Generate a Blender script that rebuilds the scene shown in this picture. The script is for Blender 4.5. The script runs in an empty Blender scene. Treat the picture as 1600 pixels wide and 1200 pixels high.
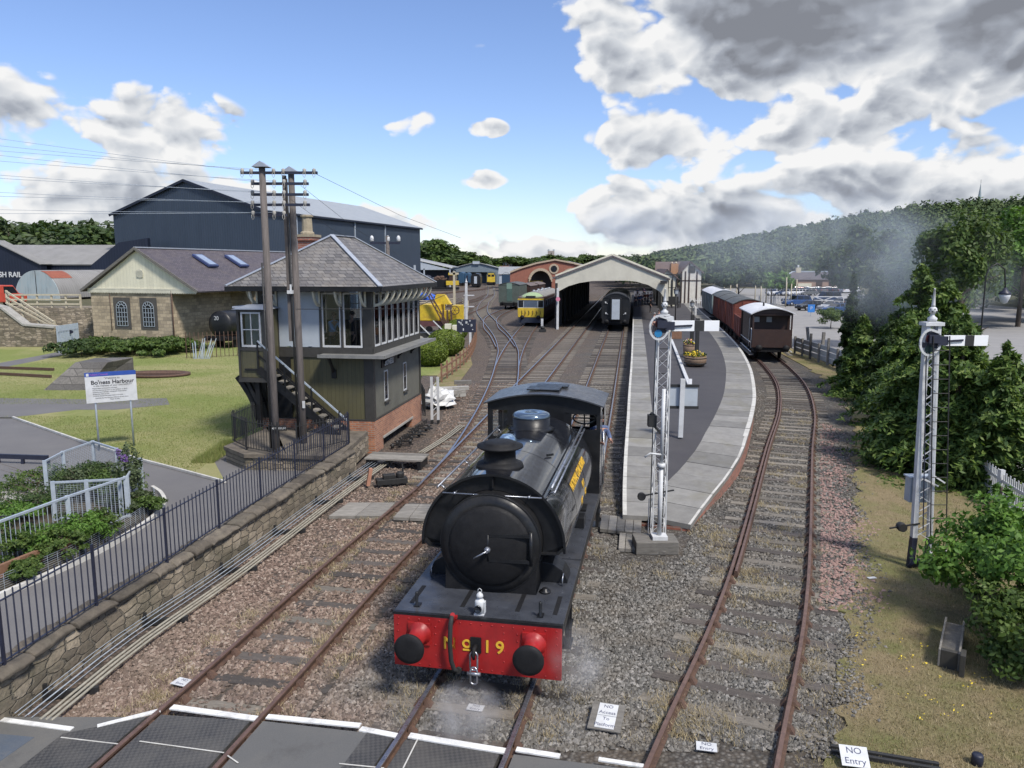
import bpy, math, random
import numpy as np
from mathutils import Vector, Matrix, Euler
random.seed(7); RNG = np.random.default_rng(11)
R = math.radians; PI = math.pi
sc = bpy.context.scene
C = sc.collection
H = 6.4; FPX = 1200.0; PITCH = math.atan(184/1200)
cd = bpy.data.cameras.new('camera'); cam = bpy.data.objects.new('camera', cd); C.objects.link(cam)
cam.location = (0, 0, H); cam.rotation_euler = (PI/2 - PITCH, 0, 0)
cd.sensor_width = 36; cd.lens = 27; cd.clip_start = 0.1; cd.clip_end = 12000
sc.camera = cam
sc.view_settings.view_transform = 'Standard'; sc.view_settings.look = 'None'
sc.view_settings.gamma = 1; sc.view_settings.exposure = 0.62
sc.cycles.max_bounces = 6; sc.cycles.diffuse_bounces = 3; sc.cycles.glossy_bounces = 3
sc.cycles.transparent_max_bounces = 16; sc.cycles.volume_bounces = 1
sc.cycles.caustics_reflective = False; sc.cycles.caustics_refractive = False
sc.cycles.volume_step_rate = 3.0; sc.cycles.volume_max_steps = 128
sc.cycles.use_denoising = True
SUN_EL = R(52); SUN_DIR = Vector((0.62*math.cos(SUN_EL), -0.785*math.cos(SUN_EL), math.sin(SUN_EL)))
sl = bpy.data.lights.new('sun', 'SUN'); sl.energy = 3.1; sl.angle = R(9); sl.color = (1, .94, .85)
so = bpy.data.objects.new('sun', sl); C.objects.link(so)
so.rotation_euler = SUN_DIR.to_track_quat('Z', 'Y').to_euler(); so.location = (0, 0, 60)
W = bpy.data.worlds.new('World'); sc.world = W; W.use_nodes = True
WN = W.node_tree; WN.nodes.clear()
def wn(t, **k):
    n = WN.nodes.new(t)
    for a, b in k.items(): setattr(n, a, b)
    return n
def wset(sock, val):
    if hasattr(val, 'is_output'): WN.links.new(val, sock)
    else: sock.default_value = val
def wm(op, a, b=0.0, c=None, clamp=False):
    n = wn('ShaderNodeMath', operation=op, use_clamp=clamp)
    wset(n.inputs[0], a); wset(n.inputs[1], b)
    if c is not None: wset(n.inputs[2], c)
    return n.outputs[0]
out = wn('ShaderNodeOutputWorld')
sky = wn('ShaderNodeTexSky', sky_type='NISHITA'); sky.sun_disc = False
sky.sun_elevation = SUN_EL; sky.sun_rotation = math.atan2(SUN_DIR.x, SUN_DIR.y)
sky.air_density = 1.0; sky.dust_density = 0.25; sky.ozone_density = 2.2
tc = wn('ShaderNodeTexCoord')
sep = wn('ShaderNodeSeparateXYZ'); WN.links.new(tc.outputs['Generated'], sep.inputs[0])
AZ = wm('ARCTAN2', sep.outputs[0], sep.outputs[1]); EL = wm('ARCSINE', sep.outputs[2])
def smooth(x, a, b):
    n = wn('ShaderNodeMapRange', interpolation_type='SMOOTHSTEP')
    wset(n.inputs[0], x); n.inputs[1].default_value = a; n.inputs[2].default_value = b
    return n.outputs[0]
def blob(az, el, ra, re, w, daz=0.0, dele=0.0):
    dx = wm('DIVIDE', wm('SUBTRACT', AZ, R(az+daz)), R(ra)); dy = wm('DIVIDE', wm('SUBTRACT', EL, R(el+dele)), R(re))
    d = wm('ADD', wm('MULTIPLY', dx, dx), wm('MULTIPLY', dy, dy))
    return wm('MULTIPLY', wm('SUBTRACT', 1.0, wm('MINIMUM', d, 1.0)), w)
BL = [(-24, 8.6, 7, 3.5, .86), (-33, 8.0, 8, 4.4, .8), (-27, 4.0, 14, 4.8, .92), (-10, 3.4, 6.5, 1.4, .55), (-7.6, 10.2, 3.6, 1.5, .66), (-1.7, 9.7, 1.7, .8, .62), (-2, 15.2, 1.2, .7, .44), (-2.4, 6.2, 3.4, .9, .78), (3, 5.9, 3, .8, .6),
      (21, 16.2, 20, 7.0, 1.35), (8, 15.2, 6, 5.2, .95), (31, 14.2, 15, 5.4, 1.3), (12, 8.8, 9, 3.4, .88), (22, 9.4, 10, 3.2, .9), (33, 6.6, 10, 3, .85), (8, 4.9, 8, 2.2, .76), (16, 3.0, 15, 3.2, .86), (27, 4.5, 15, 4.0, .86), (3, 1.2, 14, 1.6, .5), (-20, .8, 20, 2, .6),
      (80, 14, 28, 12, .7), (-80, 12, 26, 12, .6), (180, 40, 60, 30, .55), (120, 30, 30, 18, .6), (-120, 30, 30, 18, .5), (24, 40, 30, 15, .75), (0, 78, 160, 26, .75), (-100, 50, 30, 10, .5)]
cover = None
for b in BL:
    s = blob(*b); cover = s if cover is None else wm('MAXIMUM', cover, s)
def dens(daz, de, fine=True):
    cx = wn('ShaderNodeCombineXYZ'); wset(cx.inputs[0], wm('ADD', AZ, R(daz))); wset(cx.inputs[1], wm('MULTIPLY', wm('ADD', EL, R(de)), 1.5)); cx.inputs[2].default_value = .37
    nw = wn('ShaderNodeTexNoise', noise_dimensions='2D'); nw.inputs['Scale'].default_value = 9; nw.inputs['Detail'].default_value = 6; WN.links.new(cx.outputs[0], nw.inputs['Vector'])
    vm = wn('ShaderNodeVectorMath', operation='MULTIPLY_ADD'); WN.links.new(nw.outputs[1], vm.inputs[0]); vm.inputs[1].default_value = (.10, .07, 0); WN.links.new(cx.outputs[0], vm.inputs[2])
    o_ = wm('MULTIPLY', wm('SUBTRACT', nw.outputs[0], .5), 1.15)
    for sc_, am in ((8.0, .34), (19.0, .22), (44.0, .12)):
        v_ = wn('ShaderNodeTexVoronoi', voronoi_dimensions='2D', feature='F1'); v_.inputs['Scale'].default_value = sc_
        v_.inputs['Detail'].default_value = 0; WN.links.new(vm.outputs[0], v_.inputs['Vector'])
        o_ = wm('ADD', o_, wm('MULTIPLY', wm('SUBTRACT', .42, v_.outputs['Distance']), am*2.0))
    return o_
d0 = dens(0, 0); d1 = dens(-.25, .75)
thick = smooth(cover, .68, 1.5)
amt = wm('ADD', cover, wm('MULTIPLY', d0, wm('SUBTRACT', 1.15, wm('MULTIPLY', thick, .6))))
alpha = wm('MULTIPLY', smooth(amt, .34, .56), smooth(cover, .03, .2))
relief = wm('SUBTRACT', d0, d1)
edge = wm('SUBTRACT', 1.0, smooth(amt, .55, 1.2))
low = wm('SUBTRACT', 1.0, smooth(EL, R(2), R(10)))
lit = wm('SUBTRACT', wm('ADD', wm('ADD', wm('MULTIPLY', relief, wm('SUBTRACT', 1.35, wm('MULTIPLY', thick, .9))), .66), wm('MULTIPLY', wm('SUBTRACT', edge, .5), .45)), wm('MULTIPLY', low, .10))
cxb = wn('ShaderNodeCombineXYZ'); wset(cxb.inputs[0], AZ); wset(cxb.inputs[1], wm('MULTIPLY', EL, 2.6)); nb = wn('ShaderNodeTexNoise', noise_dimensions='2D'); nb.inputs['Scale'].default_value = 5.5; nb.inputs['Detail'].default_value = 3; WN.links.new(cxb.outputs[0], nb.inputs['Vector'])
lit = wm('ADD', lit, wm('MULTIPLY', thick, wm('MULTIPLY', wm('SUBTRACT', nb.outputs[0], .47), 1.9)))
dark = wm('SUBTRACT', lit, wm('MULTIPLY', wm('MULTIPLY', thick, wm('SUBTRACT', 1.12, edge)), .46), clamp=True)
cr = wn('ShaderNodeValToRGB'); el_ = cr.color_ramp.elements
el_[0].position = 0; el_[0].color = (.155, .165, .19, 1); el_[1].position = .95; el_[1].color = (.60, .60, .60, 1)
e = el_.new(.3); e.color = (.25, .27, .31, 1); e = el_.new(.62); e.color = (.42, .44, .47, 1)
WN.links.new(dark, cr.inputs[0])
bgs = wn('ShaderNodeBackground'); bgs.inputs[1].default_value = 0.10
tint = wn('ShaderNodeMix', data_type='RGBA', blend_type='MULTIPLY'); tint.inputs[0].default_value = 1
WN.links.new(sky.outputs[0], tint.inputs[6]); tint.inputs[7].default_value = (.90, .92, 1.10, 1)
WN.links.new(tint.outputs[2], bgs.inputs[0])
bgc = wn('ShaderNodeBackground'); wset(bgc.inputs[1], wm('ADD', 1.0, wm('MULTIPLY', smooth(EL, R(26), R(48)), 1.3))); WN.links.new(cr.outputs[0], bgc.inputs[0])  # unseen clouds high overhead are brightened to add fill light on the ground
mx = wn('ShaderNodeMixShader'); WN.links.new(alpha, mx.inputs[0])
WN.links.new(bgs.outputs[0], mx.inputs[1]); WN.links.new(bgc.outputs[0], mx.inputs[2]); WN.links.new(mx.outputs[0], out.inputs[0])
W.cycles.sampling_method = 'MANUAL'; W.cycles.sample_map_resolution = 512
def G(u, v, z=0.0):
    x = (u-800)/FPX; y = (v-600)/FPX; t = (z-H)/(-math.sin(PITCH)-y*math.cos(PITCH))
    return Vector((x*t, (math.cos(PITCH)-y*math.sin(PITCH))*t, z))
def YP(u, v, Y):
    x = (u-800)/FPX; y = (v-600)/FPX; t = Y/(math.cos(PITCH)-y*math.sin(PITCH))
    return Vector((x*t, Y, H+(-math.sin(PITCH)-y*math.cos(PITCH))*t))
class MB:
    def __init__(s): s.v = []; s.f = []; s.m = []; s.sm = []; s.mi = 0; s.smooth = False
    def add(s, vs, fs, smooth=None):
        o = len(s.v); s.v.extend([tuple(p) for p in vs])
        for f in fs: s.f.append(tuple(i+o for i in f)); s.m.append(s.mi); s.sm.append(s.smooth if smooth is None else smooth)
        return s
    def hexa(s, p):
        return s.add(p, [(3, 2, 1, 0), (4, 5, 6, 7), (0, 1, 5, 4), (1, 2, 6, 5), (2, 3, 7, 6), (3, 0, 4, 7)])
    def box(s, x0, x1, y0, y1, z0, z1):
        if x0 > x1: x0, x1 = x1, x0
        if y0 > y1: y0, y1 = y1, y0
        if z0 > z1: z0, z1 = z1, z0
        return s.hexa([(x0, y0, z0), (x1, y0, z0), (x1, y1, z0), (x0, y1, z0), (x0, y0, z1), (x1, y0, z1), (x1, y1, z1), (x0, y1, z1)])
    def cbox(s, c, d, rz=0.0):
        cx, cy, cz = c; a, b = math.cos(rz), math.sin(rz); P = []
        for z in (-d[2]/2, d[2]/2):
            for x, y in ((-1, -1), (1, -1), (1, 1), (-1, 1)):
                X, Y = x*d[0]/2, y*d[1]/2; P.append((cx+a*X-b*Y, cy+b*X+a*Y, cz+z))
        return s.hexa(P)
    def bar(s, p, q, w, h=None, up=(0, 0, 1)):
        p = Vector(p); q = Vector(q); h = h or w; d = (q-p)
        if d.length < 1e-6: return s
        d.normalize(); u = Vector(up)
        if abs(d.dot(u)) > .99: u = Vector((0, 1, 0))
        r = d.cross(u).normalized()*(w/2); u2 = r.cross(d).normalized()*(h/2)
        return s.hexa([p-r-u2, p+r-u2, q+r-u2, q-r-u2, p-r+u2, p+r+u2, q+r+u2, q-r+u2])
    def tube(s, pts, r, n=8, cap=True, smooth=True):
        pts = [Vector(p) for p in pts]; rs = r if isinstance(r, (list, tuple)) else [r]*len(pts)
        vs = []; prev = None
        for i, p in enumerate(pts):
            d = (pts[min(i+1, len(pts)-1)]-pts[max(i-1, 0)]).normalized()
            if prev is None:
                a = Vector((0, 0, 1)) if abs(d.z) < .9 else Vector((1, 0, 0)); u = d.cross(a).normalized()
            else: u = (prev-d*prev.dot(d)).normalized()
            prev = u; w = d.cross(u)
            for k in range(n): t = 2*PI*k/n; vs.append(p+(u*math.cos(t)+w*math.sin(t))*rs[i])
        fs = [(i*n+k, i*n+(k+1) % n, (i+1)*n+(k+1) % n, (i+1)*n+k) for i in range(len(pts)-1) for k in range(n)]
        s.add(vs, fs, smooth)
        if cap:
            s.add([vs[k] for k in range(n)], [tuple(range(n))[::-1]], False)
            s.add([vs[(len(pts)-1)*n+k] for k in range(n)], [tuple(range(n))], False)
        return s
    def lathe(s, prof, c=(0, 0, 0), axis='z', n=20, smooth=True, scale=(1, 1)):  # prof: list of (radius, height)
        vs = []
        for r, h in prof:
            for k in range(n):
                t = 2*PI*k/n; a, b = r*math.cos(t)*scale[0], r*math.sin(t)*scale[1]
                p = {'z': (a, b, h), 'y': (a, h, b), 'x': (h, a, b)}[axis]; vs.append((p[0]+c[0], p[1]+c[1], p[2]+c[2]))
        fs = [(i*n+k, i*n+(k+1) % n, (i+1)*n+(k+1) % n, (i+1)*n+k) for i in range(len(prof)-1) for k in range(n)]
        s.add(vs, fs, smooth)
        for i in (0, len(prof)-1):
            if prof[i][0] > 1e-5: s.add(vs[i*n:(i+1)*n], [tuple(range(n))], False)
        return s
    def prism(s, poly, lo, hi, axis='z'):
        n = len(poly)
        def P(a, b, h): return {'z': (a, b, h), 'y': (a, h, b), 'x': (h, a, b)}[axis]
        vs = [P(a, b, lo) for a, b in poly]+[P(a, b, hi) for a, b in poly]
        return s.add(vs, [tuple(range(n))[::-1], tuple(range(n, 2*n))]+[(i, (i+1) % n, n+(i+1) % n, n+i) for i in range(n)], False)
    def sphere(s, c, r, n=12, m=8, sc_=(1, 1, 1)):
        vs = []
        for i in range(m+1):
            a = PI*i/m
            for k in range(n): t = 2*PI*k/n; vs.append((c[0]+r*sc_[0]*math.sin(a)*math.cos(t), c[1]+r*sc_[1]*math.sin(a)*math.sin(t), c[2]+r*sc_[2]*math.cos(a)))
        return s.add(vs, [((i+1)*n+k, (i+1)*n+(k+1) % n, i*n+(k+1) % n, i*n+k) for i in range(m) for k in range(n)], True)
    def quad(s, a, b, c, d): return s.add([a, b, c, d], [(0, 1, 2, 3)], False)
    def mesh(s, name, mat):
        me = bpy.data.meshes.new(name); me.from_pydata(s.v, [], s.f)
        mats = mat if isinstance(mat, (list, tuple)) else [mat]
        for m in mats: me.materials.append(m)
        me.polygons.foreach_set('material_index', s.m); me.polygons.foreach_set('use_smooth', s.sm)
        me.update(); return me
    def build(s, name, mat, parent=None, bevel=0, fix=True, **t):
        me = s.mesh(name, mat)
        if fix:
            import bmesh
            bm = bmesh.new(); bm.from_mesh(me); bmesh.ops.remove_doubles(bm, verts=bm.verts, dist=1e-5)
            bmesh.ops.recalc_face_normals(bm, faces=bm.faces); bm.to_mesh(me); bm.free()
        o = bpy.data.objects.new(name, me); C.objects.link(o)
        if parent is not None: o.parent = parent
        if bevel:
            b = o.modifiers.new('bevel', 'BEVEL'); b.width = bevel; b.segments = 2; b.limit_method = 'ANGLE'; b.angle_limit = R(40)
        if t: tag(o, **t)
        return o
def tag(o, label=None, cat=None, group=None, kind=None):
    for k, v in (('label', label), ('category', cat), ('group', group), ('kind', kind)):
        if v: o[k] = v
    return o
def thing(name, label, cat, loc=(0, 0, 0), rz=0.0, group=None):
    o = bpy.data.objects.new(name, None); C.objects.link(o); o.empty_display_size = .3
    o.location = loc; o.rotation_euler = (0, 0, rz); return tag(o, label, cat, group)
KIDS = {}
def dup(root, loc=None, rz=None, label=None, group=None, scale=None):
    kids = {}
    for o in bpy.data.objects:
        if o.parent is not None: kids.setdefault(o.parent.name, []).append(o)
    def cp(o, par):
        c = o.copy(); C.objects.link(c)
        if par is not None: c.parent = par
        for k in kids.get(o.name, []): cp(k, c)
        return c
    r = cp(root, None)
    if loc is not None: r.location = loc
    if rz is not None: r.rotation_euler = (0, 0, rz)
    if scale is not None: r.scale = scale
    if label: r['label'] = label
    if group: r['group'] = group
    return r
def numpy_mesh(name, V, F, mat, parent=None, smooth=False, **t):
    me = bpy.data.meshes.new(name); k = F.shape[1]
    me.vertices.add(len(V)); me.vertices.foreach_set('co', V.astype(np.float32).ravel())
    me.loops.add(F.size); me.loops.foreach_set('vertex_index', F.astype(np.int32).ravel())
    me.polygons.add(len(F)); me.polygons.foreach_set('loop_start', np.arange(0, F.size, k, dtype=np.int32))
    me.polygons.foreach_set('use_smooth', np.full(len(F), smooth, dtype=bool))
    me.materials.append(mat); me.update(calc_edges=True)
    o = bpy.data.objects.new(name, me); C.objects.link(o)
    if parent is not None: o.parent = parent
    if t: tag(o, **t)
    return o
def text_obj(name, body, size, mat, parent, M, ext=.004, align='CENTER', sx=1.0, bold=0.0):
    cu = bpy.data.curves.new('t', 'FONT'); cu.body = body; cu.size = size; cu.extrude = ext; cu.align_x = align; cu.align_y = 'CENTER'; cu.offset = bold
    o = bpy.data.objects.new('t', cu); C.objects.link(o)
    dg = bpy.context.evaluated_depsgraph_get(); me = bpy.data.meshes.new_from_object(o.evaluated_get(dg))
    C.objects.unlink(o); bpy.data.objects.remove(o)
    me.transform(M @ Matrix.Diagonal((sx, 1, 1, 1))); me.materials.clear(); me.materials.append(mat)
    r = bpy.data.objects.new(name, me); C.objects.link(r)
    if parent is not None: r.parent = parent
    return r
def facing(loc, right, up):
    r = Vector(right).normalized(); u = Vector(up).normalized(); n = r.cross(u)
    M = Matrix((r, u, n)).transposed().to_4x4(); M.translation = Vector(loc); return M
def spline(pts, step=1.0):
    P = [Vector(p).to_3d() if len(p) == 2 else Vector(p) for p in pts]
    P = [P[0]*2-P[1]]+P+[P[-1]*2-P[-2]]; o = []
    for i in range(1, len(P)-2):
        a, b, c, d = P[i-1:i+3]; n = max(4, int((c-b).length/step*3))
        for k in range(n):
            t = k/n; o.append(.5*((2*b)+(c-a)*t+(2*a-5*b+4*c-d)*t*t+(3*b-a-3*c+d)*t**3))
    o.append(P[-2]); res = [o[0]]; acc = 0
    for i in range(1, len(o)):
        seg = o[i]-o[i-1]; L = seg.length
        while acc+L >= step:
            t = (step-acc)/L; res.append(o[i-1]+seg*t); o[i-1] = res[-1]; seg = o[i]-o[i-1]; L = seg.length; acc = 0
        acc += L
    if (res[-1]-o[-1]).length > step*.3: res.append(o[-1])
    return res
def offs(pts, d):
    r = []
    for i, p in enumerate(pts):
        t = (pts[min(i+1, len(pts)-1)]-pts[max(i-1, 0)]); t.z = 0; t.normalize(); r.append(p+Vector((t.y, -t.x, 0))*d)
    return r
ORD = 'first second third fourth fifth sixth seventh eighth ninth tenth eleventh twelfth thirteenth fourteenth fifteenth sixteenth seventeenth eighteenth nineteenth twentieth twenty-first twenty-second'.split()
def objvar(nt, col, lo=.75, hi=1.2):
    oi = nt.nodes.new('ShaderNodeObjectInfo'); v = mrange(nt, oi.outputs['Random'], 0, 1, lo, hi); c = nt.nodes.new('ShaderNodeCombineColor')
    for i in range(3): L(nt, v, c.inputs[i])
    return mix(nt, 1.0, col, c.outputs[0], 'MULTIPLY')
def newmat(name):
    m = bpy.data.materials.new(name); m.use_nodes = True; nt = m.node_tree
    return m, nt, nt.nodes['Principled BSDF']
def L(nt, a, b): nt.links.new(a, b)
def noise(nt, vec, scale, detail=5, rough=.6, dist=0.0):
    n = nt.nodes.new('ShaderNodeTexNoise'); n.inputs['Scale'].default_value = scale; n.inputs['Detail'].default_value = detail
    n.inputs['Roughness'].default_value = rough; n.inputs['Distortion'].default_value = dist
    if vec is not None: L(nt, vec, n.inputs['Vector'])
    return n.outputs[0]
def ramp(nt, fac, stops):
    n = nt.nodes.new('ShaderNodeValToRGB'); e = n.color_ramp.elements
    e[0].position, e[0].color = stops[0][0], (*stops[0][1], 1); e[1].position, e[1].color = stops[-1][0], (*stops[-1][1], 1)
    for p, c in stops[1:-1]: x = e.new(p); x.color = (*c, 1)
    L(nt, fac, n.inputs[0]); return n.outputs[0]
def mix(nt, fac, a, b, mode='MIX'):
    n = nt.nodes.new('ShaderNodeMix'); n.data_type = 'RGBA'; n.blend_type = mode
    for s_, v in ((n.inputs[0], fac), (n.inputs[6], a), (n.inputs[7], b)):
        if hasattr(v, 'is_output'): L(nt, v, s_)
        elif isinstance(v, (int, float)): s_.default_value = v
        else: s_.default_value = (*v, 1)
    return n.outputs[2]
def mth(nt, op, a, b=0.0, clamp=False):
    n = nt.nodes.new('ShaderNodeMath'); n.operation = op; n.use_clamp = clamp
    for s_, v in ((n.inputs[0], a), (n.inputs[1], b)):
        if hasattr(v, 'is_output'): L(nt, v, s_)
        else: s_.default_value = v
    return n.outputs[0]
def mrange(nt, x, a, b, c=0.0, d=1.0):
    n = nt.nodes.new('ShaderNodeMapRange'); L(nt, x, n.inputs[0])
    for i, v in enumerate((a, b, c, d)): n.inputs[i+1].default_value = v
    return n.outputs[0]
def bump(nt, bs, h, strength=.3, dist=.01, prev=None):
    n = nt.nodes.new('ShaderNodeBump'); n.inputs['Strength'].default_value = strength; n.inputs['Distance'].default_value = dist
    L(nt, h, n.inputs['Height'])
    if prev is not None: L(nt, prev, n.inputs['Normal'])
    L(nt, n.outputs[0], bs.inputs['Normal']); return n.outputs[0]
def coord(nt, kind='Object'): return nt.nodes.new('ShaderNodeTexCoord').outputs[kind]
def mapping(nt, vec, sc_=(1, 1, 1), rot=(0, 0, 0), loc=(0, 0, 0)):
    n = nt.nodes.new('ShaderNodeMapping'); L(nt, vec, n.inputs[0]); n.inputs['Scale'].default_value = sc_; n.inputs['Rotation'].default_value = rot; n.inputs['Location'].default_value = loc
    return n.outputs[0]
def pm(name, c1, c2=None, scale=3.0, rough=.6, metal=0.0, bmp=.15, bscale=40.0, dirt=None, dscale=1.2, damt=.5, stretch=(1, 1, 1), coat=0.0, ov=None):
    m, nt, bs = newmat(name); v = mapping(nt, coord(nt), stretch)
    c2 = c2 or tuple(x*.78 for x in c1)
    col = ramp(nt, noise(nt, v, scale, 6, .65), [(.32, c2), (.68, c1)])
    if dirt: col = mix(nt, mrange(nt, noise(nt, v, dscale, 7, .7, .4), .5, .72, 0, damt), col, dirt)
    if ov: col = objvar(nt, col, *ov)
    L(nt, col, bs.inputs['Base Color']); bs.inputs['Metallic'].default_value = metal
    L(nt, mrange(nt, noise(nt, v, scale*2.3, 5), .3, .7, max(0, rough-.09), min(1, rough+.09)), bs.inputs['Roughness'])
    bs.inputs['Coat Weight'].default_value = coat
    if bmp: bump(nt, bs, noise(nt, v, bscale, 4), bmp, .01)
    return m
def wallvec(nt):
    s_ = nt.nodes.new('ShaderNodeSeparateXYZ'); L(nt, coord(nt), s_.inputs[0])
    c = nt.nodes.new('ShaderNodeCombineXYZ'); L(nt, mth(nt, 'ADD', s_.outputs[0], s_.outputs[1]), c.inputs[0]); L(nt, s_.outputs[2], c.inputs[1])
    return c.outputs[0], s_
def brickm(name, c1, c2, mortar, bw=.225, bh=.075, mo=.01, bmp=.5, var=.5, rough=.85, stain=(.1, .08, .06), warp=0.0):
    m, nt, bs = newmat(name); v, s_ = wallvec(nt)
    if warp:
        w = nt.nodes.new('ShaderNodeTexNoise'); w.inputs['Scale'].default_value = 1.3; L(nt, coord(nt), w.inputs['Vector'])
        vm = nt.nodes.new('ShaderNodeVectorMath'); vm.operation = 'MULTIPLY_ADD'; L(nt, w.outputs[1], vm.inputs[0]); vm.inputs[1].default_value = (warp, warp, 0); L(nt, v, vm.inputs[2]); v = vm.outputs[0]
    b = nt.nodes.new('ShaderNodeTexBrick'); L(nt, v, b.inputs['Vector'])
    b.inputs['Color1'].default_value = (0, 0, 0, 1); b.inputs['Color2'].default_value = (1, 1, 1, 1); b.inputs['Mortar'].default_value = (.5, .5, .5, 1)
    b.inputs['Scale'].default_value = 1; b.inputs['Brick Width'].default_value = bw; b.inputs['Row Height'].default_value = bh; b.inputs['Mortar Size'].default_value = mo
    b.inputs['Mortar Smooth'].default_value = .2
    col = ramp(nt, b.outputs['Color'], [(0, c2), (.5, c1), (1, tuple(min(1, x*1.25) for x in c1))])
    col = mix(nt, mrange(nt, noise(nt, coord(nt), 9, 6), .35, .7, 0, var), col, tuple(x*.6 for x in c2))
    col = mix(nt, b.outputs['Fac'], col, mortar)
    col = mix(nt, mrange(nt, noise(nt, coord(nt), .9, 6, .7), .48, .72, 0, .6), col, stain)
    L(nt, col, bs.inputs['Base Color']); bs.inputs['Roughness'].default_value = rough
    h = mth(nt, 'SUBTRACT', mth(nt, 'MULTIPLY', noise(nt, coord(nt), 30, 4), .4), b.outputs['Fac'])
    bump(nt, bs, h, bmp, .012); return m
def boards(name, c1, c2, bw=.14, rough=.6, axis=0, dirt=(.06, .06, .05), gap=.06):
    m, nt, bs = newmat(name); v, s_ = wallvec(nt)
    s2 = nt.nodes.new('ShaderNodeSeparateXYZ'); L(nt, v, s2.inputs[0])
    fr = mth(nt, 'FRACT', mth(nt, 'DIVIDE', s2.outputs[axis], bw)); g = mth(nt, 'LESS_THAN', fr, gap)
    fl = mth(nt, 'FLOOR', mth(nt, 'DIVIDE', s2.outputs[axis], bw))
    wn_ = nt.nodes.new('ShaderNodeTexWhiteNoise'); wn_.noise_dimensions = '1D'; L(nt, fl, wn_.inputs['W'])
    st = mapping(nt, coord(nt), (6, 6, .8) if axis == 0 else (1, 1, 8))
    col = ramp(nt, noise(nt, st, 2.0, 6), [(.3, c2), (.7, c1)])
    col = mix(nt, mth(nt, 'MULTIPLY', wn_.outputs[0], .25), col, tuple(x*.6 for x in c2))
    col = mix(nt, mrange(nt, noise(nt, coord(nt), 1.0, 6, .7), .52, .75, 0, .5), col, dirt)
    col = mix(nt, mth(nt, 'MULTIPLY', g, .75), col, tuple(x*.25 for x in c2))
    L(nt, col, bs.inputs['Base Color']); bs.inputs['Roughness'].default_value = rough
    bump(nt, bs, mth(nt, 'SUBTRACT', noise(nt, st, 8, 4), mth(nt, 'MULTIPLY', g, 2.0)), .25, .01); return m
def leafm(name, c1, c2, c3=None, trans=.25):
    m, nt, bs = newmat(name)
    g = nt.nodes.new('ShaderNodeNewGeometry'); rnd = g.outputs['Random Per Island']
    col = ramp(nt, rnd, [(0, c2), (.55, c1), (1, c3 or tuple(x*1.4 for x in c1))])
    col = mix(nt, mrange(nt, noise(nt, coord(nt), .8, 4), .35, .65, 0, .45), col, c2)
    L(nt, col, bs.inputs['Base Color']); bs.inputs['Roughness'].default_value = .55; bs.inputs['Specular IOR Level'].default_value = .25
    tr = nt.nodes.new('ShaderNodeBsdfTranslucent'); L(nt, mix(nt, 1.0, col, (1.3, 1.35, .7), 'MULTIPLY'), tr.inputs[0])
    ms = nt.nodes.new('ShaderNodeMixShader'); ms.inputs[0].default_value = trans
    L(nt, bs.outputs[0], ms.inputs[1]); L(nt, tr.outputs[0], ms.inputs[2]); L(nt, ms.outputs[0], nt.nodes['Material Output'].inputs[0]); return m
def glassm(name, tint=(.8, .85, .88), rough=.03, clear=.55):
    m, nt, bs = newmat(name); nt.nodes.remove(bs)
    t = nt.nodes.new('ShaderNodeBsdfTransparent'); t.inputs[0].default_value = (*tint, 1)
    g = nt.nodes.new('ShaderNodeBsdfGlossy'); g.inputs['Roughness'].default_value = rough
    f = nt.nodes.new('ShaderNodeFresnel'); f.inputs[0].default_value = 1.5
    ms = nt.nodes.new('ShaderNodeMixShader'); L(nt, mth(nt, 'ADD', f.outputs[0], .04), ms.inputs[0]); L(nt, t.outputs[0], ms.inputs[1]); L(nt, g.outputs[0], ms.inputs[2])
    L(nt, ms.outputs[0], nt.nodes['Material Output'].inputs[0]); return m
def corrug(name, c1, c2, pitch=.2, rough=.45, metal=0.0, axis='x', b_=.6):
    m, nt, bs = newmat(name); s_ = nt.nodes.new('ShaderNodeSeparateXYZ'); L(nt, coord(nt), s_.inputs[0])
    src = {'x': s_.outputs[0], 'y': s_.outputs[1], 'xy': mth(nt, 'ADD', s_.outputs[0], s_.outputs[1])}[axis]
    w = mth(nt, 'SINE', mth(nt, 'MULTIPLY', src, 2*PI/pitch))
    col = ramp(nt, noise(nt, mapping(nt, coord(nt), (1, 1, .3)), .8, 6), [(.3, c2), (.7, c1)])
    L(nt, col, bs.inputs['Base Color']); bs.inputs['Roughness'].default_value = rough; bs.inputs['Metallic'].default_value = metal
    bump(nt, bs, w, b_, .03); return m
M = {}
M['white'] = pm('white_paint', (.57, .58, .59), (.46, .47, .47), 4, .5, dirt=(.36, .34, .30), damt=.45)
M['cream'] = pm('cream_paint', (.62, .59, .47), (.52, .50, .40), 2, .55, dirt=(.3, .28, .22), damt=.4)
M['creamgable'] = boards('cream_boarding', (.74, .70, .54), (.66, .63, .48), .3, .6, dirt=(.4, .38, .3), gap=.03)
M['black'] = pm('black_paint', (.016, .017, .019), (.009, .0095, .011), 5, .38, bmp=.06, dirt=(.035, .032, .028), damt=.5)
M['blackgloss'] = pm('black_gloss_paint', (.013, .014, .017), (.009, .009, .011), 3, .13, bmp=.012, bscale=6, coat=.5)
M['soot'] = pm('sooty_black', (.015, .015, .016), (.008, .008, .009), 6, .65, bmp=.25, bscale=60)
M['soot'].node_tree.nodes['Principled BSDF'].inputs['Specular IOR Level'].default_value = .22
M['black'].node_tree.nodes['Principled BSDF'].inputs['Specular IOR Level'].default_value = .3
M['platetop'] = pm('running_plate_paint', (.055, .060, .072), (.030, .033, .040), 3, .33, bmp=.12, dirt=(.07, .065, .06), damt=.5)
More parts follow.
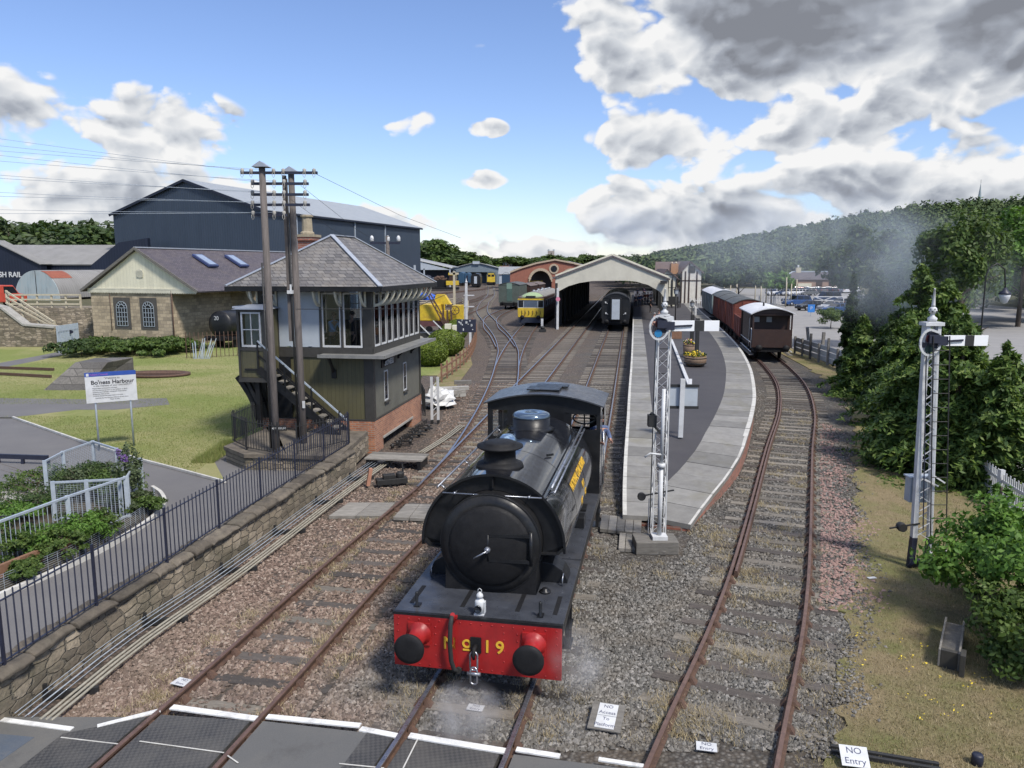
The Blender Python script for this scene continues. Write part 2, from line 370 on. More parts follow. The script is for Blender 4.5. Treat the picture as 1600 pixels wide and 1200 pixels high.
M['red'] = pm('red_paint', (.36, .018, .018), (.25, .011, .012), 3, .38, bmp=.05, bscale=20, dirt=(.10, .012, .012), damt=.5)
M['yellow'] = pm('yellow_lettering', (.72, .44, .04), (.62, .36, .03), 20, .5, bmp=0)
M['yellowpaint'] = pm('yellow_paint', (.66, .48, .03), (.50, .34, .03), 2, .5, dirt=(.25, .12, .05), damt=.6)
M['steel'] = pm('worn_steel', (.36, .38, .42), (.22, .23, .26), 8, .32, .75, bmp=.1)
M['galv'] = pm('galvanised_steel', (.46, .51, .56), (.36, .41, .46), 5, .5, .35, bmp=.05)
M['rust'] = pm('rusty_steel', (.13, .075, .05), (.065, .04, .032), 12, .8, .2, bmp=.4)
M['railtop'] = pm('rail_head', (.36, .37, .41), (.22, .22, .25), 8, .3, .8, bmp=.05)
M['railrust'] = pm('rail_head_rusted', (.20, .125, .10), (.12, .075, .06), 8, .5, .4, bmp=.2)
M['glass'] = glassm('window_glass')
M['darkglass'] = pm('dark_glass', (.02, .024, .03), (.01, .012, .015), 2, .06, bmp=0)
M['slate'] = None
M['rubber'] = pm('rubber', (.02, .02, .02), None, 5, .8)
M['gold'] = pm('cream_lettering', (.7, .7, .66), None, 9, .5, bmp=0)
M['skin'] = pm('skin', (.52, .30, .22), (.45, .25, .18), 9, .55, bmp=.05)
M['hair'] = pm('dark_hair', (.035, .022, .015), None, 40, .6, bmp=.4)
M['pole'] = pm('weathered_pole_timber', (.145, .125, .115), (.075, .066, .060), 3, .85, bmp=.6, bscale=20, stretch=(6, 6, .6), dirt=(.05, .045, .04), damt=.5)
M['olive'] = boards('olive_boarding', (.100, .092, .046), (.076, .070, .034), .15, .55)
M['olivedark'] = pm('dark_brown_trim', (.050, .047, .042), (.035, .033, .029), 5, .5)
M['greywall'] = pm('grey_render', (.135, .132, .108), (.112, .110, .090), 2, .7, dirt=(.06, .06, .05), damt=.4)
M['greypanel'] = pm('pale_grey_panel', (.40, .44, .48), (.35, .39, .43), 1.5, .5, dirt=(.22, .22, .22), damt=.3)
M['brick'] = brickm('orange_brick', (.42, .175, .09), (.30, .11, .06), (.30, .26, .21), stain=(.20, .10, .07))
M['brickred'] = brickm('red_brick', (.33, .12, .08), (.22, .08, .055), (.24, .2, .17))
M['sandstone'] = brickm('sandstone_blocks', (.43, .35, .24), (.28, .23, .16), (.24, .2, .15), .55, .26, .016, .5, .4, stain=(.10, .085, .065), warp=.05)
def rubblem():
    m, nt, bs = newmat('rubble_stone'); v, s_ = wallvec(nt); v = mapping(nt, v, (2.5, 6.4, 1)); w = nt.nodes.new('ShaderNodeTexNoise'); w.inputs['Scale'].default_value = 1.6; L(nt, v, w.inputs['Vector'])
    vm = nt.nodes.new('ShaderNodeVectorMath'); vm.operation = 'MULTIPLY_ADD'; L(nt, w.outputs[1], vm.inputs[0]); vm.inputs[1].default_value = (.5, .3, 0); L(nt, v, vm.inputs[2])
    a, b = [nt.nodes.new('ShaderNodeTexVoronoi') for _ in '12']; b.feature = 'DISTANCE_TO_EDGE'
    for q in (a, b): q.voronoi_dimensions = '2D'; q.inputs['Scale'].default_value = 1; q.inputs['Randomness'].default_value = .62; L(nt, vm.outputs[0], q.inputs['Vector'])
    sc_ = nt.nodes.new('ShaderNodeSeparateColor'); L(nt, a.outputs['Color'], sc_.inputs[0]); col = ramp(nt, sc_.outputs[0], [(0, (.12, .10, .075)), (.4, (.22, .185, .135)), (.75, (.33, .275, .20)), (1, (.40, .34, .26))])
    col = mix(nt, mrange(nt, noise(nt, coord(nt), 7, 6), .35, .7, 0, .6), col, (.13, .105, .075)); e = mrange(nt, b.outputs['Distance'], .02, .09, 1, 0); col = mix(nt, e, col, (.15, .13, .10))
    col = mix(nt, mrange(nt, noise(nt, coord(nt), 1.1, 6, .7), .45, .68, 0, .7), col, (.075, .072, .045)); L(nt, col, bs.inputs['Base Color']); bs.inputs['Roughness'].default_value = .9
    bump(nt, bs, mth(nt, 'SUBTRACT', mth(nt, 'MULTIPLY', noise(nt, coord(nt), 16, 5), .8), e), 1.0, .03); return m
M['rubble'] = rubblem()
M['coping'] = pm('weathered_coping_stone', (.13, .11, .085), (.055, .047, .037), 3, .9, bmp=.9, bscale=14, dirt=(.17, .15, .11), damt=.6, ov=(.7, 1.35))
M['concrete'] = pm('concrete', (.36, .35, .32), (.27, .26, .24), 3, .85, bmp=.35, dirt=(.16, .15, .12), damt=.5)
M['kerb'] = pm('kerb_edge', (.55, .54, .50), (.40, .39, .36), 4, .8, bmp=.3, dirt=(.22, .21, .18), damt=.5)
M['timber'] = pm('grey_timber', (.25, .235, .21), (.14, .13, .115), 4, .85, bmp=.5, stretch=(1, 5, 5), dirt=(.07, .065, .05), damt=.5, ov=(.7, 1.3))
M['creamwood'] = pm('pale_fence_timber', (.50, .45, .33), (.38, .34, .25), 6, .75)
M['brownwood'] = pm('brown_fence_timber', (.24, .13, .08), (.16, .085, .05), 6, .75)
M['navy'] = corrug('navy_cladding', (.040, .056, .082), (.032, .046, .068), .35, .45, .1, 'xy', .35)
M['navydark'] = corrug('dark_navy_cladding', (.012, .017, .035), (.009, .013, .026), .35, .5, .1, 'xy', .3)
M['greyroof'] = corrug('grey_sheet_roof', (.30, .31, .31), (.24, .25, .25), .3, .6, .1, 'x', .5)
M['greyroofy'] = corrug('grey_sheet_roof_across', (.24, .235, .225), (.19, .185, .175), .3, .7, .0, 'y', .5)
M['leadgrey'] = pm('lead_flashing', (.36, .39, .44), (.29, .32, .37), 4, .5, .2, bmp=.1)
# ================================================================ SETTING: ground, ballast, tracks
def ballastm(name, stops, scale=16, zone=None):
    m, nt, bs = newmat(name); v = coord(nt)
    vo = nt.nodes.new('ShaderNodeTexVoronoi'); vo.inputs['Scale'].default_value = scale; L(nt, v, vo.inputs['Vector'])
    s_ = nt.nodes.new('ShaderNodeSeparateColor'); L(nt, vo.outputs['Color'], s_.inputs[0])
    col = ramp(nt, s_.outputs[0], stops)
    if zone:
        px = nt.nodes.new('ShaderNodeSeparateXYZ'); L(nt, v, px.inputs[0])
        zx = mth(nt, 'ADD', px.outputs[0], mth(nt, 'MULTIPLY', mth(nt, 'SUBTRACT', noise(nt, v, .35, 5), .5), 7.0))
        col2 = ramp(nt, s_.outputs[0], zone); a = mrange(nt, mth(nt, 'SUBTRACT', zx, mth(nt, 'MULTIPLY', px.outputs[1], .17)), -5.2, -3.2)
        col = mix(nt, a, col2, col)
    col = mix(nt, mrange(nt, vo.outputs['Distance'], .0, .75), col, (.035, .03, .025))
    col = mix(nt, mrange(nt, noise(nt, v, .6, 7, .7), .45, .7, 0, .55), col, (.105, .078, .05))
    col = mix(nt, mrange(nt, noise(nt, v, .22, 4), .5, .75, 0, .4), col, (.06, .055, .05))
    L(nt, col, bs.inputs['Base Color']); bs.inputs['Roughness'].default_value = .9
    bump(nt, bs, mth(nt, 'MULTIPLY', vo.outputs['Distance'], -1.0), .9, .03); return m
GREY = [(0, (.06, .056, .05)), (.5, (.125, .12, .108)), (.85, (.195, .185, .168)), (1, (.27, .255, .235))]
BROWN = [(0, (.08, .055, .042)), (.5, (.175, .122, .095)), (.85, (.26, .195, .155)), (1, (.34, .28, .23))]
M['ballast'] = ballastm('ballast', GREY, 17, BROWN)
def stonem(name, tintzone=True):
    m, nt, bs = newmat(name); v = coord(nt)
    g = nt.nodes.new('ShaderNodeNewGeometry'); rnd = g.outputs['Random Per Island']
    px = nt.nodes.new('ShaderNodeSeparateXYZ'); L(nt, v, px.inputs[0])
    zx = mth(nt, 'ADD', px.outputs[0], mth(nt, 'MULTIPLY', mth(nt, 'SUBTRACT', noise(nt, v, .35, 5), .5), 7.0))
    a = mrange(nt, mth(nt, 'SUBTRACT', zx, mth(nt, 'MULTIPLY', px.outputs[1], .17)), -5.2, -3.2)
    col = mix(nt, a, ramp(nt, rnd, BROWN), ramp(nt, rnd, GREY))
    col = mix(nt, mrange(nt, noise(nt, v, .9, 7, .7), .45, .68, 0, .45), col, (.15, .12, .085))
    col = mix(nt, mrange(nt, noise(nt, v, .35, 5, .6), .5, .72, 0, .5), col, (.075, .068, .06))
    L(nt, col, bs.inputs['Base Color']); bs.inputs['Roughness'].default_value = .85
    bump(nt, bs, noise(nt, v, 60, 3), .4, .006); return m
M['stones'] = stonem('ballast_stones')
M['pinkstone'] = pm('pink_stone', (.33, .215, .185), (.21, .14, .12), 30, .85, bmp=.5)
def grassm(name, a, b, dry, damt=.6, scale=6, dsc=.5):
    m, nt, bs = newmat(name); v = coord(nt)
    col = ramp(nt, noise(nt, v, scale, 8, .75), [(.3, b), (.7, a)])
    col = mix(nt, mrange(nt, noise(nt, v, dsc, 6, .65, .3), .42, .62, 0, damt), col, dry)
    col = mix(nt, mrange(nt, noise(nt, v, 45, 3, .7), .5, .8, 0, .5), col, tuple(x*.45 for x in b))
    L(nt, col, bs.inputs['Base Color']); bs.inputs['Roughness'].default_value = .95; bs.inputs['Specular IOR Level'].default_value = .1
    bump(nt, bs, noise(nt, v, 60, 5, .75), .7, .04); return m
M['lawn'] = grassm('lawn_grass', (.215, .245, .085), (.15, .185, .055), (.32, .29, .15), .8, 5, .16)
M['drygrass'] = grassm('dry_grass', (.28, .225, .135), (.19, .15, .088), (.14, .155, .055), .75, 6, .8)
M['fargrass'] = grassm('far_ground', (.10, .10, .06), (.07, .075, .04), (.14, .12, .085), .6, 1, .03)
def asphaltm(name, c, c2, patch, rough=.85, stain=None):
    m, nt, bs = newmat(name); v = coord(nt)
    col = ramp(nt, noise(nt, v, 90, 3, .8), [(.3, c2), (.7, c)])
    col = mix(nt, mrange(nt, noise(nt, v, .5, 6, .65), .4, .7, 0, .6), col, patch)
    if stain: col = mix(nt, mrange(nt, noise(nt, v, 1.7, 6, .7), .55, .7, 0, .7), col, stain)
    L(nt, col, bs.inputs['Base Color']); bs.inputs['Roughness'].default_value = rough
    bump(nt, bs, noise(nt, v, 120, 3), .4, .006); return m
M['asphalt'] = asphaltm('path_asphalt', (.135, .13, .13), (.105, .102, .102), (.155, .15, .145))
M['platasphalt'] = asphaltm('platform_asphalt', (.050, .047, .051), (.038, .036, .040), (.068, .064, .065), .8, (.05, .047, .047))
M['carpark'] = asphaltm('car_park_surface', (.25, .245, .24), (.20, .195, .19), (.29, .28, .27))
M['roadrub'] = asphaltm('crossing_road_surface', (.115, .115, .11), (.08, .08, .08), (.15, .14, .12), .8, (.07, .068, .065))
M['bluish'] = asphaltm('worn_blue_grey_surface', (.08, .105, .14), (.05, .065, .09), (.16, .15, .13), .7, (.15, .15, .145))
def rubberm():
    m, nt, bs = newmat('studded_rubber_panel'); v = coord(nt)
    vv = mapping(nt, v, (14, 14, 14), (0, 0, R(35)))
    ck = nt.nodes.new('ShaderNodeTexChecker'); L(nt, vv, ck.inputs[0]); ck.inputs['Scale'].default_value = 1.6
    col = mix(nt, ck.outputs[1], (.062, .060, .058), (.036, .036, .036))
    col = mix(nt, mrange(nt, noise(nt, v, 1.4, 6, .7), .4, .7, 0, .55), col, (.115, .108, .095))
    L(nt, col, bs.inputs['Base Color']); bs.inputs['Roughness'].default_value = .6
    bump(nt, bs, ck.outputs[1], .6, .006); return m
M['rubpanel'] = rubberm()
def slab(mb, poly, z, th=.03):
    n = len(poly); vs = [(p[0], p[1], z-th) for p in poly]+[(p[0], p[1], z) for p in poly]
    mb.add(vs, [tuple(range(n, 2*n))]+[(i, (i+1) % n, n+(i+1) % n, n+i) for i in range(n)], False); return mb
def structure(name, mb, m): return mb.build(name, m, kind='structure')
def hill(x, y):
    xr = 205+.125*(y-380)
    a = np.clip((x-78-.03*(y-200))/np.maximum(xr-78, 40), 0, 1); a = a*a*(3-2*a)
    f = np.clip((y+120)/260, 0, 1)
    base = (18.5+8.5*np.clip((y-285)/115, 0, 1))*a*f+1.6*np.sin(x*.03+y*.011)*a
    b = np.clip((y-900)/1600, 0, 1)*10
    return base*np.clip(1-(y-2500)/3500, .3, 1)+b
xs = np.concatenate([np.linspace(-3500, -200, 14), np.linspace(-150, 60, 8), np.linspace(72, 420, 50), np.linspace(460, 4500, 16)])
ys = np.concatenate([np.linspace(-600, -40, 6), np.linspace(0, 700, 60), np.linspace(740, 6500, 40)])
X, Yg = np.meshgrid(xs, ys, indexing='ij'); Z = hill(X, Yg)-.05
V = np.stack([X, Yg, Z], -1).reshape(-1, 3); nx, ny = len(xs), len(ys)
I = (np.arange(nx-1)[:, None]*ny+np.arange(ny-1)[None]).ravel(); F = np.stack([I, I+ny, I+ny+1, I+1], -1)
numpy_mesh('ground', V, F, M['fargrass'], smooth=True, kind='structure')
mb = MB(); slab(mb, [(-7.4, 3), (16, 3), (24, 40), (26, 70), (60, 210), (40, 420), (-60, 420), (-46, 120), (-30, 72), (-12.5, 66), (-9, 60), (-5.3, 45), (-4.5, 34), (-10, 33), (-9.8, 25), (-5.4, 23.4), (-6.5, 15.1), (-7.3, 10)], 0.0, .04)
structure('track_ballast', mb, M['ballast'])
ZP = .36
mb = MB(); slab(mb, [(-45, 3), (-7.5, 3), (-7.32, 9.6), (-6.75, 13), (-6.2, 18), (-5.5, 22.6), (-5.6, 24.4), (-9.9, 24.6), (-9.9, 33), (-45, 33)], ZP, .5)
structure('path', mb, M['asphalt'])
lz = ZP+.04
lawn_edge = [G(352, 753, lz), G(285, 735, lz), G(215, 717, lz), G(120, 687, lz), G(20, 652, lz)]
mb = MB(); slab(mb, [(p.x, p.y) for p in lawn_edge]+[(-24, 30.5), (-30, 31.5), (-48, 34), (-60, 44), (-60, 63), (-12.6, 63.2), (-9.3, 50), (-9.3, 24.7), (-9.6, 23.9)], lz, .3)
structure('lawn', mb, M['lawn'])
e = MB(); pe = [Vector((p.x, p.y, 0)) for p in lawn_edge]
for a, b in zip(pe, pe[1:]): e.bar(a+Vector((0, 0, lz+.005)), b+Vector((0, 0, lz+.005)), .07, .07)
for a, b in (((-20.6, 30.1), (-24, 30.5)), ((-24, 30.5), (-30, 31.5))): e.bar((*a, lz+.005), (*b, lz+.005), .07, .07)
structure('path_kerb', e, M['kerb'])
mb = MB(); p1 = [G(0, 622, lz+.006), G(150, 624, lz+.006), G(260, 622, lz+.006), G(265, 632, lz+.006), G(180, 640, lz+.006), G(120, 640, lz+.006), G(20, 652, lz+.006), G(-60, 652, lz+.006), G(-60, 622, lz+.006)]
slab(mb, [(p.x, p.y) for p in p1], lz+.006, .01); structure('path', mb, M['asphalt'])
mb = MB(); p1 = [G(0, 567, lz+.006), G(60, 556, lz+.006), G(95, 549, lz+.006), G(110, 552, lz+.006), G(60, 563, lz+.006), G(0, 575, lz+.006), G(-60, 585, lz+.006), G(-60, 577, lz+.006)]
slab(mb, [(p.x, p.y) for p in p1], lz+.006, .01); structure('path', mb, M['asphalt'])
rj = random.Random(2); el2 = [(p.x+rj.gauss(0, .09)+.12*math.sin(i*.55), p.y) for i, p in enumerate(spline([(3.7, 7.2), (4.2, 9), (4.9, 10.6), (5.85, 12.6), (6.85, 14.6), (7.9, 16.8), (9.3, 20), (11.3, 24.6), (14.1, 31), (17.1, 40), (18.7, 48.0)], .22))]
mb = MB(); slab(mb, el2+[ (19.8, 56), (22.2, 72), (21.9, 60), (20.6, 47), (21.0, 43), (23.5, 36), (40, 33), (40, 4), (5.0, 4)], .035, .1)
structure('grass_bank', mb, M['drygrass'])
mb = MB(); slab(mb, [(22.1, 60), (20.9, 47), (21.3, 43), (24, 38), (42, 34), (120, 60), (150, 215), (62, 225), (36, 160), (24, 80)], .02, .1)
structure('car_park', mb, M['carpark'])
mb = MB(); slab(mb, [(16.6, 19), (14.6, 27), (21, 42.6), (42, 33.8), (60, 20), (60, 4), (22, 4)], .055, .05)
structure('pavement', mb, M['carpark'])
mb = MB(); slab(mb, [(-4.4, 45), (-4.2, 52), (-5.2, 60), (-8.5, 72), (-12, 66), (-9.6, 59), (-6.0, 45)], .03, .06); structure('garden_lawn', mb, M['lawn'])
mb = MB(); slab(mb, [(-4.2, 40), (-3.0, 41), (-2.6, 50), (-3.4, 60), (-5.2, 60), (-4.2, 52), (-4.4, 45)], .026, .05); structure('grass_verge', mb, M['drygrass'])
TA = [(-5.9, 1.5), (-4.55, 8.7), (-4.03, 11.3), (-3.22, 15.5), (-1.98, 21.2)]
TB = [(-1.98, 21.2), (-1.3, 25.6), (0, 34), (1.05, 41.4), (6.6, 77), (12.8, 117), (19, 157), (30, 230)]
TAC = [(-1.98, 21.2), (-1.36, 25.6), (-.78, 33.6), (-.42, 42.8), (-.30, 52), (-.33, 58.9), (-.98, 70.7), (-2.84, 91.4), (-4.2, 108.5), (-4.75, 133.5), (-4.7, 173), (-6.9, 246), (-8, 275)]
TC = [(-2.9, 1.5), (-.95, 8.7), (-.5, 10.6), (.32, 14.2), (1.08, 17.8), (2.2, 24.3), (4.6, 39.5), (10.4, 77), (16.3, 115), (24, 165)]
TD = [(-.9, 1.2), (2.38, 8.55), (5.12, 14.6), (9.5, 25.7), (12.42, 33), (14.9, 40.5), (16.7, 48), (18.2, 56), (20.4, 67.5), (26.6, 103), (33.8, 143)]
TE = [(-.33, 48), (-.05, 55), (.55, 65), (1.95, 82), (5, 103), (11, 142)]
TF = [(-.5, 60), (-1.25, 70), (-2.2, 80), (-2.5, 95), (-1.1, 110), (1.5, 124), (7, 150)]
TJ = [(-14, 66), (-10, 82), (-6.9, 100), (-5.2, 120), (-4.75, 138)]
TJ2 = [(-18, 96), (-10.5, 124), (-6.5, 150), (-5, 176)]
TK = [(-22, 160), (-14, 190), (-8, 214), (-6.4, 240)]
def sweep(mb, pts, prof):
    n = len(prof); vs = []
    for i, p in enumerate(pts):
        t = pts[min(i+1, len(pts)-1)]-pts[max(i-1, 0)]; t.z = 0; t.normalize(); r = Vector((t.y, -t.x, 0))
        vs += [p+r*a+Vector((0, 0, b)) for a, b in prof]
    fs = [(i*n+k, i*n+(k+1) % n, (i+1)*n+(k+1) % n, (i+1)*n+k) for i in range(len(pts)-1) for k in range(n)]
    mb.add(vs, fs, False); mb.add(vs[:n], [tuple(range(n))[::-1]]); mb.add(vs[-n:], [tuple(range(n))]); return mb
SLM = {}
def sleeper_mesh(key, chairs=True):
    if key in SLM: return SLM[key]
    mb = MB(); mb.mi = 0; L2 = 1.3
    rr = random.Random(key); xs_ = [-L2, -.45, .4, L2]
    for a, b in zip(xs_, xs_[1:]): pass
    n = 6; top = []; vs = []
    for i in range(n+1):
        x = -L2+2*L2*i/n; jz = rr.uniform(-.006, .006); w = .125+rr.uniform(-.007, .007)
        vs += [(x, -w, -.1), (x, w, -.1), (x, w-.01, .03+jz), (x, -w+.01, .03+jz)]
    fs = [(i*4+k, i*4+(k+1) % 4, i*4+4+(k+1) % 4, i*4+4+k) for i in range(n) for k in range(4)]+[(3, 2, 1, 0), (n*4, n*4+1, n*4+2, n*4+3)]
    mb.add(vs, fs, False)
    if chairs:
        mb.mi = 1
        for s_ in (-1, 1):
            for o_ in (-1, 1):
                c = s_*.75+o_*.085; mb.add([(c-.06, -.085, .02), (c+.06, -.085, .02), (c+.06, .085, .02), (c-.06, .085, .02), (s_*.75+o_*.05-.02, -.05, .115), (s_*.75+o_*.05+.02, -.05, .115), (s_*.75+o_*.05+.02, .05, .115), (s_*.75+o_*.05-.02, .05, .115)],
                    [(3, 2, 1, 0), (4, 5, 6, 7), (0, 1, 5, 4), (1, 2, 6, 5), (2, 3, 7, 6), (3, 0, 4, 7)], False)
    SLM[key] = mb.mesh('sleeper', [M['sleeper'+key[0]], M['rust']]); return SLM[key]
M['sleeperg'] = pm('grey_sleeper_timber', (.235, .21, .175), (.13, .115, .095), 5, .9, bmp=.6, stretch=(1, 7, 7), dirt=(.085, .075, .06), damt=.7, ov=(.65, 1.2))
M['sleeperd'] = pm('dark_sleeper_timber', (.085, .072, .062), (.042, .036, .032), 5, .85, bmp=.6, stretch=(1, 7, 7), dirt=(.11, .10, .085), damt=.4, ov=(.7, 1.6))
M['sleeperc'] = pm('concrete_sleeper', (.22, .20, .17), (.15, .135, .115), 4, .9, bmp=.4)
def track(label, pts, kind='g', head='railtop', z=0.0, s0=0.0, group='railway tracks', spacing=.7, sl_from=0.0, mats=None):
    t = thing('railway_track', label, 'railway track', (0, 0, 0), 0, group)
    P = spline(pts, 1.0)
    for s_ in (-1, 1):
        q = offs(P, s_*.75); mb = MB(); mb.mi = 0
        sweep(mb, [p+Vector((0, 0, z)) for p in q], [(-.07, .03), (.07, .03), (.07, .045), (.012, .055), (.012, .115), (.034, .122), (.034, .152), (-.034, .152), (-.034, .122), (-.012, .115), (-.012, .055), (-.07, .045)])
        mb.mi = 1; sweep(mb, [p+Vector((0, 0, z)) for p in q], [(-.033, .1525), (.033, .1525), (.027, .162), (-.027, .162)])
        mb.build('rail', [M['rust'], M[head]], t, fix=False)
    S = spline(pts, spacing); cnt = 0; rest = MB(); rr = random.Random(len(pts))
    for i in range(1, len(S)-1):
        p = S[i]; d = S[i+1]-S[i-1]
        if p.y < 9.6 or p.y < sl_from: continue
        k = (mats or kind); k = k[rr.randrange(len(k))]
        a = math.atan2(d.y, d.x)-PI/2+rr.uniform(-.012, .012)
        if cnt < 100:
            o = bpy.data.objects.new('sleeper', sleeper_mesh(k+str(rr.randrange(3)))); C.objects.link(o); o.parent = t
            o.location = (p.x, p.y, z+rr.uniform(-.012, .004)); o.rotation_euler = (0, 0, a); cnt += 1
        else: rest.cbox((p.x, p.y, z-.02), (2.6, .25, .1), a)
    if rest.v: tag(rest.build('sleeper', M['sleeper'+kind], t, fix=False), kind='stuff')
    return t, P
track('straight line of brown rails at the left foreground running past the signal box', TA, 'd', 'railrust', -.012, mats='ddg')
track('line of polished rails swinging left through the yard to the far locomotive sheds', TAC, 'g', 'railtop', .005, mats='gdd')
track('line running straight from the points by the black engine into the cream station shed', TB, 'g', 'railtop', .001)
track('line under the black steam engine that runs along the left side of the platform', TC, 'd', 'railtop', .002, mats='dg')
trd, PD = track('line of rusty rails on the right curving round the outer side of the platform', TD, 'g', 'railrust', 0, mats='ggd')
track('short siding on which the yellow ended railcar stands', TE, 'd', 'railtop', .010)
track('siding curving right to the grey green covered van', TF, 'd', 'railtop', .014)
track('siding leaving the yard leftwards behind the yellow crane', TJ, 'd', 'railrust', .018)
track('far siding leaving leftwards near the cream post fence', TJ2, 'd', 'railrust', .022)
track('farthest siding curving left towards the dark rolling stock', TK, 'd', 'railrust', .026)
mb = MB(); q = [p for p in offs(PD, -.65) if p.y > 14.6 and p.y < 52]
mb.mi = 0; sweep(mb, [p+Vector((0, 0, .03)) for p in q], [(-.05, .0), (.05, .0), (.03, .125), (-.03, .125)]); mb.mi = 1
sweep(mb, [p+Vector((0, 0, .03)) for p in q], [(-.028, .1255), (.028, .1255), (.022, .134), (-.022, .134)])
mb.build('check_rail', [M['rust'], M['railrust']], trd, fix=False)
def polydist(P, pts):
    A = np.array([(p.x, p.y) for p in pts]); D = np.linalg.norm(P[:, None, :]-A[None], axis=2); k = D.argmin(1)
    k = np.clip(k, 1, len(A)-2); T = A[k+1]-A[k-1]; T /= np.linalg.norm(T, axis=1)[:, None]
    d = P-A[k]; al = (d*T).sum(1); lat = d[:, 0]*T[:, 1]-d[:, 1]*T[:, 0]
    return lat, al, k
def scatter(n, x0, x1, y0, y1, pw=2.0):
    u = RNG.random(n); y = 1/((1-u)/y0**(pw-1)+u/y1**(pw-1))**(1/(pw-1)) if pw != 1 else y0+(y1-y0)*u
    return np.stack([x0+(x1-x0)*RNG.random(n), y], 1)
def stones(name, P, r0, r1, mat, z0=0.0, **t):
    n = len(P); base = np.array([(1, 0, 0), (0, 1, 0), (-1, 0, 0), (0, -1, 0), (0, 0, 1), (0, 0, -1)], float)
    V = base[None]*RNG.uniform(.65, 1.25, (n, 6, 1))+RNG.uniform(-.28, .28, (n, 6, 3))
    V *= (r0+(r1-r0)*RNG.random((n, 1, 1))**1.5); V[:, :, 2] *= .75
    a = RNG.random(n)*2*PI; c, s_ = np.cos(a)[:, None], np.sin(a)[:, None]
    x = V[:, :, 0]*c-V[:, :, 1]*s_; y = V[:, :, 0]*s_+V[:, :, 1]*c
    V[:, :, 0] = x+P[:, 0:1]; V[:, :, 1] = y+P[:, 1:2]; V[:, :, 2] += z0+RNG.uniform(-.008, .02, (n, 1))
    f = np.array([(0, 1, 4), (1, 2, 4), (2, 3, 4), (3, 0, 4), (1, 0, 5), (2, 1, 5), (3, 2, 5), (0, 3, 5)])
    F = (np.arange(n)[:, None, None]*6+f[None]).reshape(-1, 3)
    return numpy_mesh(name, V.reshape(-1, 3), F, mat, kind='stuff', **t)
P = scatter(230000, -6.6, 13, 9.4, 42, 2.2)
wall_x = np.interp(P[:, 1], [9, 13, 18, 23, 24.5, 25], [-6.75, -6.3, -5.75, -4.95, -4.9, -3.6])+.12
keep = P[:, 0] > wall_x
for pts, lo in ((TA, 0), (TC, 0), (TD, 0), (TB, 0), (TAC, 0)):
    S = spline(pts, .7); lat, al, k = polydist(P, S)
    on = (np.abs(lat) < (.72 if pts[0][0] < -1 and pts[0][1] < 2 else 1.3)) & (np.abs(al) < .12); keep &= ~(on & (RNG.random(len(P)) < .9))
    keep &= ~((np.abs(np.abs(lat)-.75) < .05))
lat, al, k = polydist(P, spline(TD, .7)); keep &= lat < np.interp(P[:, 1], [9, 11, 13.5, 15], [.95, 1.15, 1.5, 1.75])+.45*RNG.random(len(P))
keep &= ~((P[:, 0] > np.interp(P[:, 1], [16, 18, 35], [2.35, 2.6, 5.3])) & (lat < -1.9+.0*lat) & (P[:, 1] > 16.0))
keep &= ~((P[:, 0] < -3.0) & (P[:, 1] > 24.6))
keep &= P[:, 1] > np.interp(P[:, 0], [-7, -6, -4.8, -3.5, 1.4, 4], [9.8, 9.8, 10.3, 10.1, 9.0, 8.8])
keep &= ~((P[:, 1] > 18.9) & (P[:, 1] < 20.1) & (P[:, 0] > -4.9) & (P[:, 0] < -1))
P = P[keep]; stones('ballast_stones', P, .020, .053, M['stones'])
Sd = spline(TD, .3); Pp = []
Q = scatter(26000, 5, 13, 12.6, 31, 2.0); lat, al, k = polydist(Q, Sd)
mk = (lat > .98) & (lat < 1.72+.22*np.sin(Q[:, 1]*1.1)-.03*(Q[:, 1]-16)+RNG.random(len(Q))**2*.5) & (RNG.random(len(Q)) < .85) & (Q[:, 1] > 13.4+RNG.random(len(Q))*1.2)
stones('pink_stones', Q[mk], .025, .06, M['pinkstone'], .02)
Q = scatter(150000, 3, 16, 9.2, 36, 2.0); lat, al, k = polydist(Q, Sd); c0 = np.interp(Q[:, 1], [9, 11, 13.5, 15, 36], [1.3, 1.5, 1.75, 1.85, 2.0]); Q = Q[np.abs(lat-c0) < np.abs(RNG.normal(0, .22, len(Q)))]; Q = Q[(np.sin(Q[:, 0]*5)+np.sin(Q[:, 1]*3.7)+RNG.normal(0, .8, len(Q))) > .2]
stones('edge_stones', Q, .012, .04, M['stones'], .035)
ZC = .135
front = [(-9.0, 10.0), (-7.15, 9.78), (-6.02, 9.55), (-4.86, 10.1), (-3.5, 9.88), (-1.9, 9.62), (-1.2, 9.42), (-.08, 9.15), (1.38, 8.86), (1.9, 8.75), (4, 8.5), (9, 8.0)]
def tx(pts, y):
    S = spline(pts, .5); return float(np.interp(y, [p.y for p in S], [p.x for p in S]))
def fy(x): return float(np.interp(x, [f[0] for f in front], [f[1] for f in front]))
mb = MB()
def strip(mb, f0, f1, z, y1=3.0, gap=0.0, m=8):
    ysn = [y1+(11-y1)*i/m for i in range(m+1)]; vs = []
    for a in (0, 1):
        pass
    L_ = []; R_ = []
    for f, lst in ((f0, L_), (f1, R_)):
        y = y1
        while True:
            x = f(y)
            if y >= fy(x)-gap: break
            lst.append((x, y)); y += .25
        yy = y
        for _ in range(6): yy = fy(f(yy))-gap
        lst.append((f(yy), yy))
    slab(mb, L_+R_[::-1], z, .12)
cA = lambda d: (lambda y: tx(TA, y)+d); cC = lambda d: (lambda y: tx(TC, y)+d); cD = lambda d: (lambda y: tx(TD, y)+d)
strip(mb, lambda y: -12.0, cA(-.85), ZC); strip(mb, cA(.85), cC(-.86), ZC-.004); strip(mb, cC(.86), cD(-.88), ZC)
structure('crossing_road', mb, M['roadrub'])
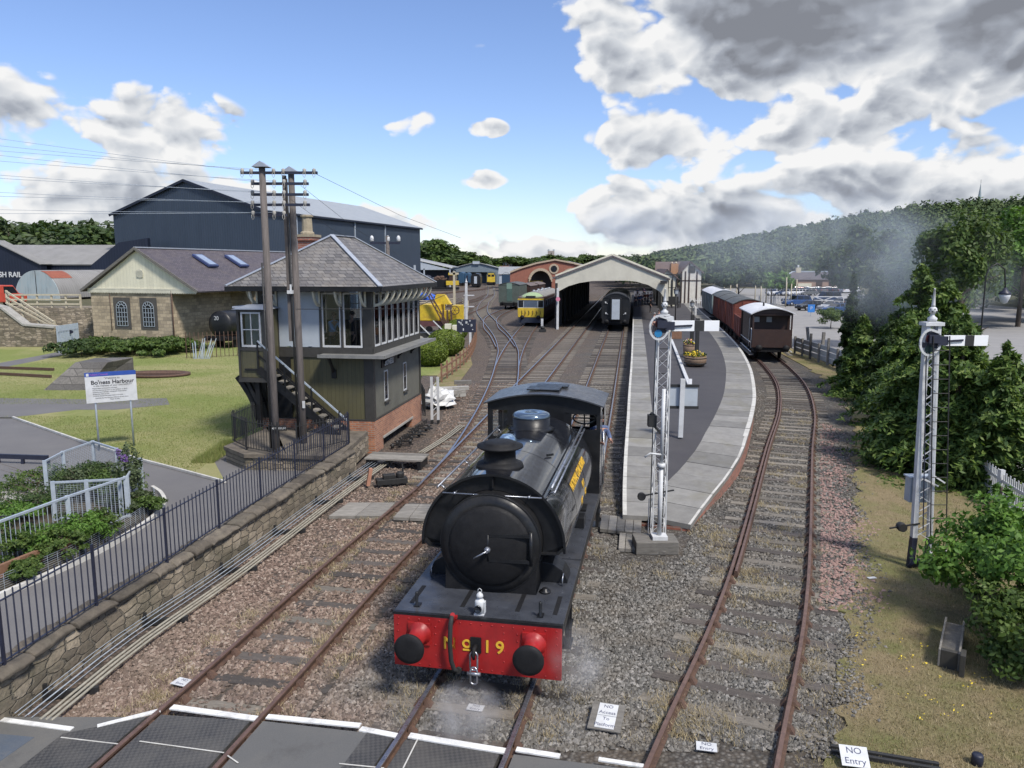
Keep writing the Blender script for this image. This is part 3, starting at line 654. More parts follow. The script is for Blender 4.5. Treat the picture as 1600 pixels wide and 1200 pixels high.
mb = MB(); strip(mb, cA(-.67), cA(.67), ZC, gap=.03); strip(mb, cC(-.67), cC(.67), ZC, gap=.03); strip(mb, cD(-.67), cD(.67), ZC-.03, gap=.05)
strip(mb, cA(-1.7), cA(-.84), ZC+.008, gap=.0); strip(mb, cC(-1.25), cC(-.85), ZC+.004, gap=.03)
structure('crossing_panels', mb, M['rubpanel'])
mb = MB(); strip(mb, lambda y: -9.0, lambda y: -6.55+.25*(y-9), ZC+.004, gap=.14); structure('crossing_patch', mb, M['bluish'])
mb = MB()
for a, b, w in (((5, 1122), (116, 1137), .085), ((152, 1133), (250, 1108), .08), ((272, 1102), (405, 1120), .11), ((420, 1117), (565, 1131), .10), ((566, 1136), (628, 1148), .10), ((642, 1146), (795, 1171), .11), ((808, 1168), (876, 1179), .09), ((936, 1184), (1006, 1195), .07)):
    p, q = G(*a, ZC), G(*b, ZC); d = (q-p).normalized(); n_ = Vector((d.y, -d.x, 0))*w
    jit = [p, q, q+n_, p+n_]; slab(mb, [(k.x, k.y) for k in (p, q, q+n_, p+n_)][::-1], ZC+.014, .02)
ml = MB()
for a, b in (((95, 1152), (190, 1163)), ((218, 1158), (350, 1176)), ((352, 1178), (372, 1192)), ((530, 1193), (600, 1200)), ((655, 1150), (630, 1200))): ml.bar(G(*a, ZC+.009), G(*b, ZC+.009), .018, .004)
structure('crossing_joint', ml, M['kerb'])
structure('crossing_edge_line', mb, M['linepaint'] if 'linepaint' in M else pm('worn_white_line', (.72, .72, .70), (.60, .60, .58), 6, .6, dirt=(.25, .24, .22), damt=.8, dscale=4))
# ================================================================ STEAM LOCOMOTIVE
def person(label, loc, rz, top=(.1, .2, .4), legs=(.03, .03, .04), pose='stand', hair='hair', group=None, h=1.74):
    s = h/1.74
    t = thing('person', label, 'person', loc, rz, group); t.scale = (s, s, s)
    arms = {'stand': [(.19, 0, 1.42), (.24, .01, 1.14), (.25, -.07, .90)],
            'reach': [(.19, -.02, 1.40), (.22, -.20, 1.18), (.16, -.42, 1.08)],
            'lean': [(.19, -.02, 1.40), (.25, -.14, 1.18), (.17, -.34, 1.14)]}[pose if pose in ('reach', 'lean') else 'stand']
    lean = -.10 if pose == 'reach' else (-.16 if pose == 'lean' else 0)
    def up(p): k = max(0, p[2]-.95)/.6; return (p[0], p[1]+lean*k*1.2, p[2]-.02*k*abs(lean)*10)
    def skin(name, verts, edges, mat, parent, sub=1):
        me = bpy.data.meshes.new(name); me.from_pydata([v[0] for v in verts], edges, []); me.materials.append(mat)
        o = bpy.data.objects.new(name, me); C.objects.link(o); o.parent = parent
        o.modifiers.new('skin', 'SKIN'); me.skin_vertices or None
        lay = me.skin_vertices[0].data if me.skin_vertices else None
        if lay is None: return o
        for i, v in enumerate(verts): lay[i].radius = (v[1], v[1] if len(v) < 3 else v[2]); lay[i].use_root = (i == 0)
        sb = o.modifiers.new('subdivision', 'SUBSURF'); sb.levels = sub; sb.render_levels = sub
        for m_ in o.modifiers: pass
        return o
    def mkskin(name, verts, edges, mat, parent, sub=1):
        bm_o = skin(name, verts, edges, mat, parent, sub)
        if not bm_o.data.skin_vertices:
            import bmesh
            bm = bmesh.new(); bm.from_mesh(bm_o.data); ly = bm.verts.layers.skin.verify()
            for i, v in enumerate(bm.verts):
                q = verts[i]; v[ly].radius = (q[1], q[1] if len(q) < 3 else q[2]); v[ly].use_root = (i == 0)
            bm.to_mesh(bm_o.data); bm.free()
            sb = bm_o.modifiers.new('subdivision', 'SUBSURF'); sb.levels = sub; sb.render_levels = sub
        return bm_o
    Vb = [((0, 0, .96), .115, .09), ((0, .005, 1.18), .12, .09), ((0, .0, 1.38), .14, .085), ((0, 0, 1.50), .05), ((0, -.01, 1.575), .052), ((0, -.012, 1.66), .078, .092), ((0, -.0, 1.72), .06, .07)]
    Eb = [(i, i+1) for i in range(6)]
    for sx in (-1, 1):
        b = len(Vb); Vb += [((sx*.09, 0, .90), .085), ((sx*.10, -.01, .50), .055), ((sx*.10, .02, .10), .038), ((sx*.10, -.08, .04), .035), ((sx*.10, -.16, .03), .025)]
        Eb += [(0, b), (b, b+1), (b+1, b+2), (b+2, b+3), (b+3, b+4)]
        a = [(sx*p[0], p[1], p[2]) for p in arms]; b = len(Vb)
        Vb += [(a[0], .05), (a[1], .038), (a[2], .026)]; Eb += [(2, b), (b, b+1), (b+1, b+2)]
        d = (Vector(a[2])-Vector(a[1])).normalized(); pc = Vector(a[2])+d*.07; c = len(Vb)
        Vb.append((tuple(pc), .03, .018)); Eb.append((b+2, c))
        sd = d.cross(Vector((0, 1, .3))).normalized()
        for k in range(4):
            f0 = pc+d*.035+sd*(k-1.5)*.02; f1 = f0+d*(.04+.006*(1.5-abs(k-1.5)))+Vector((0, -.012, 0)); f2 = f1+d*.022+Vector((0, -.02, 0)); n = len(Vb)
            Vb += [(tuple(f0), .0085), (tuple(f1), .008), (tuple(f2), .007)]; Eb += [(c, n), (n, n+1), (n+1, n+2)]
        th = pc-d*.02-sd*.035; n = len(Vb); Vb += [(tuple(th), .0095), (tuple(th+d*.035-sd*.01), .008)]; Eb += [(c, n), (n, n+1)]
    Vb = [(up(v[0]),)+tuple(v[1:]) for v in Vb]
    body = mkskin('body', Vb, Eb, M['skin'], t, 1)
    f = MB()
    hd = up((0, -.012, 1.655))
    f.mi = 0; f.sphere((hd[0], hd[1]-.088, hd[2]-.012), .014, 8, 6, (.8, 1.1, 1.3))
    f.mi = 1
    for sx in (-1, 1): f.sphere((hd[0]+sx*.03, hd[1]-.078, hd[2]+.012), .011, 8, 6, (1.2, .6, .8))
    f.mi = 2; f.cbox((hd[0], hd[1]-.083, hd[2]-.045), (.045, .01, .009)); f.mi = 0
    for sx in (-1, 1): f.sphere((hd[0]+sx*.078, hd[1]+.01, hd[2]-.005), .02, 8, 6, (.5, .8, 1.3))
    f.build('face', [M['skin'], M['rubber'], M['lip']], body)
    hr = MB(); hr.sphere((hd[0], hd[1]+.018, hd[2]+.03), .092, 14, 10, (.98, 1.05, .95)); hr.build('hair', M[hair], t)
    cm = pm('shirt_cloth', top, None, 9, .85, bmp=.25, bscale=30); lm = pm('trouser_cloth', legs, None, 9, .9, bmp=.25, bscale=30)
    Vt = [((0, 0, .95), .135, .105), ((0, .005, 1.18), .14, .105), ((0, 0, 1.39), .155, .10), ((0, 0, 1.49), .065)]
    Et = [(0, 1), (1, 2), (2, 3)]
    for sx in (-1, 1):
        a = [(sx*p[0], p[1], p[2]) for p in arms]; b = len(Vt); m_ = [(a[1][i]*.25+a[2][i]*.75) for i in range(3)]
        Vt += [(a[0], .066), (a[1], .052), (tuple(m_), .042)]; Et += [(2, b), (b, b+1), (b+1, b+2)]
    mkskin('jacket', [(up(v[0]),)+tuple(v[1:]) for v in Vt], Et, cm, t, 1)
    Vl = [((0, 0, .99), .128, .10)]; El = []
    for sx in (-1, 1): b = len(Vl); Vl += [((sx*.09, 0, .88), .098), ((sx*.10, -.01, .50), .07), ((sx*.10, .02, .09), .055)]; El += [(0, b), (b, b+1), (b+1, b+2)]
    mkskin('trousers', Vl, El, lm, t, 1)
    sh = MB()
    for sx in (-1, 1): sh.sphere((sx*.10, -.06, .045), .05, 10, 6, (.95, 2.5, .9))
    sh.build('shoes', M['rubber'], t); return t
M['lip'] = pm('lips', (.38, .15, .13), None, 9, .6, bmp=0)
M['greyhair'] = pm('grey_hair', (.30, .29, .27), (.2, .19, .18), 40, .6, bmp=.4)
LRZ = -R(10.9); LOCO = (-.53, 10.62, 0)
T = thing('steam_locomotive', 'black saddle tank steam locomotive with a red buffer beam lettered No 19', 'steam locomotive', LOCO, LRZ)
fb = MB(); fb.box(-1.27, 1.27, 0, .05, .44, 1.25); beam = fb.build('buffer_beam', M['red'], T, bevel=.006)
rv = MB()
def rivet(x, z, r=.013): rv.lathe([(r, .002), (r*.9, -.006), (r*.4, -.010), (0.0001, -.0105)], (x, 0, z), 'y', 8)
for i in range(16): rivet(-1.19+i*.159, 1.20); rivet(-1.19+i*.159, .49)
for z in (.65, .82, .99, 1.1):
    for x in (-1.2, 1.2, -.62, -.40, .62, .42): rivet(x, z)
rv.build('rivets', M['red'], beam)
b = MB()
for s in (-1, 1):
    for z in (0,): b.box(-.36+s*0, -.30, -.012, 0, .47, 1.22) if s == 1 else None
b.build('stiffener', M['red'], beam)
text_obj('lettering', 'N', .27, M['yellow'], beam, facing((-.40, -.008, .86), (1, 0, 0), (0, 0, 1)), .004, bold=.004)
text_obj('lettering', 'o', .27, M['yellow'], beam, facing((-.14, -.008, .905), (1, 0, 0), (0, 0, 1)), .004, bold=.004)
b = MB(); b.box(-.20, -.08, -.012, -.003, .775, .80); b.build('lettering', M['yellow'], beam)
text_obj('lettering', '1', .27, M['yellow'], beam, facing((.17, -.008, .86), (1, 0, 0), (0, 0, 1)), .004, bold=.004)
text_obj('lettering', '9', .27, M['yellow'], beam, facing((.36, -.008, .86), (1, 0, 0), (0, 0, 1)), .004, bold=.004)
for s in (-1, 1):
    b = MB(); b.lathe([(.185, 0), (.185, -.03), (.135, -.05), (.12, -.30), (.125, -.36), (.10, -.37), (.06, -.40), (.06, -.50)], (s*.865, 0, .98), 'y', 20)
    b.cbox((s*.865, -.015, .98), (.34, .03, .34))
    bf = b.build('buffer', M['red'], T)
    h_ = MB(); h_.lathe([(.0001, -.53), (.15, -.535), (.215, -.52), (.225, -.50), (.22, -.475), (.06, -.46)], (s*.865, 0, .98), 'y', 32); h_.build('buffer_head', M['soot'], bf)
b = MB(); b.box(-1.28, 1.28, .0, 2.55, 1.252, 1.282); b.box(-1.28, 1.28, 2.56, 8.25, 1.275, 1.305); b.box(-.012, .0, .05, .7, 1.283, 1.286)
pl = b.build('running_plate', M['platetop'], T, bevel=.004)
b = MB(); b.box(-1.285, 1.285, -.004, .06, 1.2525, 1.290)
for s in (-1, 1): b.box(s*1.26-.02, s*1.26+.02, .06, 8.2, 1.10, 1.2515)
b.build('valance', M['black'], T)
for x in (-.98, .92):
    b = MB(); b.lathe([(.03, 1.284), (.03, 1.30), (.022, 1.31), (.026, 1.50), (.018, 1.52), (.0001, 1.521)], (x, .24, 0), 'z', 8); b.cbox((x, .28, 1.295), (.09, .13, .02)); b.build('lamp_iron', M['black'], T)
b = MB()
for s in (-1, 1): b.box(s*.6-.02, s*.6+.02, .06, 8.2, .45, 1.25)
b.box(-.6, .6, 1.0, 1.05, .5, 1.2); b.build('frames', M['soot'], T)
for x in (-1.1, -.3, .55, 1.12): b = MB(); b.box(x-.035, x+.035, .35, 1.0, 1.2825, 1.2865); b.build('plate_joint', M['soot'], pl)
SC, SR = 2.07, .80
b = MB()
n = 40; prof = []
for k in range(n+1):
    a = PI*1.18-(PI*1.36)*k/n; prof.append((SR*math.cos(a), SC+SR*math.sin(a)))
pr_ = prof[::-1]; poly = [(.62, 1.283), (.60, 1.5)]+[p for p in pr_][0:0]
arc = [(SR*math.cos(a), SC+SR*math.sin(a)) for a in [(-.12*PI)+(1.24*PI)*k/n for k in range(n+1)]]
poly = [(.74, 1.283), (.73, 1.6)]+arc+[(-.73, 1.6), (-.74, 1.283)]
nn = len(poly); y0, y1 = .98, 2.35
vs = [(x, y0, z) for x, z in poly]+[(x, y1, z) for x, z in poly]
b.add(vs, [tuple(range(nn))[::-1]], False); b.add(vs, [(i, (i+1) % nn, nn+(i+1) % nn, nn+i) for i in range(nn)], True)
sb_ = b.build('smokebox', M['soot'], T, fix=False)
b = MB(); b.lathe([(SR+.012, 1.165), (SR+.012, 1.21)], (0, -.2, SC), 'y', 48); b.lathe([(.79, 1.178), (.79, 1.15), (.64, 1.15)], (0, -.2, SC), 'y', 48); b.build('smokebox_ring', M['black'], sb_)
b = MB(); b.lathe([(.66, 1.178), (.655, 1.13), (.60, 1.10), (.45, 1.05), (.25, 1.015), (.0001, 1.0)], (0, -.2, SC-.02), 'y', 48)
dr = b.build('smokebox_door', M['soot'], T)
b = MB()
for z in (.20, -.20): b.bar((.02, .835, SC+z), (.66, .88, SC+z*1.05), .06, .05)
b.tube([(.67, .87, SC-.27), (.67, .87, SC+.27)], .03, 8); b.tube([(.0, .82, SC+.21), (.0, .82, SC-.21)], .018, 8)
b.build('hinge_strap', M['black'], dr)
b = MB(); b.lathe([(.05, 1.01), (.05, .95), (.03, .94), (.03, .90)], (0, -.2, SC-.02), 'y', 12); b.tube([(0, .71, SC-.02), (-.2, .69, SC-.14)], .013, 8); b.build('door_handle', M['steel'], dr)
TC_, TR = 2.00, 1.18
def tankprof(r=TR, zc=TC_, low=1.90):
    p = [(r*.62, low-.02), (r*.90, low), (r*.985, low+.1)]
    for k in range(41):
        a = -.02*PI+(1.04*PI)*k/40; e_ = 1.0
        p.append((r*math.cos(a), zc+r*math.sin(a)*.985))
    return p+[(-r*.985, low+.1), (-r*.90, low), (-r*.62, low-.02)]
tp = tankprof(); ti = tankprof(TR-.04, TC_, 1.92)
b = MB(); nn = len(tp); vs = [(x, 1.15, z) for x, z in tp]+[(x, 6.05, z) for x, z in tp]
b.add(vs, [(i, i+1, nn+i+1, nn+i) for i in range(nn-1)], True)
b.add(vs, [tuple(range(nn, 2*nn))], False)
ins = MB()
tank = b.build('saddle_tank', M['blackgloss'], T, fix=False)
b = MB()
vs = [(x, 1.24, z) for x, z in ti]; hole = [((SR+.01)*math.cos(a), 1.24, SC+(SR+.01)*math.sin(a)) for a in [-.13*PI+1.26*PI*k/(len(ti)-1) for k in range(len(ti))]]
b.add(vs+hole, [(i, i+1, len(ti)+i+1, len(ti)+i) for i in range(len(ti)-1)], False)
rim = [(x, 1.15, z) for x, z in tp]; rin = [(x, 1.15, z) for x, z in ti]; rib = [(x, 1.24, z) for x, z in ti]; k = len(tp)
b.add(rim+rin+rib, [(i, i+1, k+i+1, k+i) for i in range(k-1)]+[(k+i, k+i+1, 2*k+i+1, 2*k+i) for i in range(k-1)], False)
b.build('tank_front', M['black'], tank, fix=False)
b = MB(); b.tube([(-.80, 1.10, 2.83), (.80, 1.10, 2.83)], .013, 8)
for x in (-.6, .6): b.tube([(x, 1.10, 2.83), (x, 1.24, 2.83)], .012, 6); b.sphere((x, 1.09, 2.835), .026)
b.build('front_handrail', M['steel'], tank)
b = MB(); b.box(-.012, .012, 1.18, 1.24, 2.92, 3.1); b.build('lamp_bracket', M['soot'], tank)
for s in (-1, 1):
    b = MB(); pts = [(s*1.17, 1.55+i*.5, 2.34) for i in range(11)]; b.tube([(s*.96, 1.35, 2.84), (s*.96, 6.3, 2.84)], .017, 8)
    for y in (1.5, 3.1, 4.7, 6.0): b.tube([(s*.96, y, 2.84), (s*.86, y, 2.78)], .014, 6)
    if s == 1: b.tube([(s*.91, 1.37, 2.91), (s*.91, 6.3, 2.91)], .022, 8)
    b.build('handrail', M['steel'], tank)
def tankpt(a, r=TR+.003): return (r*math.cos(a), TC_+r*math.sin(a)*.985)
def tanktext(s, size, a, y):
    x, z = tankpt(a); x2, z2 = tankpt(a+.01); text_obj('lettering', s, size, M['yellow'], tank, facing((x, y, z), (0, 1, 0), (x2-x, 0, z2-z)), .003, sx=.86, bold=.006)
tanktext('NATIONAL COAL BOARD', .21, .44, 3.9); tanktext('N  I', .19, .20, 4.1); tanktext('F E         1 9', .19, .01, 4.0)
for nm, y, r in (('seam', 2.8, 0), ('seam', 4.4, 0)):
    b = MB(); q = [(x*1.0015, z) for x, z in tankprof(TR+.003)]; kk = len(q); v_ = [(x, y, z) for x, z in q]+[(x, y+.05, z) for x, z in q]; b.add(v_, [(i, i+1, kk+i+1, kk+i) for i in range(kk-1)], True)
    b.build('tank_band', M['blackgloss'], tank, fix=False)
b = MB(); b.lathe([(.16, 3.12), (.17, 3.18), (.14, 3.24), (.09, 3.28), (.0001, 3.29)], (-.22, 3.5, 0), 'z', 20, scale=(1, 1.3)); b.build('tank_filler', M['steelblue'] if 'steelblue' in M else pm('polished_lid', (.30, .42, .55), (.2, .3, .42), 3, .15, .7, bmp=0), tank)
b = MB(); b.lathe([(.40, 3.10), (.38, 3.165), (.30, 3.20), (.265, 3.23), (.26, 3.39), (.31, 3.41), (.385, 3.445), (.385, 3.47), (.28, 3.48), (.27, 3.515), (.24, 3.53), (.0001, 3.53)], (-.02, 1.85, 0), 'z', 32); b.build('chimney', M['soot'], T)
b = MB(); b.lathe([(.48, 3.11), (.41, 3.145), (.385, 3.17), (.38, 3.36)], (0, 4.9, 0), 'z', 40); dm = b.build('dome', M['black'], T)
b = MB(); b.lathe([(.381, 3.355), (.387, 3.38), (.37, 3.43), (.30, 3.46), (.06, 3.47), (.05, 3.46), (.0001, 3.46)], (0, 4.9, 0), 'z', 40); b.build('dome_cover', pm('polished_steel_sky_tint', (.15, .20, .26), (.09, .13, .18), 2, .16, .6, bmp=.02, bscale=4), dm)  # blue of the reflected sky is put into the cover's base colour
for y in (3.1, ):
    b = MB(); b.bar((.60, 3.0, 3.04), (.68, 3.25, 3.00), .02, .04); b.build('grab_iron', M['black'], tank)
b = MB(); b.lathe([(.78, 6.0), (.78, 6.62)], (0, 0, 2.02), 'y', 40); b.build('firebox', M['soot'], T)
CY0, CY1, CW = 6.55, 8.20, 1.29
b = MB()
RZ = lambda x: 3.58-.24*(x/1.35)**2
roof = [(-1.36+2.72*i/24) for i in range(25)]
vs = []; 
for y in (CY0-.12, CY1+.05):
    for x in roof: vs.append((x, y, RZ(x)))
    for x in roof: vs.append((x, y, RZ(x)-.03))
b.add(vs, [(i, i+1, 50+i+1, 50+i) for i in range(24)]+[(25+i, 75+i, 75+i+1, 25+i+1) for i in range(24)], True)
b.add(vs, [(i, 25+i, 26+i, i+1) for i in range(24)]+[(50+i, 51+i, 76+i, 75+i) for i in range(24)]+[(0, 50, 75, 25), (24, 49, 99, 74)], False)
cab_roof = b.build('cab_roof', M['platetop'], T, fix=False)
b = MB(); b.cbox((-.05, 7.05, 3.61), (.75, .55, .025)); b.cbox((.08, 7.5, 3.605), (.75, .35, .03)); b.build('roof_hatch', M['black'], cab_roof)
b = MB()
def plate(poly, y0, y1): b.prism(poly, y0, y1, 'y')
top = lambda x0, x1, n=6: [(x1+(x0-x1)*i/n, RZ(x1+(x0-x1)*i/n)-.031) for i in range(n+1)]
Y0, Y1 = CY0, CY0+.02
plate([(-CW, 1.31), (-.78, 1.31), (-.78, 2.55), (-CW, 2.55)], Y0, Y1); plate([(.78, 1.31), (CW, 1.31), (CW, 2.78), (.78, 2.78)], Y0, Y1)
plate([(-CW, 2.55), (-1.19, 2.55), (-1.19, 3.16), (-CW, 3.16)], Y0, Y1); plate([(-.83, 2.55), (-.1, 2.55), (-.1, 3.16), (-.83, 3.16)], Y0, Y1)
plate([(-CW, 3.16), (.5, 3.16)]+top(-CW, .5), Y0, Y1)
plate([(-.1, 2.0), (.5, 2.0), (.5, 3.16), (-.1, 3.16)], Y0, Y1); plate([(.5, 2.55), (.64, 2.55), (.64, 3.12), (.5, 3.16)], Y0, Y1); plate([(1.2, 2.78), (CW, 2.78), (CW, 3.12), (1.2, 3.12)], Y0, Y1)
plate([(.5, 3.12), (CW, 3.12)]+top(.5, CW), Y0, Y1); plate([(.64, 2.62), (1.2, 2.62), (1.2, 2.78), (.64, 2.78)], Y0+.001, Y1-.001)
cab = b.build('cab', M['black'], T)
b = MB()
for s in (-1, 1):
    x0, x1 = s*CW, s*(CW-.022)
    b.box(x0, x1, CY0+.022, CY1, 1.31, 2.28); b.box(x0, x1, CY0+.022, 6.98, 2.281, 3.16); b.box(x0, x1, 7.72, CY1, 2.281, 3.16)
    b.box(x0, x1, CY0+.022, CY1, 3.161, RZ(CW)-.032)
b.build('cab_side', M['blackgloss'], cab, bevel=.003)
b = MB(); b.box(-CW+.03, CW-.03, CY1-.03, CY1-.005, 1.31, 2.5); b.box(-CW+.03, -.7, CY1-.03, CY1-.005, 2.5, 3.3); b.box(.9, CW-.03, CY1-.03, CY1-.005, 2.5, 3.3); b.box(-CW+.03, CW-.03, CY0+.03, CY1-.04, 1.31, 1.45)
b.build('cab_back', M['soot'], cab)
for s in (-1, 1):
    b = MB(); b.box(s*(CW+.012), s*(CW-.03), 6.965, 6.985, 1.4, 3.12); b.tube([(s*(CW+.05), 6.9, 1.45), (s*(CW+.05), 6.9, 2.7)], .014, 6); b.build('grab_rail', M['steel'], cab)
b = MB(); b.box(-1.195, -.825, CY0+.006, CY0+.012, 2.55, 3.16); b.build('window', M['glass'], cab)
b = MB()
for k in range(24):
    a, c = 2*PI*k/24, 2*PI*(k+1)/24; b.bar((.9+.26*math.cos(a), 6.85, 2.98+.13*math.sin(a)), (.9+.26*math.cos(c), 6.85, 2.98+.13*math.sin(c)), .03)
b.bar((.64, 6.85, 2.98), (1.16, 6.85, 2.98), .025); b.bar((.9, 6.85, 2.5), (.9, 6.85, 3.11), .03); b.build('brake_wheel', M['black'], cab)
for y in (2.35, 4.05, 5.75):
    for s in (-1, 1):
        b = MB(); b.lathe([(.60, s*.68), (.60, s*.80), (.53, s*.81), (.52, s*.76)], (0, y, .76), 'x', 32)
        b.lathe([(.12, s*.72), (.12, s*.84), (.05, s*.86)], (0, y, .76), 'x', 12)
        for k in range(10): a = 2*PI*k/10; b.bar((s*.765, y+.1*math.cos(a), .76+.1*math.sin(a)), (s*.765, y+.54*math.cos(a), .76+.54*math.sin(a)), .05, .05, (1, 0, 0))
        b.build('wheel', M['soot'], T)
for s in (-1, 1):
    b = MB(); b.bar((s*.9, 2.35, .62), (s*.9, 5.75, .62), .05, .11)
    for y in (2.35, 4.05, 5.75): b.lathe([(.1, s*.86), (.1, s*.94)], (0, y, .62), 'x', 12)
    b.build('coupling_rod', M['steel'], T)
    for y in (6.75, .95): b = MB(); b.box(s*1.20, s*1.27, y, y+.03, .45, 1.10); b.box(s*1.20, s*1.27, y+.35, y+.38, .45, 1.10); b.box(s*1.05, s*1.30, y, y+.38, .44, .46); b.box(s*1.05, s*1.30, y, y+.38, .76, .78); b.build('footstep', M['black'], T)
    b = MB(); b.prism([(.66, 1.283), (1.17, 1.283), (1.16, 1.36), (1.08, 1.50), (.92, 1.60), (.66, 1.64)] if s == 1 else [(-.66, 1.64), (-.92, 1.60), (-1.08, 1.50), (-1.16, 1.36), (-1.17, 1.283), (-.66, 1.283)], 1.52, 1.95, 'y'); b.build('sandbox', M['black'], T, bevel=.01)
    b = MB(); b.tube([(s*1.1, 1.40, 1.29), (s*1.1, 1.40, 1.42), (s*1.1, 1.5, 1.45), (s*1.1, 1.6, 1.42), (s*1.1, 1.6, 1.29)], .013, 6); b.build('lifting_loop', M['steel'], T)
b = MB(); b.lathe([(.09, 1.284), (.09, 1.31), (.05, 1.32), (.05, 1.345), (.0001, 1.35)], (.86, 1.12, 0), 'z', 14); b.build('filler_cap', M['black'], T)
b = MB(); b.tube([(1.05, 6.4, 1.85), (1.08, 5.8, 1.80), (1.02, 5.1, 1.45), (.98, 4.8, 1.40), (.98, 4.7, 1.31)], .022, 8); b.tube([(.95, 6.4, 1.7), (.95, 5.3, 1.62), (.85, 5.0, 1.31)], .03, 8); b.build('injector_pipe', M['steel'], T)
b = MB(); b.box(.86, 1.18, 4.15, 4.5, 1.306, 1.52); b.box(.9, 1.12, 5.2, 5.6, 1.306, 1.36); b.build('lubricator', M['black'], T, bevel=.01)
b = MB(); b.tube([(-.33, -.05, 1.24), (-.33, -.05, 1.32), (-.33, -.09, 1.36)], .035, 10); b.cbox((-.33, -.03, 1.3), (.11, .06, .04)); b.build('vacuum_standpipe', M['red'], T)
b = MB(); b.tube([(-.335, -.09, 1.345), (-.345, -.14, 1.25), (-.36, -.15, .95), (-.35, -.12, .65), (-.32, -.08, .50), (-.27, -.06, .47)], [.03, .034, .034, .034, .034, .03], 10); b.lathe([(.05, -.06), (.05, -.02)], (-.26, 0, .47), 'y', 10); b.build('vacuum_hose', M['rubber'], T)
b = MB(); b.cbox((.0, -.015, .88), (.16, .03, .24)); b.tube([(0, -.03, .88), (0, -.14, .87), (0, -.19, .80), (0, -.15, .73)], [.035, .035, .03, .02], 8); b.build('coupling_hook', M['soot'], T)
b = MB()
for i, (zt, zb, w) in enumerate(((.84, .56, .055), (.60, .34, .05))):
    b.tube([(-w, -.15-.01*i, zb+.03), (-w, -.15-.01*i, zt-.04), (-w*.5, -.15, zt), (w*.5, -.15, zt), (w, -.15-.01*i, zt-.04), (w, -.15-.01*i, zb+.03), (w*.5, -.15, zb), (-w*.5, -.15, zb), (-w, -.15-.01*i, zb+.03)], .015, 6, smooth=True)
b.lathe([(.03, -.1), (.03, .1)], (0, -.15, .5), 'x', 8); b.build('coupling_chain', M['steel'], T)
def loc2world(o, p): return Matrix.Translation(o.location) @ Matrix.Rotation(o.rotation_euler.z, 4, 'Z') @ Vector(p)
lp = loc2world(T, (.02, .17, 1.285))
t = thing('headlamp', 'small white oil headlamp standing in the middle of the red buffer beam', 'oil lamp', lp, LRZ)
b = MB(); b.cbox((0, 0, .012), (.15, .14, .02)); b.lathe([(.075, .02), (.075, .20), (.06, .225), (.035, .235), (.035, .26), (.055, .27), (.05, .30), (.03, .33), (.012, .345), (.0001, .35)], (0, 0, 0), 'z', 16); b.tube([(-.03, 0, .33), (-.025, 0, .38), (0, 0, .40), (.025, 0, .38), (.03, 0, .33)], .006, 6); b.box(.07, .085, -.04, .04, .03, .2)
b.build('lamp_body', M['white'], t)
b = MB(); b.lathe([(.055, -.07), (.06, -.095), (.045, -.10), (.04, -.085), (.0001, -.09)], (-.01, 0, .11), 'y', 20); b.build('lens', M['darkglass'], t)
dp = loc2world(T, (1.12, 7.36, 1.30))
person('dark haired engine driver leaning out of the cab side in a blue overall', dp, LRZ+R(35), (.10, .14, .26), (.04, .06, .12), 'lean')
# ================================================================ SIGNAL BOX
def slatem(name, c1, c2, moss=(.16, .15, .10), k=1.7):
    m, nt, bs = newmat(name); v, s_ = wallvec(nt); vv = mapping(nt, v, (1, k, 1))
    b = nt.nodes.new('ShaderNodeTexBrick'); L(nt, vv, b.inputs['Vector']); b.inputs['Scale'].default_value = 1
    b.inputs['Color1'].default_value = (0, 0, 0, 1); b.inputs['Color2'].default_value = (1, 1, 1, 1); b.inputs['Mortar'].default_value = (0, 0, 0, 1)
    b.inputs['Brick Width'].default_value = .26; b.inputs['Row Height'].default_value = .19; b.inputs['Mortar Size'].default_value = .010; b.inputs['Mortar Smooth'].default_value = .3
    col = ramp(nt, b.outputs['Color'], [(0, c2), (1, c1)]); col = mix(nt, b.outputs['Fac'], col, tuple(x*.3 for x in c2))
    col = mix(nt, mrange(nt, noise(nt, coord(nt), 1.1, 8, .7), .48, .7, 0, .6), col, moss)
    col = mix(nt, mrange(nt, noise(nt, coord(nt), 5, 6), .55, .75, 0, .4), col, tuple(x*.5 for x in c2))
    L(nt, col, bs.inputs['Base Color']); bs.inputs['Roughness'].default_value = .6
    zr = mth(nt, 'FRACT', mth(nt, 'MULTIPLY', s_.outputs[2], k/.19))
    bump(nt, bs, mth(nt, 'ADD', mth(nt, 'MULTIPLY', zr, -.7), mth(nt, 'MULTIPLY', b.outputs['Fac'], -.8)), .8, .02); return m
M['slate'] = slatem('roof_slates', (.19, .18, .17), (.10, .095, .095), (.22, .19, .15))
M['slatefar'] = slatem('dark_roof_slates', (.105, .09, .10), (.07, .06, .07), (.12, .10, .09))
SB = thing('signal_box', 'olive timber signal box on a brick base with a slate hipped roof and outside stair', 'signal box', (-4.72, 25.85, 0), -R(9))
W_, D_ = 4.12, 5.9
b = MB(); b.box(-W_, 0, 0, .25, -.1, 1.15); b.box(-W_, -W_+.25, .251, D_, -.1, 1.15); b.box(-W_+.251, -.25, D_-.25, D_, -.1, 1.15)
b.box(-.249, 0, .251, .9, -.1, 1.15); b.box(-.249, 0, 4.5, D_, -.1, 1.15); b.box(-.249, 0, .9, 4.5, .42, 1.15); b.build('brick_base', M['brick'], SB)
b = MB(); b.box(-.22, .04, .85, 4.55, .36, .43); b.build('lintel', M['concrete'], SB)
b = MB(); b.box(-W_+.04, -.33, .04, .1, 1.19, 3.3); b.build('front_boarding', M['olive'], SB)
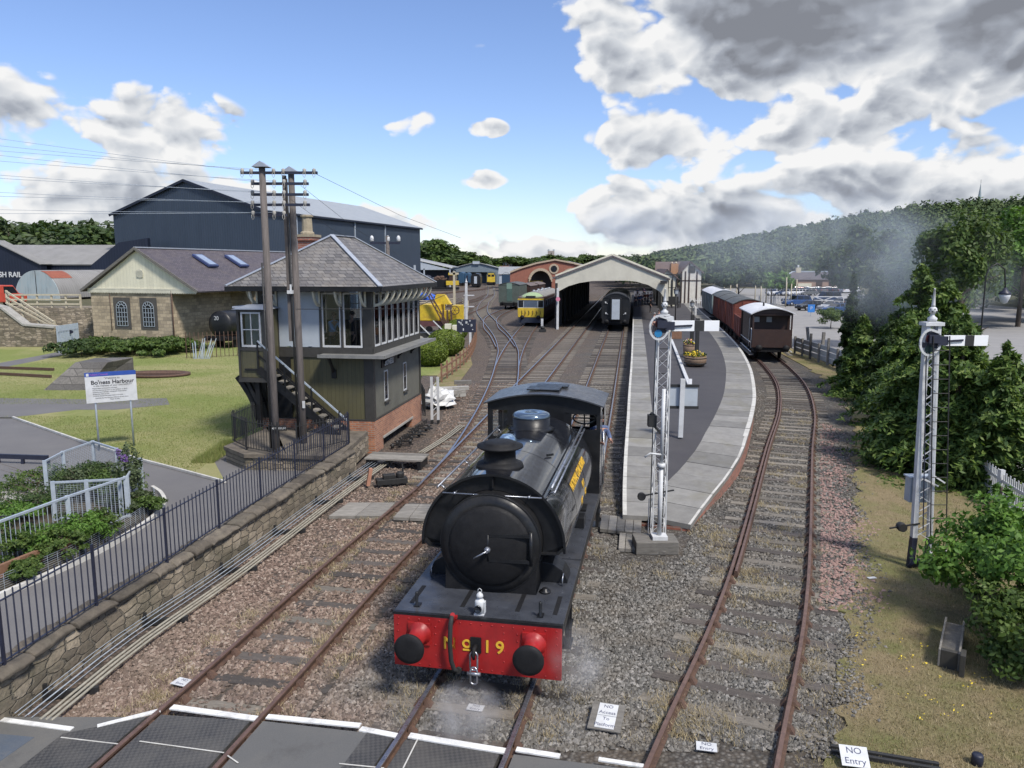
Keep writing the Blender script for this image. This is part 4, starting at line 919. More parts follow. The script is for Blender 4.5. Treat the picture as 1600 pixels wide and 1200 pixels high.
b = MB(); b.box(-.1, -.04, .1, D_-.05, 1.19, 3.42); b.box(-W_+.05, -W_+.1, .1, D_-.05, 1.19, 3.4); b.box(-W_+.05, -.05, D_-.11, D_-.05, 1.19, 3.4)
def wallwin(b, y0, y1, z0, z1): pass
b.build('side_wall', M['greywall'], SB)
b = MB(); b.box(-W_-.02, .02, -.02, .05, 1.15, 1.188); b.box(-.05, .02, .051, D_+.02, 1.15, 1.188); b.box(-.32, .01, .0, .12, 1.189, 5.6); b.box(-.13, .005, .121, .2, 1.189, 5.6); b.box(-W_, -W_+.22, .0, .12, 1.189, 5.6)
b.box(-W_, .01, -.005, .12, 3.31, 3.64); b.box(-.12, .0, .201, D_, 3.44, 3.66); b.box(-W_, 0, .0, .12, 5.56, 5.78); b.box(-.12, 0, .121, D_, 5.56, 5.78); b.box(-.12, .005, D_-.12, D_+.01, 1.19, 5.6)
b.box(-W_, -W_+.12, .121, D_, 3.44, 3.66); b.box(-W_, -W_+.12, .121, D_, 5.56, 5.78); b.box(-W_+.12, -.121, D_-.12, D_, 5.56, 5.78); b.box(-W_+.12, -.12, D_-.12, D_, 3.4, 4.2)
b.build('corner_posts', M['olivedark'], SB, bevel=.004)
def sash(name, x0, x1, z0, z1, y, axis='front', parent=SB, bars=1, fw=.055):
    """a white sash window; along x at y (front) or along y at x (side)"""
    def P(a, d, z): return (a, y+d, z) if axis == 'front' else (y-d, a, z)
    f = MB()
    def bx(a0, a1, d0, d1, c0, c1): p, q = P(a0, d0, c0), P(a1, d1, c1); f.box(p[0], q[0], p[1], q[1], c0, c1)
    bx(x0, x0+fw, 0, .05, z0, z1); bx(x1-fw, x1, 0, .05, z0, z1); bx(x0+fw, x1-fw, .001, .05, z0, z0+fw*1.3); bx(x0+fw, x1-fw, .001, .05, z1-fw, z1)
    for k in range(bars): zz = z0+(z1-z0)*(k+1)/(bars+1); bx(x0+fw, x1-fw, .005, .04, zz-.015, zz+.015)
    w = f.build(name, M['white'], parent)
    g = MB(); p, q = P(x0+fw, .022, 0), P(x1-fw, .028, 0); g.box(p[0], q[0], p[1], q[1], z0+fw, z1-fw); g.build('pane', M['glass'], w); return w
sash('window', -1.02, -.36, 3.66, 5.52, .03, bars=0); sash('window', -1.78, -1.10, 3.66, 5.52, .03, bars=0)
b = MB()
for x in (-1.10, -1.86, -2.66, -3.42): b.box(x, x+.08, .0, .1, 3.641, 5.56)
b.build('mullions', M['olivedark'], SB)
for x0, x1 in ((-2.58, -1.87), (-3.34, -2.67)):
    b = MB(); b.box(x0, x1, .03, .07, 3.66, 5.54); b.cbox((x0+.36, .02, 3.70), (.12, .03, .02)); b.build('grey_panel', M['greypanel'], SB)
b = MB(); b.box(-W_+.2, -3.43, .05, .08, 3.64, 4.9); b.box(-W_+.2, -3.43, .05, .08, 5.45, 5.56); b.build('doorway_wall', M['olivedark'], SB)
sash('window', -3.95, -3.45, 4.95, 5.45, .02, bars=0, fw=.045)
n = 8
for i in range(n):
    y0 = .26+i*.695; sash('window', y0, y0+.60, 3.68, 5.5, -.0, 'side', bars=0, fw=.05)
b = MB()
for i in range(n+1): b.box(-.10, .01, .205+i*.695-.03, .205+i*.695+.035, 3.661, 5.56)
b.build('mullions', M['olivedark'], SB)
for i in range(n): sash('window', .26+i*.695, .26+i*.695+.60, 3.68, 5.5, -W_+.12, 'side', bars=0, fw=.05) if i > 1 else None
b = MB(); b.box(-W_+.12, -3.0, D_-.09, D_-.06, 4.2, 5.56); b.box(-.5, -.12, D_-.09, D_-.06, 4.2, 5.56); b.box(-W_+.1, -W_+.06, .12, 1.6, 3.66, 5.56); b.build('inner_wall', M['cream'], SB)
sash('window', -3.0, -1.78, 4.2, 5.54, D_-.1, bars=1); sash('window', -1.74, -.5, 4.2, 5.54, D_-.1, bars=1)
b = MB(); b.box(-W_+.12, -.12, .12, D_-.12, 3.02, 3.10); b.box(-W_+.1, -.1, .1, D_-.1, 5.70, 5.74); b.build('floor', M['white'], SB)
b = MB()
for i in range(14): b.bar((-1.0, 1.2+i*.26, 3.1), (-.92, 1.2+i*.26, 4.25), .03, .05)
b.box(-1.2, -.8, 1.0, 4.9, 3.101, 3.35); b.build('lever_frame', M['black'], SB)
for nm, (a, c) in (('a', (1.25, 1.68)), ('b', (3.55, 3.98))):
    f = sash('window', a, c, 1.62, 2.72, -.03, 'side', bars=1, fw=.05)
    r_ = MB(); r_.box(-.038, -.035, a, c, 1.62, 2.72); r_.build('blackout', M['darkglass'], f); q = MB(); q.box(-.06, .03, a-.03, c+.03, 1.55, 1.61); q.build('sill', M['olivedark'], f)
b = MB(); b.box(-1.75, .58, -.5, -.001, 3.40, 3.45); b.box(.011, .58, .0, D_+.25, 3.40, 3.45); b.box(.56, .60, -.5, D_+.25, 3.36, 3.47); b.box(-1.75, .56, -.54, -.5, 3.36, 3.47); b.build('balcony', M['greypanel2'] if 'greypanel2' in M else pm('grey_ledge', (.22, .22, .21), (.16, .16, .155), 4, .6, dirt=(.1, .1, .09)), SB)
for y in (1.2, 2.9, 4.6): b = MB(); b.bar((-.02, y, 3.05), (.34, y, 3.36), .06, .07); b.box(-.03, .03, y-.04, y+.04, 2.98, 3.39); b.build('balcony_bracket', M['black'], SB)
b = MB(); b.bar((-1.4, .02, 2.8), (-1.4, -.42, 3.36), .07, .09); b.cbox((-1.4, .01, 2.75), (.16, .08, .3)); b.build('balcony_bracket', M['black'], SB)
b = MB(); b.box(-.035, .0, .95, 2.55, 2.86, 3.14); npl = b.build('nameplate', M['black'], SB)
text_obj('lettering', "BO'NESS", .27, M['white'], npl, facing((.006, 1.75, 2.985), (0, 1, 0), (0, 0, 1)), .006, sx=1.0, bold=.006)
ex0, ex1, ey0, ey1, ez = -W_-.75, .55, -.62, D_+.6, 5.74; rx, ry0, ry1, rz_ = -2.15, 2.1, 4.3, 7.5
e4 = [(ex0, ey0, ez), (ex1, ey0, ez), (ex1, ey1, ez), (ex0, ey1, ez)]; r2 = [(rx, ry0, rz_), (rx, ry1, rz_)]
b = MB(); b.add(e4+r2, [(0, 1, 4), (1, 2, 5, 4), (2, 3, 5), (3, 0, 4, 5)], False); b.add([(p[0], p[1], p[2]-.01) for p in e4], [(3, 2, 1, 0)], False); rf = b.build('roof', M['slate'], SB)
b = MB()
for p, q in ((e4[0], r2[0]), (e4[1], r2[0]), (e4[2], r2[1]), (e4[3], r2[1]), (r2[0], r2[1])): b.bar(Vector(p)+Vector((0, 0, .02)), Vector(q)+Vector((0, 0, .03)), .16, .035)
b.build('hip_flashing', M['leadgrey'], rf)
b = MB()
for p, q in zip(e4, e4[1:]+e4[:1]): b.bar(Vector(p)+Vector((0, 0, -.09)), Vector(q)+Vector((0, 0, -.09)), .09, .15)
b.box(ex0+.1, ex1-.1, ey0+.1, -.01, 5.66, 5.69); b.box(.02, ex1-.1, 0, ey1-.1, 5.66, 5.69); b.build('gutter', M['black'], rf)
def bracket(p, d):
    b = MB(); d = Vector(d); pts = [Vector(p)+d*(.5*math.sin(a*PI/2/6))+Vector((0, 0, -.55*math.cos(a*PI/2/6))) for a in range(7)]
    for q, r_ in zip(pts, pts[1:]): b.bar(q, r_, .06, .09)
    b.bar(Vector(p)+Vector((0, 0, -.6)), Vector(p), .06, .05); b.bar(Vector(p), Vector(p)+d*.5, .06, .05); return b.build('eave_bracket', M['cream'], SB)
for x in (-W_+.05, -3.38, -1.82, -1.06, -.2): bracket((x, -.02, 5.64), (0, -1, 0))
for i in range(n+1): bracket((.03, .2+i*.695, 5.64), (1, 0, 0))
bracket((-W_-.02, .4, 5.64), (-1, 0, 0))
b = MB(); b.box(-4.62, -3.72, -1.0, -.95, 2.72, 3.70); b.box(-4.62, -4.57, -.949, -.02, 2.72, 4.95); b.box(-3.77, -3.72, -.949, -.02, 2.72, 4.95); b.build('porch_boarding', M['olive'], SB)
b = MB(); b.box(-4.98, -4.63, -.35, -.30, 2.85, 4.98); b.box(-4.98, -4.93, -.299, 1.6, 2.85, 4.98); b.build('annexe_boarding', M['olive'], SB)
b = MB(); b.box(-4.68, -4.60, -1.03, -.93, 2.66, 4.98); b.box(-3.78, -3.70, -1.03, -.93, 2.66, 4.98); b.box(-4.60, -3.78, -1.025, -.95, 3.62, 3.72); b.box(-4.70, -3.68, -1.04, -.01, 2.56, 2.71); b.box(-5.02, -4.71, -.38, 1.62, 2.72, 2.84); b.box(-5.0, -4.94, -.36, -.28, 2.84, 5.0); b.box(-4.60, -3.78, -1.02, -.95, 4.90, 4.98)
b.build('porch_frame', M['olivedark'], SB)
pw_ = sash('window', -4.54, -3.84, 3.74, 4.9, -1.015, bars=1)
f = MB(); f.box(-4.20, -4.17, -1.012, -.98, 3.80, 4.86); f.build('glazing_bar', M['white'], SB)
b = MB(); b.box(-4.5, -3.86, -.8, -.78, 3.7, 4.9); b.build('blind', M['cream'], SB)
b = MB(); b.add([(-4.80, -1.12, 4.99), (-3.60, -1.12, 4.99), (-3.60, -.0, 4.99), (-4.80, 0, 4.99), (-4.5, -.6, 5.13), (-3.9, -.6, 5.13), (-3.9, 0, 5.13), (-4.5, 0, 5.13)], [(3, 2, 1, 0), (0, 1, 5, 4), (1, 2, 6, 5), (3, 0, 4, 7), (4, 5, 6, 7), (2, 3, 7, 6)], False); b.box(-5.1, -4.81, -.5, 1.7, 5.0, 5.06); b.build('porch_roof', M['leadgrey'], SB)
b = MB()
for y in (-.75, -.15, .9):
    pts = [Vector((-4.9, y, 2.7)), Vector((-4.72, y, 2.45)), Vector((-4.5, y, 2.1)), Vector((-4.32, y, 1.7)), Vector((-4.22, y, 1.2))]
    for q, r_ in zip(pts, pts[1:]): b.bar(q, r_, .12, .16)
b.box(-4.2, -4.05, -.9, -.75, 1.0, 2.56); b.bar((-4.5, -.82, 2.56), (-4.1, -.82, 1.7), .12); b.box(-4.12, -3.3, -.06, -.01, 1.2, 3.3); b.build('curved_bracket', M['black'], SB)
for o in list(bpy.data.objects):
    if o.parent is SB and o.name.split('.')[0] in ('porch_boarding', 'annexe_boarding', 'porch_frame', 'glazing_bar', 'blind', 'porch_roof', 'curved_bracket'): o.location.x = .36
pw_.location.x = .36
st = MB(); A, B_ = Vector((-3.62, 0, 3.0)), Vector((-.85, 0, .72))
for y in (-1.02, -.2): st.bar(A+Vector((0, y, 0)), B_+Vector((0, y, 0)), .05, .26)
stair = st.build('staircase', M['black'], SB)
for i in range(12):
    p = A.lerp(B_, (i+.5)/12); s_ = MB(); s_.box(p.x-.13, p.x+.13, -.99, -.23, p.z-.02, p.z+.02); s_.build('tread', M['timber'], stair)
b = MB(); b.bar(A+Vector((0, -1.02, .95)), B_+Vector((.3, -1.02, .62)), .05, .05); b.build('handrail', M['galv'], stair)
b = MB(); b.bar(A+Vector((0, -1.02, .5)), B_+Vector((.0, -1.02, .5)), .04)
for k in (0, .33, .66, 1): q = A.lerp(B_, k); b.bar(q+Vector((0, -1.02, 0)), q+Vector((0, -1.02, .93)), .05)
b.box(-4.1, -3.6, -1.05, -.01, 2.96, 3.02); b.build('stair_frame', M['black'], stair)
b = MB(); b.cbox((-4.5, 5.35, 5.4), (.6, .6, 4.1)); b.cbox((-4.5, 5.35, 7.50), (.76, .74, .14)); ch = b.build('chimney_stack', M['brickred'], SB)
b = MB(); b.cbox((-4.5, 5.35, 7.62), (.84, .8, .10)); b.lathe([(.28, 7.67), (.28, 7.75), (.22, 7.80), (.20, 8.35), (.26, 8.38), (.26, 8.44), (.18, 8.46)], (-4.5, 5.35, 0), 'z', 10, smooth=False); b.build('chimney_pot', M['sand2'] if 'sand2' in M else pm('weathered_pot', (.36, .31, .22), (.24, .2, .14), 5, .9, bmp=.5, dirt=(.12, .12, .07)), ch)
def sbw(p): return loc2world(SB, p)
person('man in a light blue shirt seen through the left window of the signal box', sbw((-1.66, .55, 3.10)), R(60), (.30, .50, .80), (.03, .035, .05), 'reach', group=None)
person('man in dark clothes seen through the right window of the signal box', sbw((-.95, .7, 3.10)), R(-50), (.02, .022, .03), (.02, .02, .025), 'stand')
t = thing('wooden_staging', 'grey plank staging at the near corner of the signal box over the point rodding', 'staging', G(620, 715, .3), -R(9))
for i in range(6): b = MB(); b.box(-.95, .95, -.42+i*.15, -.28+i*.15, 0, .05); b.build('plank', M['timber'], t, bevel=.004)
for x in (-.9, .8): b = MB(); b.box(x, x+.1, -.4, .45, -.3, 0); b.build('bearer', M['black'], t)
# ================================================================ LEFT SIDE: wall, railings, poles, park, buildings
WALL = [(-7.45, 8.2), (-7.08, 10.2), (-6.81, 12.25), (-6.22, 15.1), (-5.42, 20), (-4.86, 23.2)]
t = thing('retaining_wall', 'low rubble stone retaining wall with thick dark coping below the black railings', 'stone wall', (0, 0, 0))
P = spline(WALL, .5); b = MB(); rr = random.Random(3)
n = len(P); o_ = offs(P, -.42); vs = []
for i, (p, q) in enumerate(zip(P, o_)):
    j = rr.uniform(-.03, .03); vs += [(p.x+j, p.y, -.1), (p.x+j*.5+.01, p.y, .35), (p.x+j-.03, p.y, .70), (q.x, q.y, .70), (q.x, q.y, -.1)]
b.add(vs, [(i*5+k, i*5+(k+1) % 5, i*5+5+(k+1) % 5, i*5+5+k) for i in range(n-1) for k in range(5)]+[(0, 1, 2, 3, 4), tuple((n-1)*5+k for k in (4, 3, 2, 1, 0))], False)
b.build('wall', M['rubble'], t)
S = spline(WALL, .05); i = 0
while i < len(S)-8:
    L_ = rr.randint(10, 22); j = min(i+L_, len(S)-1); a, c = S[i], S[j]; d = (c-a).normalized(); nrm = Vector((d.y, -d.x, 0)); h = rr.uniform(.10, .17); ov = rr.uniform(.02, .09)
    b = MB(); m = 5; vs = []
    for k in range(m+1):
        p = a.lerp(c, (k+.06)/(m+.12)) if 0 < k < m else (a+d*.015 if k == 0 else c-d*.015)
        hh = h+rr.uniform(-.025, .02)-(.03 if k in (0, m) else 0); w = ov+rr.uniform(-.02, .02)
        for lat, z in ((w, .70), (w+.015, .70+hh*.5), (w-.06, .70+hh), (-.33, .70+hh+.01), (-.40, .70+hh*.5), (-.40, .70)): q = p+nrm*lat; vs.append((q.x, q.y, z))
    b.add(vs, [(k*6+e, k*6+(e+1) % 6, k*6+6+(e+1) % 6, k*6+6+e) for k in range(m) for e in range(6)]+[tuple(range(6))[::-1], tuple(m*6+e for e in range(6))], False)
    b.build('coping_stone', M['coping'], t, bevel=.02); i = j
def railing(label, pts, z0, h=1.05, sp=.135, post=1.9, mat='ironblue', top=.10, name='iron_railings', group=None, br=.011, cat='railings', z1=None):
    t = thing(name, label, cat, (0, 0, 0), 0, group)
    pts = [Vector((p[0], p[1], z0)) for p in pts]; L_ = sum((b_-a_).length for a_, b_ in zip(pts, pts[1:]))
    def at(s):
        for a_, b_ in zip(pts, pts[1:]):
            l = (b_-a_).length
            if s <= l+1e-6: q = a_.lerp(b_, min(1, s/l)); break
            s -= l
        else: q = pts[-1].copy()
        return q
    def zz(s): return z0 if z1 is None else z0+(z1-z0)*s/L_
    np_ = max(1, round(L_/post))
    for k in range(np_+1):
        s = L_*k/np_; q = at(s); m = MB(); m.box(q.x-.02, q.x+.02, q.y-.02, q.y+.02, zz(s)-.2, zz(s)+h+.02); m.build('post', M[mat], t)
        if k == np_: break
        s1 = L_*(k+1)/np_; m = MB(); nb = max(2, round((s1-s)/sp)); prev = None
        for j in range(nb+1):
            u = s+(s1-s)*j/nb; q = at(u); z = zz(u)
            if 0 < j < nb: m.tube([(q.x, q.y, z+.08), (q.x, q.y, z+h-.01), (q.x, q.y, z+h+.005)], [br, br, br*.4], 6, cap=True)
            if prev is not None:
                for e in (.10, h-top): m.bar((prev[0].x, prev[0].y, prev[1]+e), (q.x, q.y, z+e), .034, .012)
            prev = (q, z)
        m.build('railing_panel', M[mat], t, fix=False)
    return t
M['ironblue'] = pm('blue_black_iron', (.020, .024, .045), (.012, .014, .028), 8, .5, bmp=.1)
M['iron'] = pm('black_iron', (.022, .022, .022), (.014, .014, .014), 8, .6, bmp=.1)
railing('long run of black iron railings on the stone retaining wall beside the path', [(-7.55, 8.2), (-7.25, 9.4), (-6.98, 11.5), (-6.62, 13.6), (-6.15, 17), (-5.55, 21), (-5.15, 23.6)], .80, 1.08)
pA, pB, pC, pD = G(363, 690, .9), G(387, 702, .9), G(460, 712, .9), G(545, 712, .9)
railing('short black railings round the foot of the signal box stair', [(-5.15, 23.75), (pC.x, pC.y+.3)], .86, .95, .12, 1.2, 'iron')
railing('black railings on the corner of the stone plinth beside the lawn', [(pA.x+.25, pA.y+3.0), (pA.x, pA.y), (pB.x, pB.y), (pC.x-.5, pC.y+.1)], .86, 1.0, .12, 1.3, 'iron')
w0, w1, w2, w3 = G(352, 697, .86), G(383, 709, .86), G(450, 709, .86), G(548, 712, .86)
t = thing('stone_plinth', 'rubble stone plinth with a flagged top under the signal box stair and poles', 'stone plinth', (0, 0, 0))
b = MB(); poly = [(w0.x, w0.y), (w1.x, w1.y), (w2.x, w2.y-.05), (w3.x-.35, w3.y-.1), (-4.9, 25.6), (-8.6, 26.3), (w0.x+.6, w0.y+3.2)]; slab(b, poly, .74, .6); b.build('wall', M['rubble'], t)
b = MB(); slab(b, [(w0.x-.04, w0.y-.03), (w1.x-.02, w1.y-.06), (w2.x, w2.y-.11), (w3.x-.33, w3.y-.16), (-4.9, 25.55), (-8.6, 26.25), (w0.x+.55, w0.y+3.2)], .86, .115); b.build('coping', M['coping'], t)
b = MB(); slab(b, [(-4.72, 25.6), (-4.6, 24.2), (-3.9, 24.1), (-4.6, 25.8)], .02, .1); b.build('footing', M['concrete'], t)
PA, PB = G(432, 706, .86), G(474, 692, .86)
t = thing('telegraph_pole', 'pair of weathered timber telegraph poles joined by five crossarms beside the signal box', 'telegraph pole', (0, 0, 0))
topz = 9.25
for p in (PA, PB):
    b = MB(); b.tube([(p.x, p.y, -.2), (p.x-.01, p.y, 4), (p.x-.03, p.y, topz)], [.125, .11, .09], 14); b.build('pole', M['pole'], t)
    b = MB(); x, y = p.x-.03, p.y; b.add([(x-.24, y-.2, topz-.06), (x, y-.2, topz+.10), (x+.24, y-.2, topz-.06), (x-.24, y+.2, topz-.06), (x, y+.2, topz+.10), (x+.24, y+.2, topz-.06)], [(0, 1, 4, 3), (1, 2, 5, 4), (2, 1, 0), (3, 4, 5), (0, 3, 5, 2)], False); b.build('pole_cap', M['leadgrey'], t)
b = MB(); b.tube([(PB.x-.13, PB.y-.09, 1), (PB.x-.15, PB.y-.09, 9.0)], .03, 6); b.tube([(PA.x-.12, PA.y-.1, 1), (PA.x-.13, PA.y-.1, 6.5)], .025, 6); b.build('conduit', M['iron'], t)
b = MB(); b.cbox((PB.x-.24, PB.y, 6.6), (.10, .12, 5.0)); b.build('timber_batten', M['pole'], t)
b = MB(); b.cbox((PB.x+.1, PB.y-.14, 2.12), (.08, .03, .22)); b.build('number_plate', M['white'], t)
b = MB(); b.cbox((PA.x+.16, PA.y-.16, 1.62), (.46, .03, .14)); pz = b.build('finger_sign', M['iron'], t)
b = MB(); b.add([(PA.x-.05, PA.y-.177, 1.62), (PA.x+.0, PA.y-.177, 1.66), (PA.x+.0, PA.y-.177, 1.58)], [(0, 2, 1)], False); b.build('arrow', M['white'], pz, fix=False)
text_obj('lettering', 'MUSEUM', .085, M['white'], pz, facing((PA.x+.20, PA.y-.178, 1.62), (1, 0, 0), (0, 0, 1)), .002)
b = MB(); b.cbox((PB.x-.16, PB.y-.14, 5.62), (.16, .2, .1)); b.cbox((PB.x-.14, PB.y-.16, 5.75), (.05, .05, .2)); b.build('camera_unit', M['white'], t)
ins = []
ym = (PA.y+PB.y)/2
for k, (v, u0, u1) in enumerate(((270, 376, 496), (287, 393, 482), (304, 394, 482), (320, 396, 484), (336, 396, 448))):
    a, c = YP(u0, v, ym-.2), YP(u1, v, ym-.2); c.z = a.z
    b = MB(); b.bar(a, c, .09, .075); b.build('crossarm', M['ironblue'], t)
    us = {0: (379, 393, 428, 443, 476, 491)}.get(k, (395, 429, 444, 477) if k < 4 else (396, 429, 444))
    for u in us:
        q = YP(u, v, ym-.2); m = MB(); m.lathe([(.03, -.05), (.055, .0), (.055, .07), (.03, .10)], (q.x, q.y-.02, a.z+.02), 'z', 8); m.tube([(q.x-.03, q.y-.06, a.z), (q.x-.035, q.y-.06, a.z-.09), (q.x, q.y-.06, a.z-.14), (q.x+.035, q.y-.06, a.z-.09), (q.x+.03, q.y-.06, a.z)], .008, 5); m.build('insulator', M['concrete'], t)
        ins.append((k, u, Vector((q.x, q.y, a.z+.07))))
wl = ['topmost', 'second highest', 'third', 'fourth', 'fifth', 'sixth', 'seventh', 'eighth', 'ninth', 'lowest']
wires = [(0, 379, 211), (0, 393, 222), (0, 428, 230), (1, 395, 237), (1, 429, 246), (2, 395, 268), (2, 429, 273), (3, 395, 295), (3, 429, 301), (4, 396, 322), (4, 429, 328)]
for i, (k, u, v0) in enumerate(wires):
    p = [x for x in ins if x[0] == k and x[1] == u][0][2]; q0 = YP(0, v0, 23.2); q = p+(q0-p)*2.6; pts = []
    for j in range(21):
        s = j/20; r_ = p.lerp(q, s); r_.z -= .22*4*s*(1-s)*.5; pts.append(r_)
    m = MB(); m.tube(pts, .0055, 4); tag(m.build('overhead_wire', M['galv'], fix=False), ORD[i]+' thin telegraph wire from the top running left from the double pole', 'wire', 'telegraph wires crossing the sky on the left')
for i, (a_, c_) in enumerate(((YP(470, 290, ym), Vector((-4.6, 31, 6.9))), (YP(455, 312, ym), Vector((-5.6, 29.5, 7.2))), (YP(490, 270, ym), Vector((-2.2, 33.5, 7.6))))):
    m = MB(); m.tube([a_, a_.lerp(c_, .5)-Vector((0, 0, .15)), c_], .006, 4); tag(m.build('overhead_wire', M['iron'], fix=False), ['thin wire from the third crossarm down behind the roof', 'lowest thin wire sloping from the poles to the roof', 'long thin wire sloping right from the top crossarm end'][i], 'wire', 'wires sloping right from the double pole')
m = MB(); pw = [YP(462, 483, 23.0), Vector((-5.6, 24.6, 5.05)), Vector((-3.3, 25.2, 5.02)), Vector((-2.6, 32, 5.3))]; m.tube(pw, .012, 5); tag(m.build('overhead_wire', M['iron'], fix=False), 'black cable slung along the front of the signal box windows', 'cable')
q = YP(606, 400, 34); t = thing('telegraph_pole', 'short pole with three white insulators rising behind the signal box roof', 'telegraph pole', (q.x, 34, 0))
b = MB(); b.tube([(0, 0, 0), (0, 0, 7.7)], [.1, .08], 10); b.build('pole', M['pole'], t); b = MB(); b.box(-.75, .55, -.05, .05, 7.35, 7.45); b.build('crossarm', M['ironblue'], t)
for x in (-.68, .02, .48): b = MB(); b.lathe([(.05, 7.45), (.09, 7.5), (.08, 7.65), (.03, 7.72)], (x, 0, 0), 'z', 8); b.build('insulator', M['white'], t)
t = thing('point_rodding', 'pale point rods and thin signal wires along the foot of the stone wall', 'point rodding', (0, 0, 0))
base = spline([(-6.6, 9.9), (-6.33, 12.2), (-5.72, 15.1), (-4.9, 20), (-4.25, 23.6), (-3.9, 25.0)], .8)
for d, r_, z, m_ in ((.0, .022, .13, 'pipe'), (.085, .022, .13, 'pipe'), (.17, .022, .13, 'pipe'), (-.12, .006, .16, 'galv'), (-.17, .006, .2, 'galv'), (-.22, .006, .17, 'galv'), (-.27, .006, .22, 'galv'), (-.32, .006, .18, 'galv'), (-.37, .006, .21, 'galv')):
    if m_ not in M: M['pipe'] = pm('pale_rodding', (.33, .31, .25), (.22, .205, .165), 10, .6, bmp=.1, dirt=(.15, .12, .08), damt=.6)
    m = MB(); m.tube([p+Vector((0, 0, z)) for p in offs(base, d)], r_, 6); m.build('rod' if r_ > .01 else 'signal_wire', M[m_], t, fix=False)
for k in range(1, len(base)-1, 3):
    p = base[k]; m = MB(); m.cbox((p.x-.1, p.y, .07), (.75, .08, .10), R(15)); m.cbox((p.x-.42, p.y-.1, .12), (.05, .05, .3)); m.build('rod_stool', M['iron'], t)
base2 = spline([(-3.2, 25.6), (-2.6, 27.8), (-2.1, 30.2)], .5)
for d in (0, .1, .2): m = MB(); m.tube([p+Vector((0, 0, .1)) for p in offs(base2, d)], .022, 6); m.build('rod', M['pipe'], t, fix=False)
t = thing('lever_cranks', 'tangle of black cranks and rods at the brick foot of the signal box', 'point cranks', loc2world(SB, (.55, 2.6, 0)), -R(9)); rr = random.Random(8)
for k in range(14):
    m = MB(); y = -1.9+k*.27; m.bar((-.25, y, .12+rr.uniform(0, .1)), (.35+rr.uniform(-.1, .2), y+rr.uniform(-.2, .3), .10+rr.uniform(0, .12)), .04); m.lathe([(.06, .05), (.06, .2)], (rr.uniform(-.2, .3), y, 0), 'z', 8); m.bar((.1, y, .2), (.14, y+.05, .42), .03); m.build('crank', M['iron'], t)
p = G(612, 755, .1); t = thing('point_machine', 'small black hand point lever box lying beside the left line near the staging', 'point lever', p, R(20))
b = MB(); b.box(-.45, .45, -.15, .15, 0, .16); b.box(-.25, .1, -.12, .12, .16, .28); b.lathe([(.12, .16), (.12, .3), (.05, .34)], (.25, 0, 0), 'z', 10); b.build('casing', M['iron'], t, bevel=.01)
b = MB(); b.bar((.35, 0, .2), (.33, .05, .55), .04); b.build('lever', M['iron'], t); b = MB(); b.bar((-.7, .0, .0), (-.6, 0, .5), .14, .1); b.build('marker_peg', pm('orange_peg', (.4, .2, .13), None, 5, .7), t)
def walkway(label, corners, n, z, mat='timber'):
    t = thing('board_crossing', label, 'board crossing', (0, 0, 0)); a, b_, c, d = [Vector((G(*k, z).x, G(*k, z).y, z)) for k in corners]
    for i in range(n):
        s0, s1 = i/n+.006, (i+1)/n-.006; m = MB(); q = [a.lerp(b_, s0), a.lerp(b_, s1), d.lerp(c, s1), d.lerp(c, s0)]; slab(m, [(p.x, p.y) for p in q], z, .08); m.build('board', M[mat], t, bevel=.004)
walkway('pale board crossing left of the left hand line near the stone wall', [(513, 806), (598, 806), (618, 785), (545, 785)], 2, .09)
walkway('pale board crossing between the rails beside the black engine', [(614, 808), (690, 811), (700, 788), (634, 787)], 3, .12)
walkway('short board crossing between the engine and the platform ramp', [(937, 826), (1002, 833), (1003, 812), (940, 803)], 5, .14)
walkway('ribbed timber mat at the foot of the middle signal', [(966, 856), (1040, 862), (1042, 836), (968, 832)], 7, .10, 'sandboard') if 'sandboard' in M else walkway('ribbed timber mat at the foot of the middle signal', [(966, 856), (1040, 862), (1042, 836), (968, 832)], 7, .10)
def notice(label, u, v, w, h, rz, lines, z=.06, board=None, tilt=0.0, size=.1, grp=None):
    p = G(u, v, z); t = thing('notice', label, 'notice', p, R(rz), grp); t.rotation_euler.x = R(tilt)
    if board: m = MB(); m.box(-board[0]/2, board[0]/2, -board[1]/2, board[1]/2, 0, .02); m.build('backing_board', M['timber'], t)
    k = MB(); zz = .022 if board else 0
    if board: k.box(-w/2, w/2, .005, h/2, zz, zz+.008); k.box(-w/2, w/2, -h/2, -.005, zz, zz+.008)
    else: k.box(-w/2, w/2, -h/2, h/2, zz, zz+.008)
    s_ = k.build('sheet', M['white'], t); zz += .009
    for i, ln in enumerate(lines):
        y = h/2-(i+.5)*h/len(lines); text_obj('lettering', ln, size, M['inkblue'], s_, Matrix.Translation((0, y, zz)), .001)
M['inkblue'] = pm('dark_ink', (.05, .06, .12), None, 9, .6, bmp=0)
notice('worn white notice lying beside the left rail at the edge of the crossing', 285, 1066, .29, .20, -20, ['NO', 'Entry'], .07, size=.07)
notice('white notice on a sleeper in front of the engine', 743, 1106, .24, .15, -14, ['NO', 'Entry'], .05, size=.07)
notice('plywood board with two white sheets reading NO Access To Platform', 948, 1121, .27, .50, -16, ['NO', 'Access', 'To', 'Platform'], .10, (.46, .56), 8, .085)
notice('white notice lying on a sleeper of the right hand line', 1104, 1167, .27, .19, -12, ['NO', 'Entry'], .05, size=.085)
notice('white notice propped on old rails at the bottom right corner', 1335, 1182, .34, .29, -12, ['NO', 'Entry'], .16, None, 25, .12)
p = G(1362, 903, .05); t = thing('notice', 'small blank white card lying on the dry grass bank', 'card', p, R(10)); m = MB(); m.box(-.09, .09, -.04, .04, 0, .01); m.build('sheet', M['white'], t)
t = thing('scrap_rail', 'pair of old dark rails lying at the bottom right corner under a notice', 'old rails', G(1370, 1190, .05), R(-17))
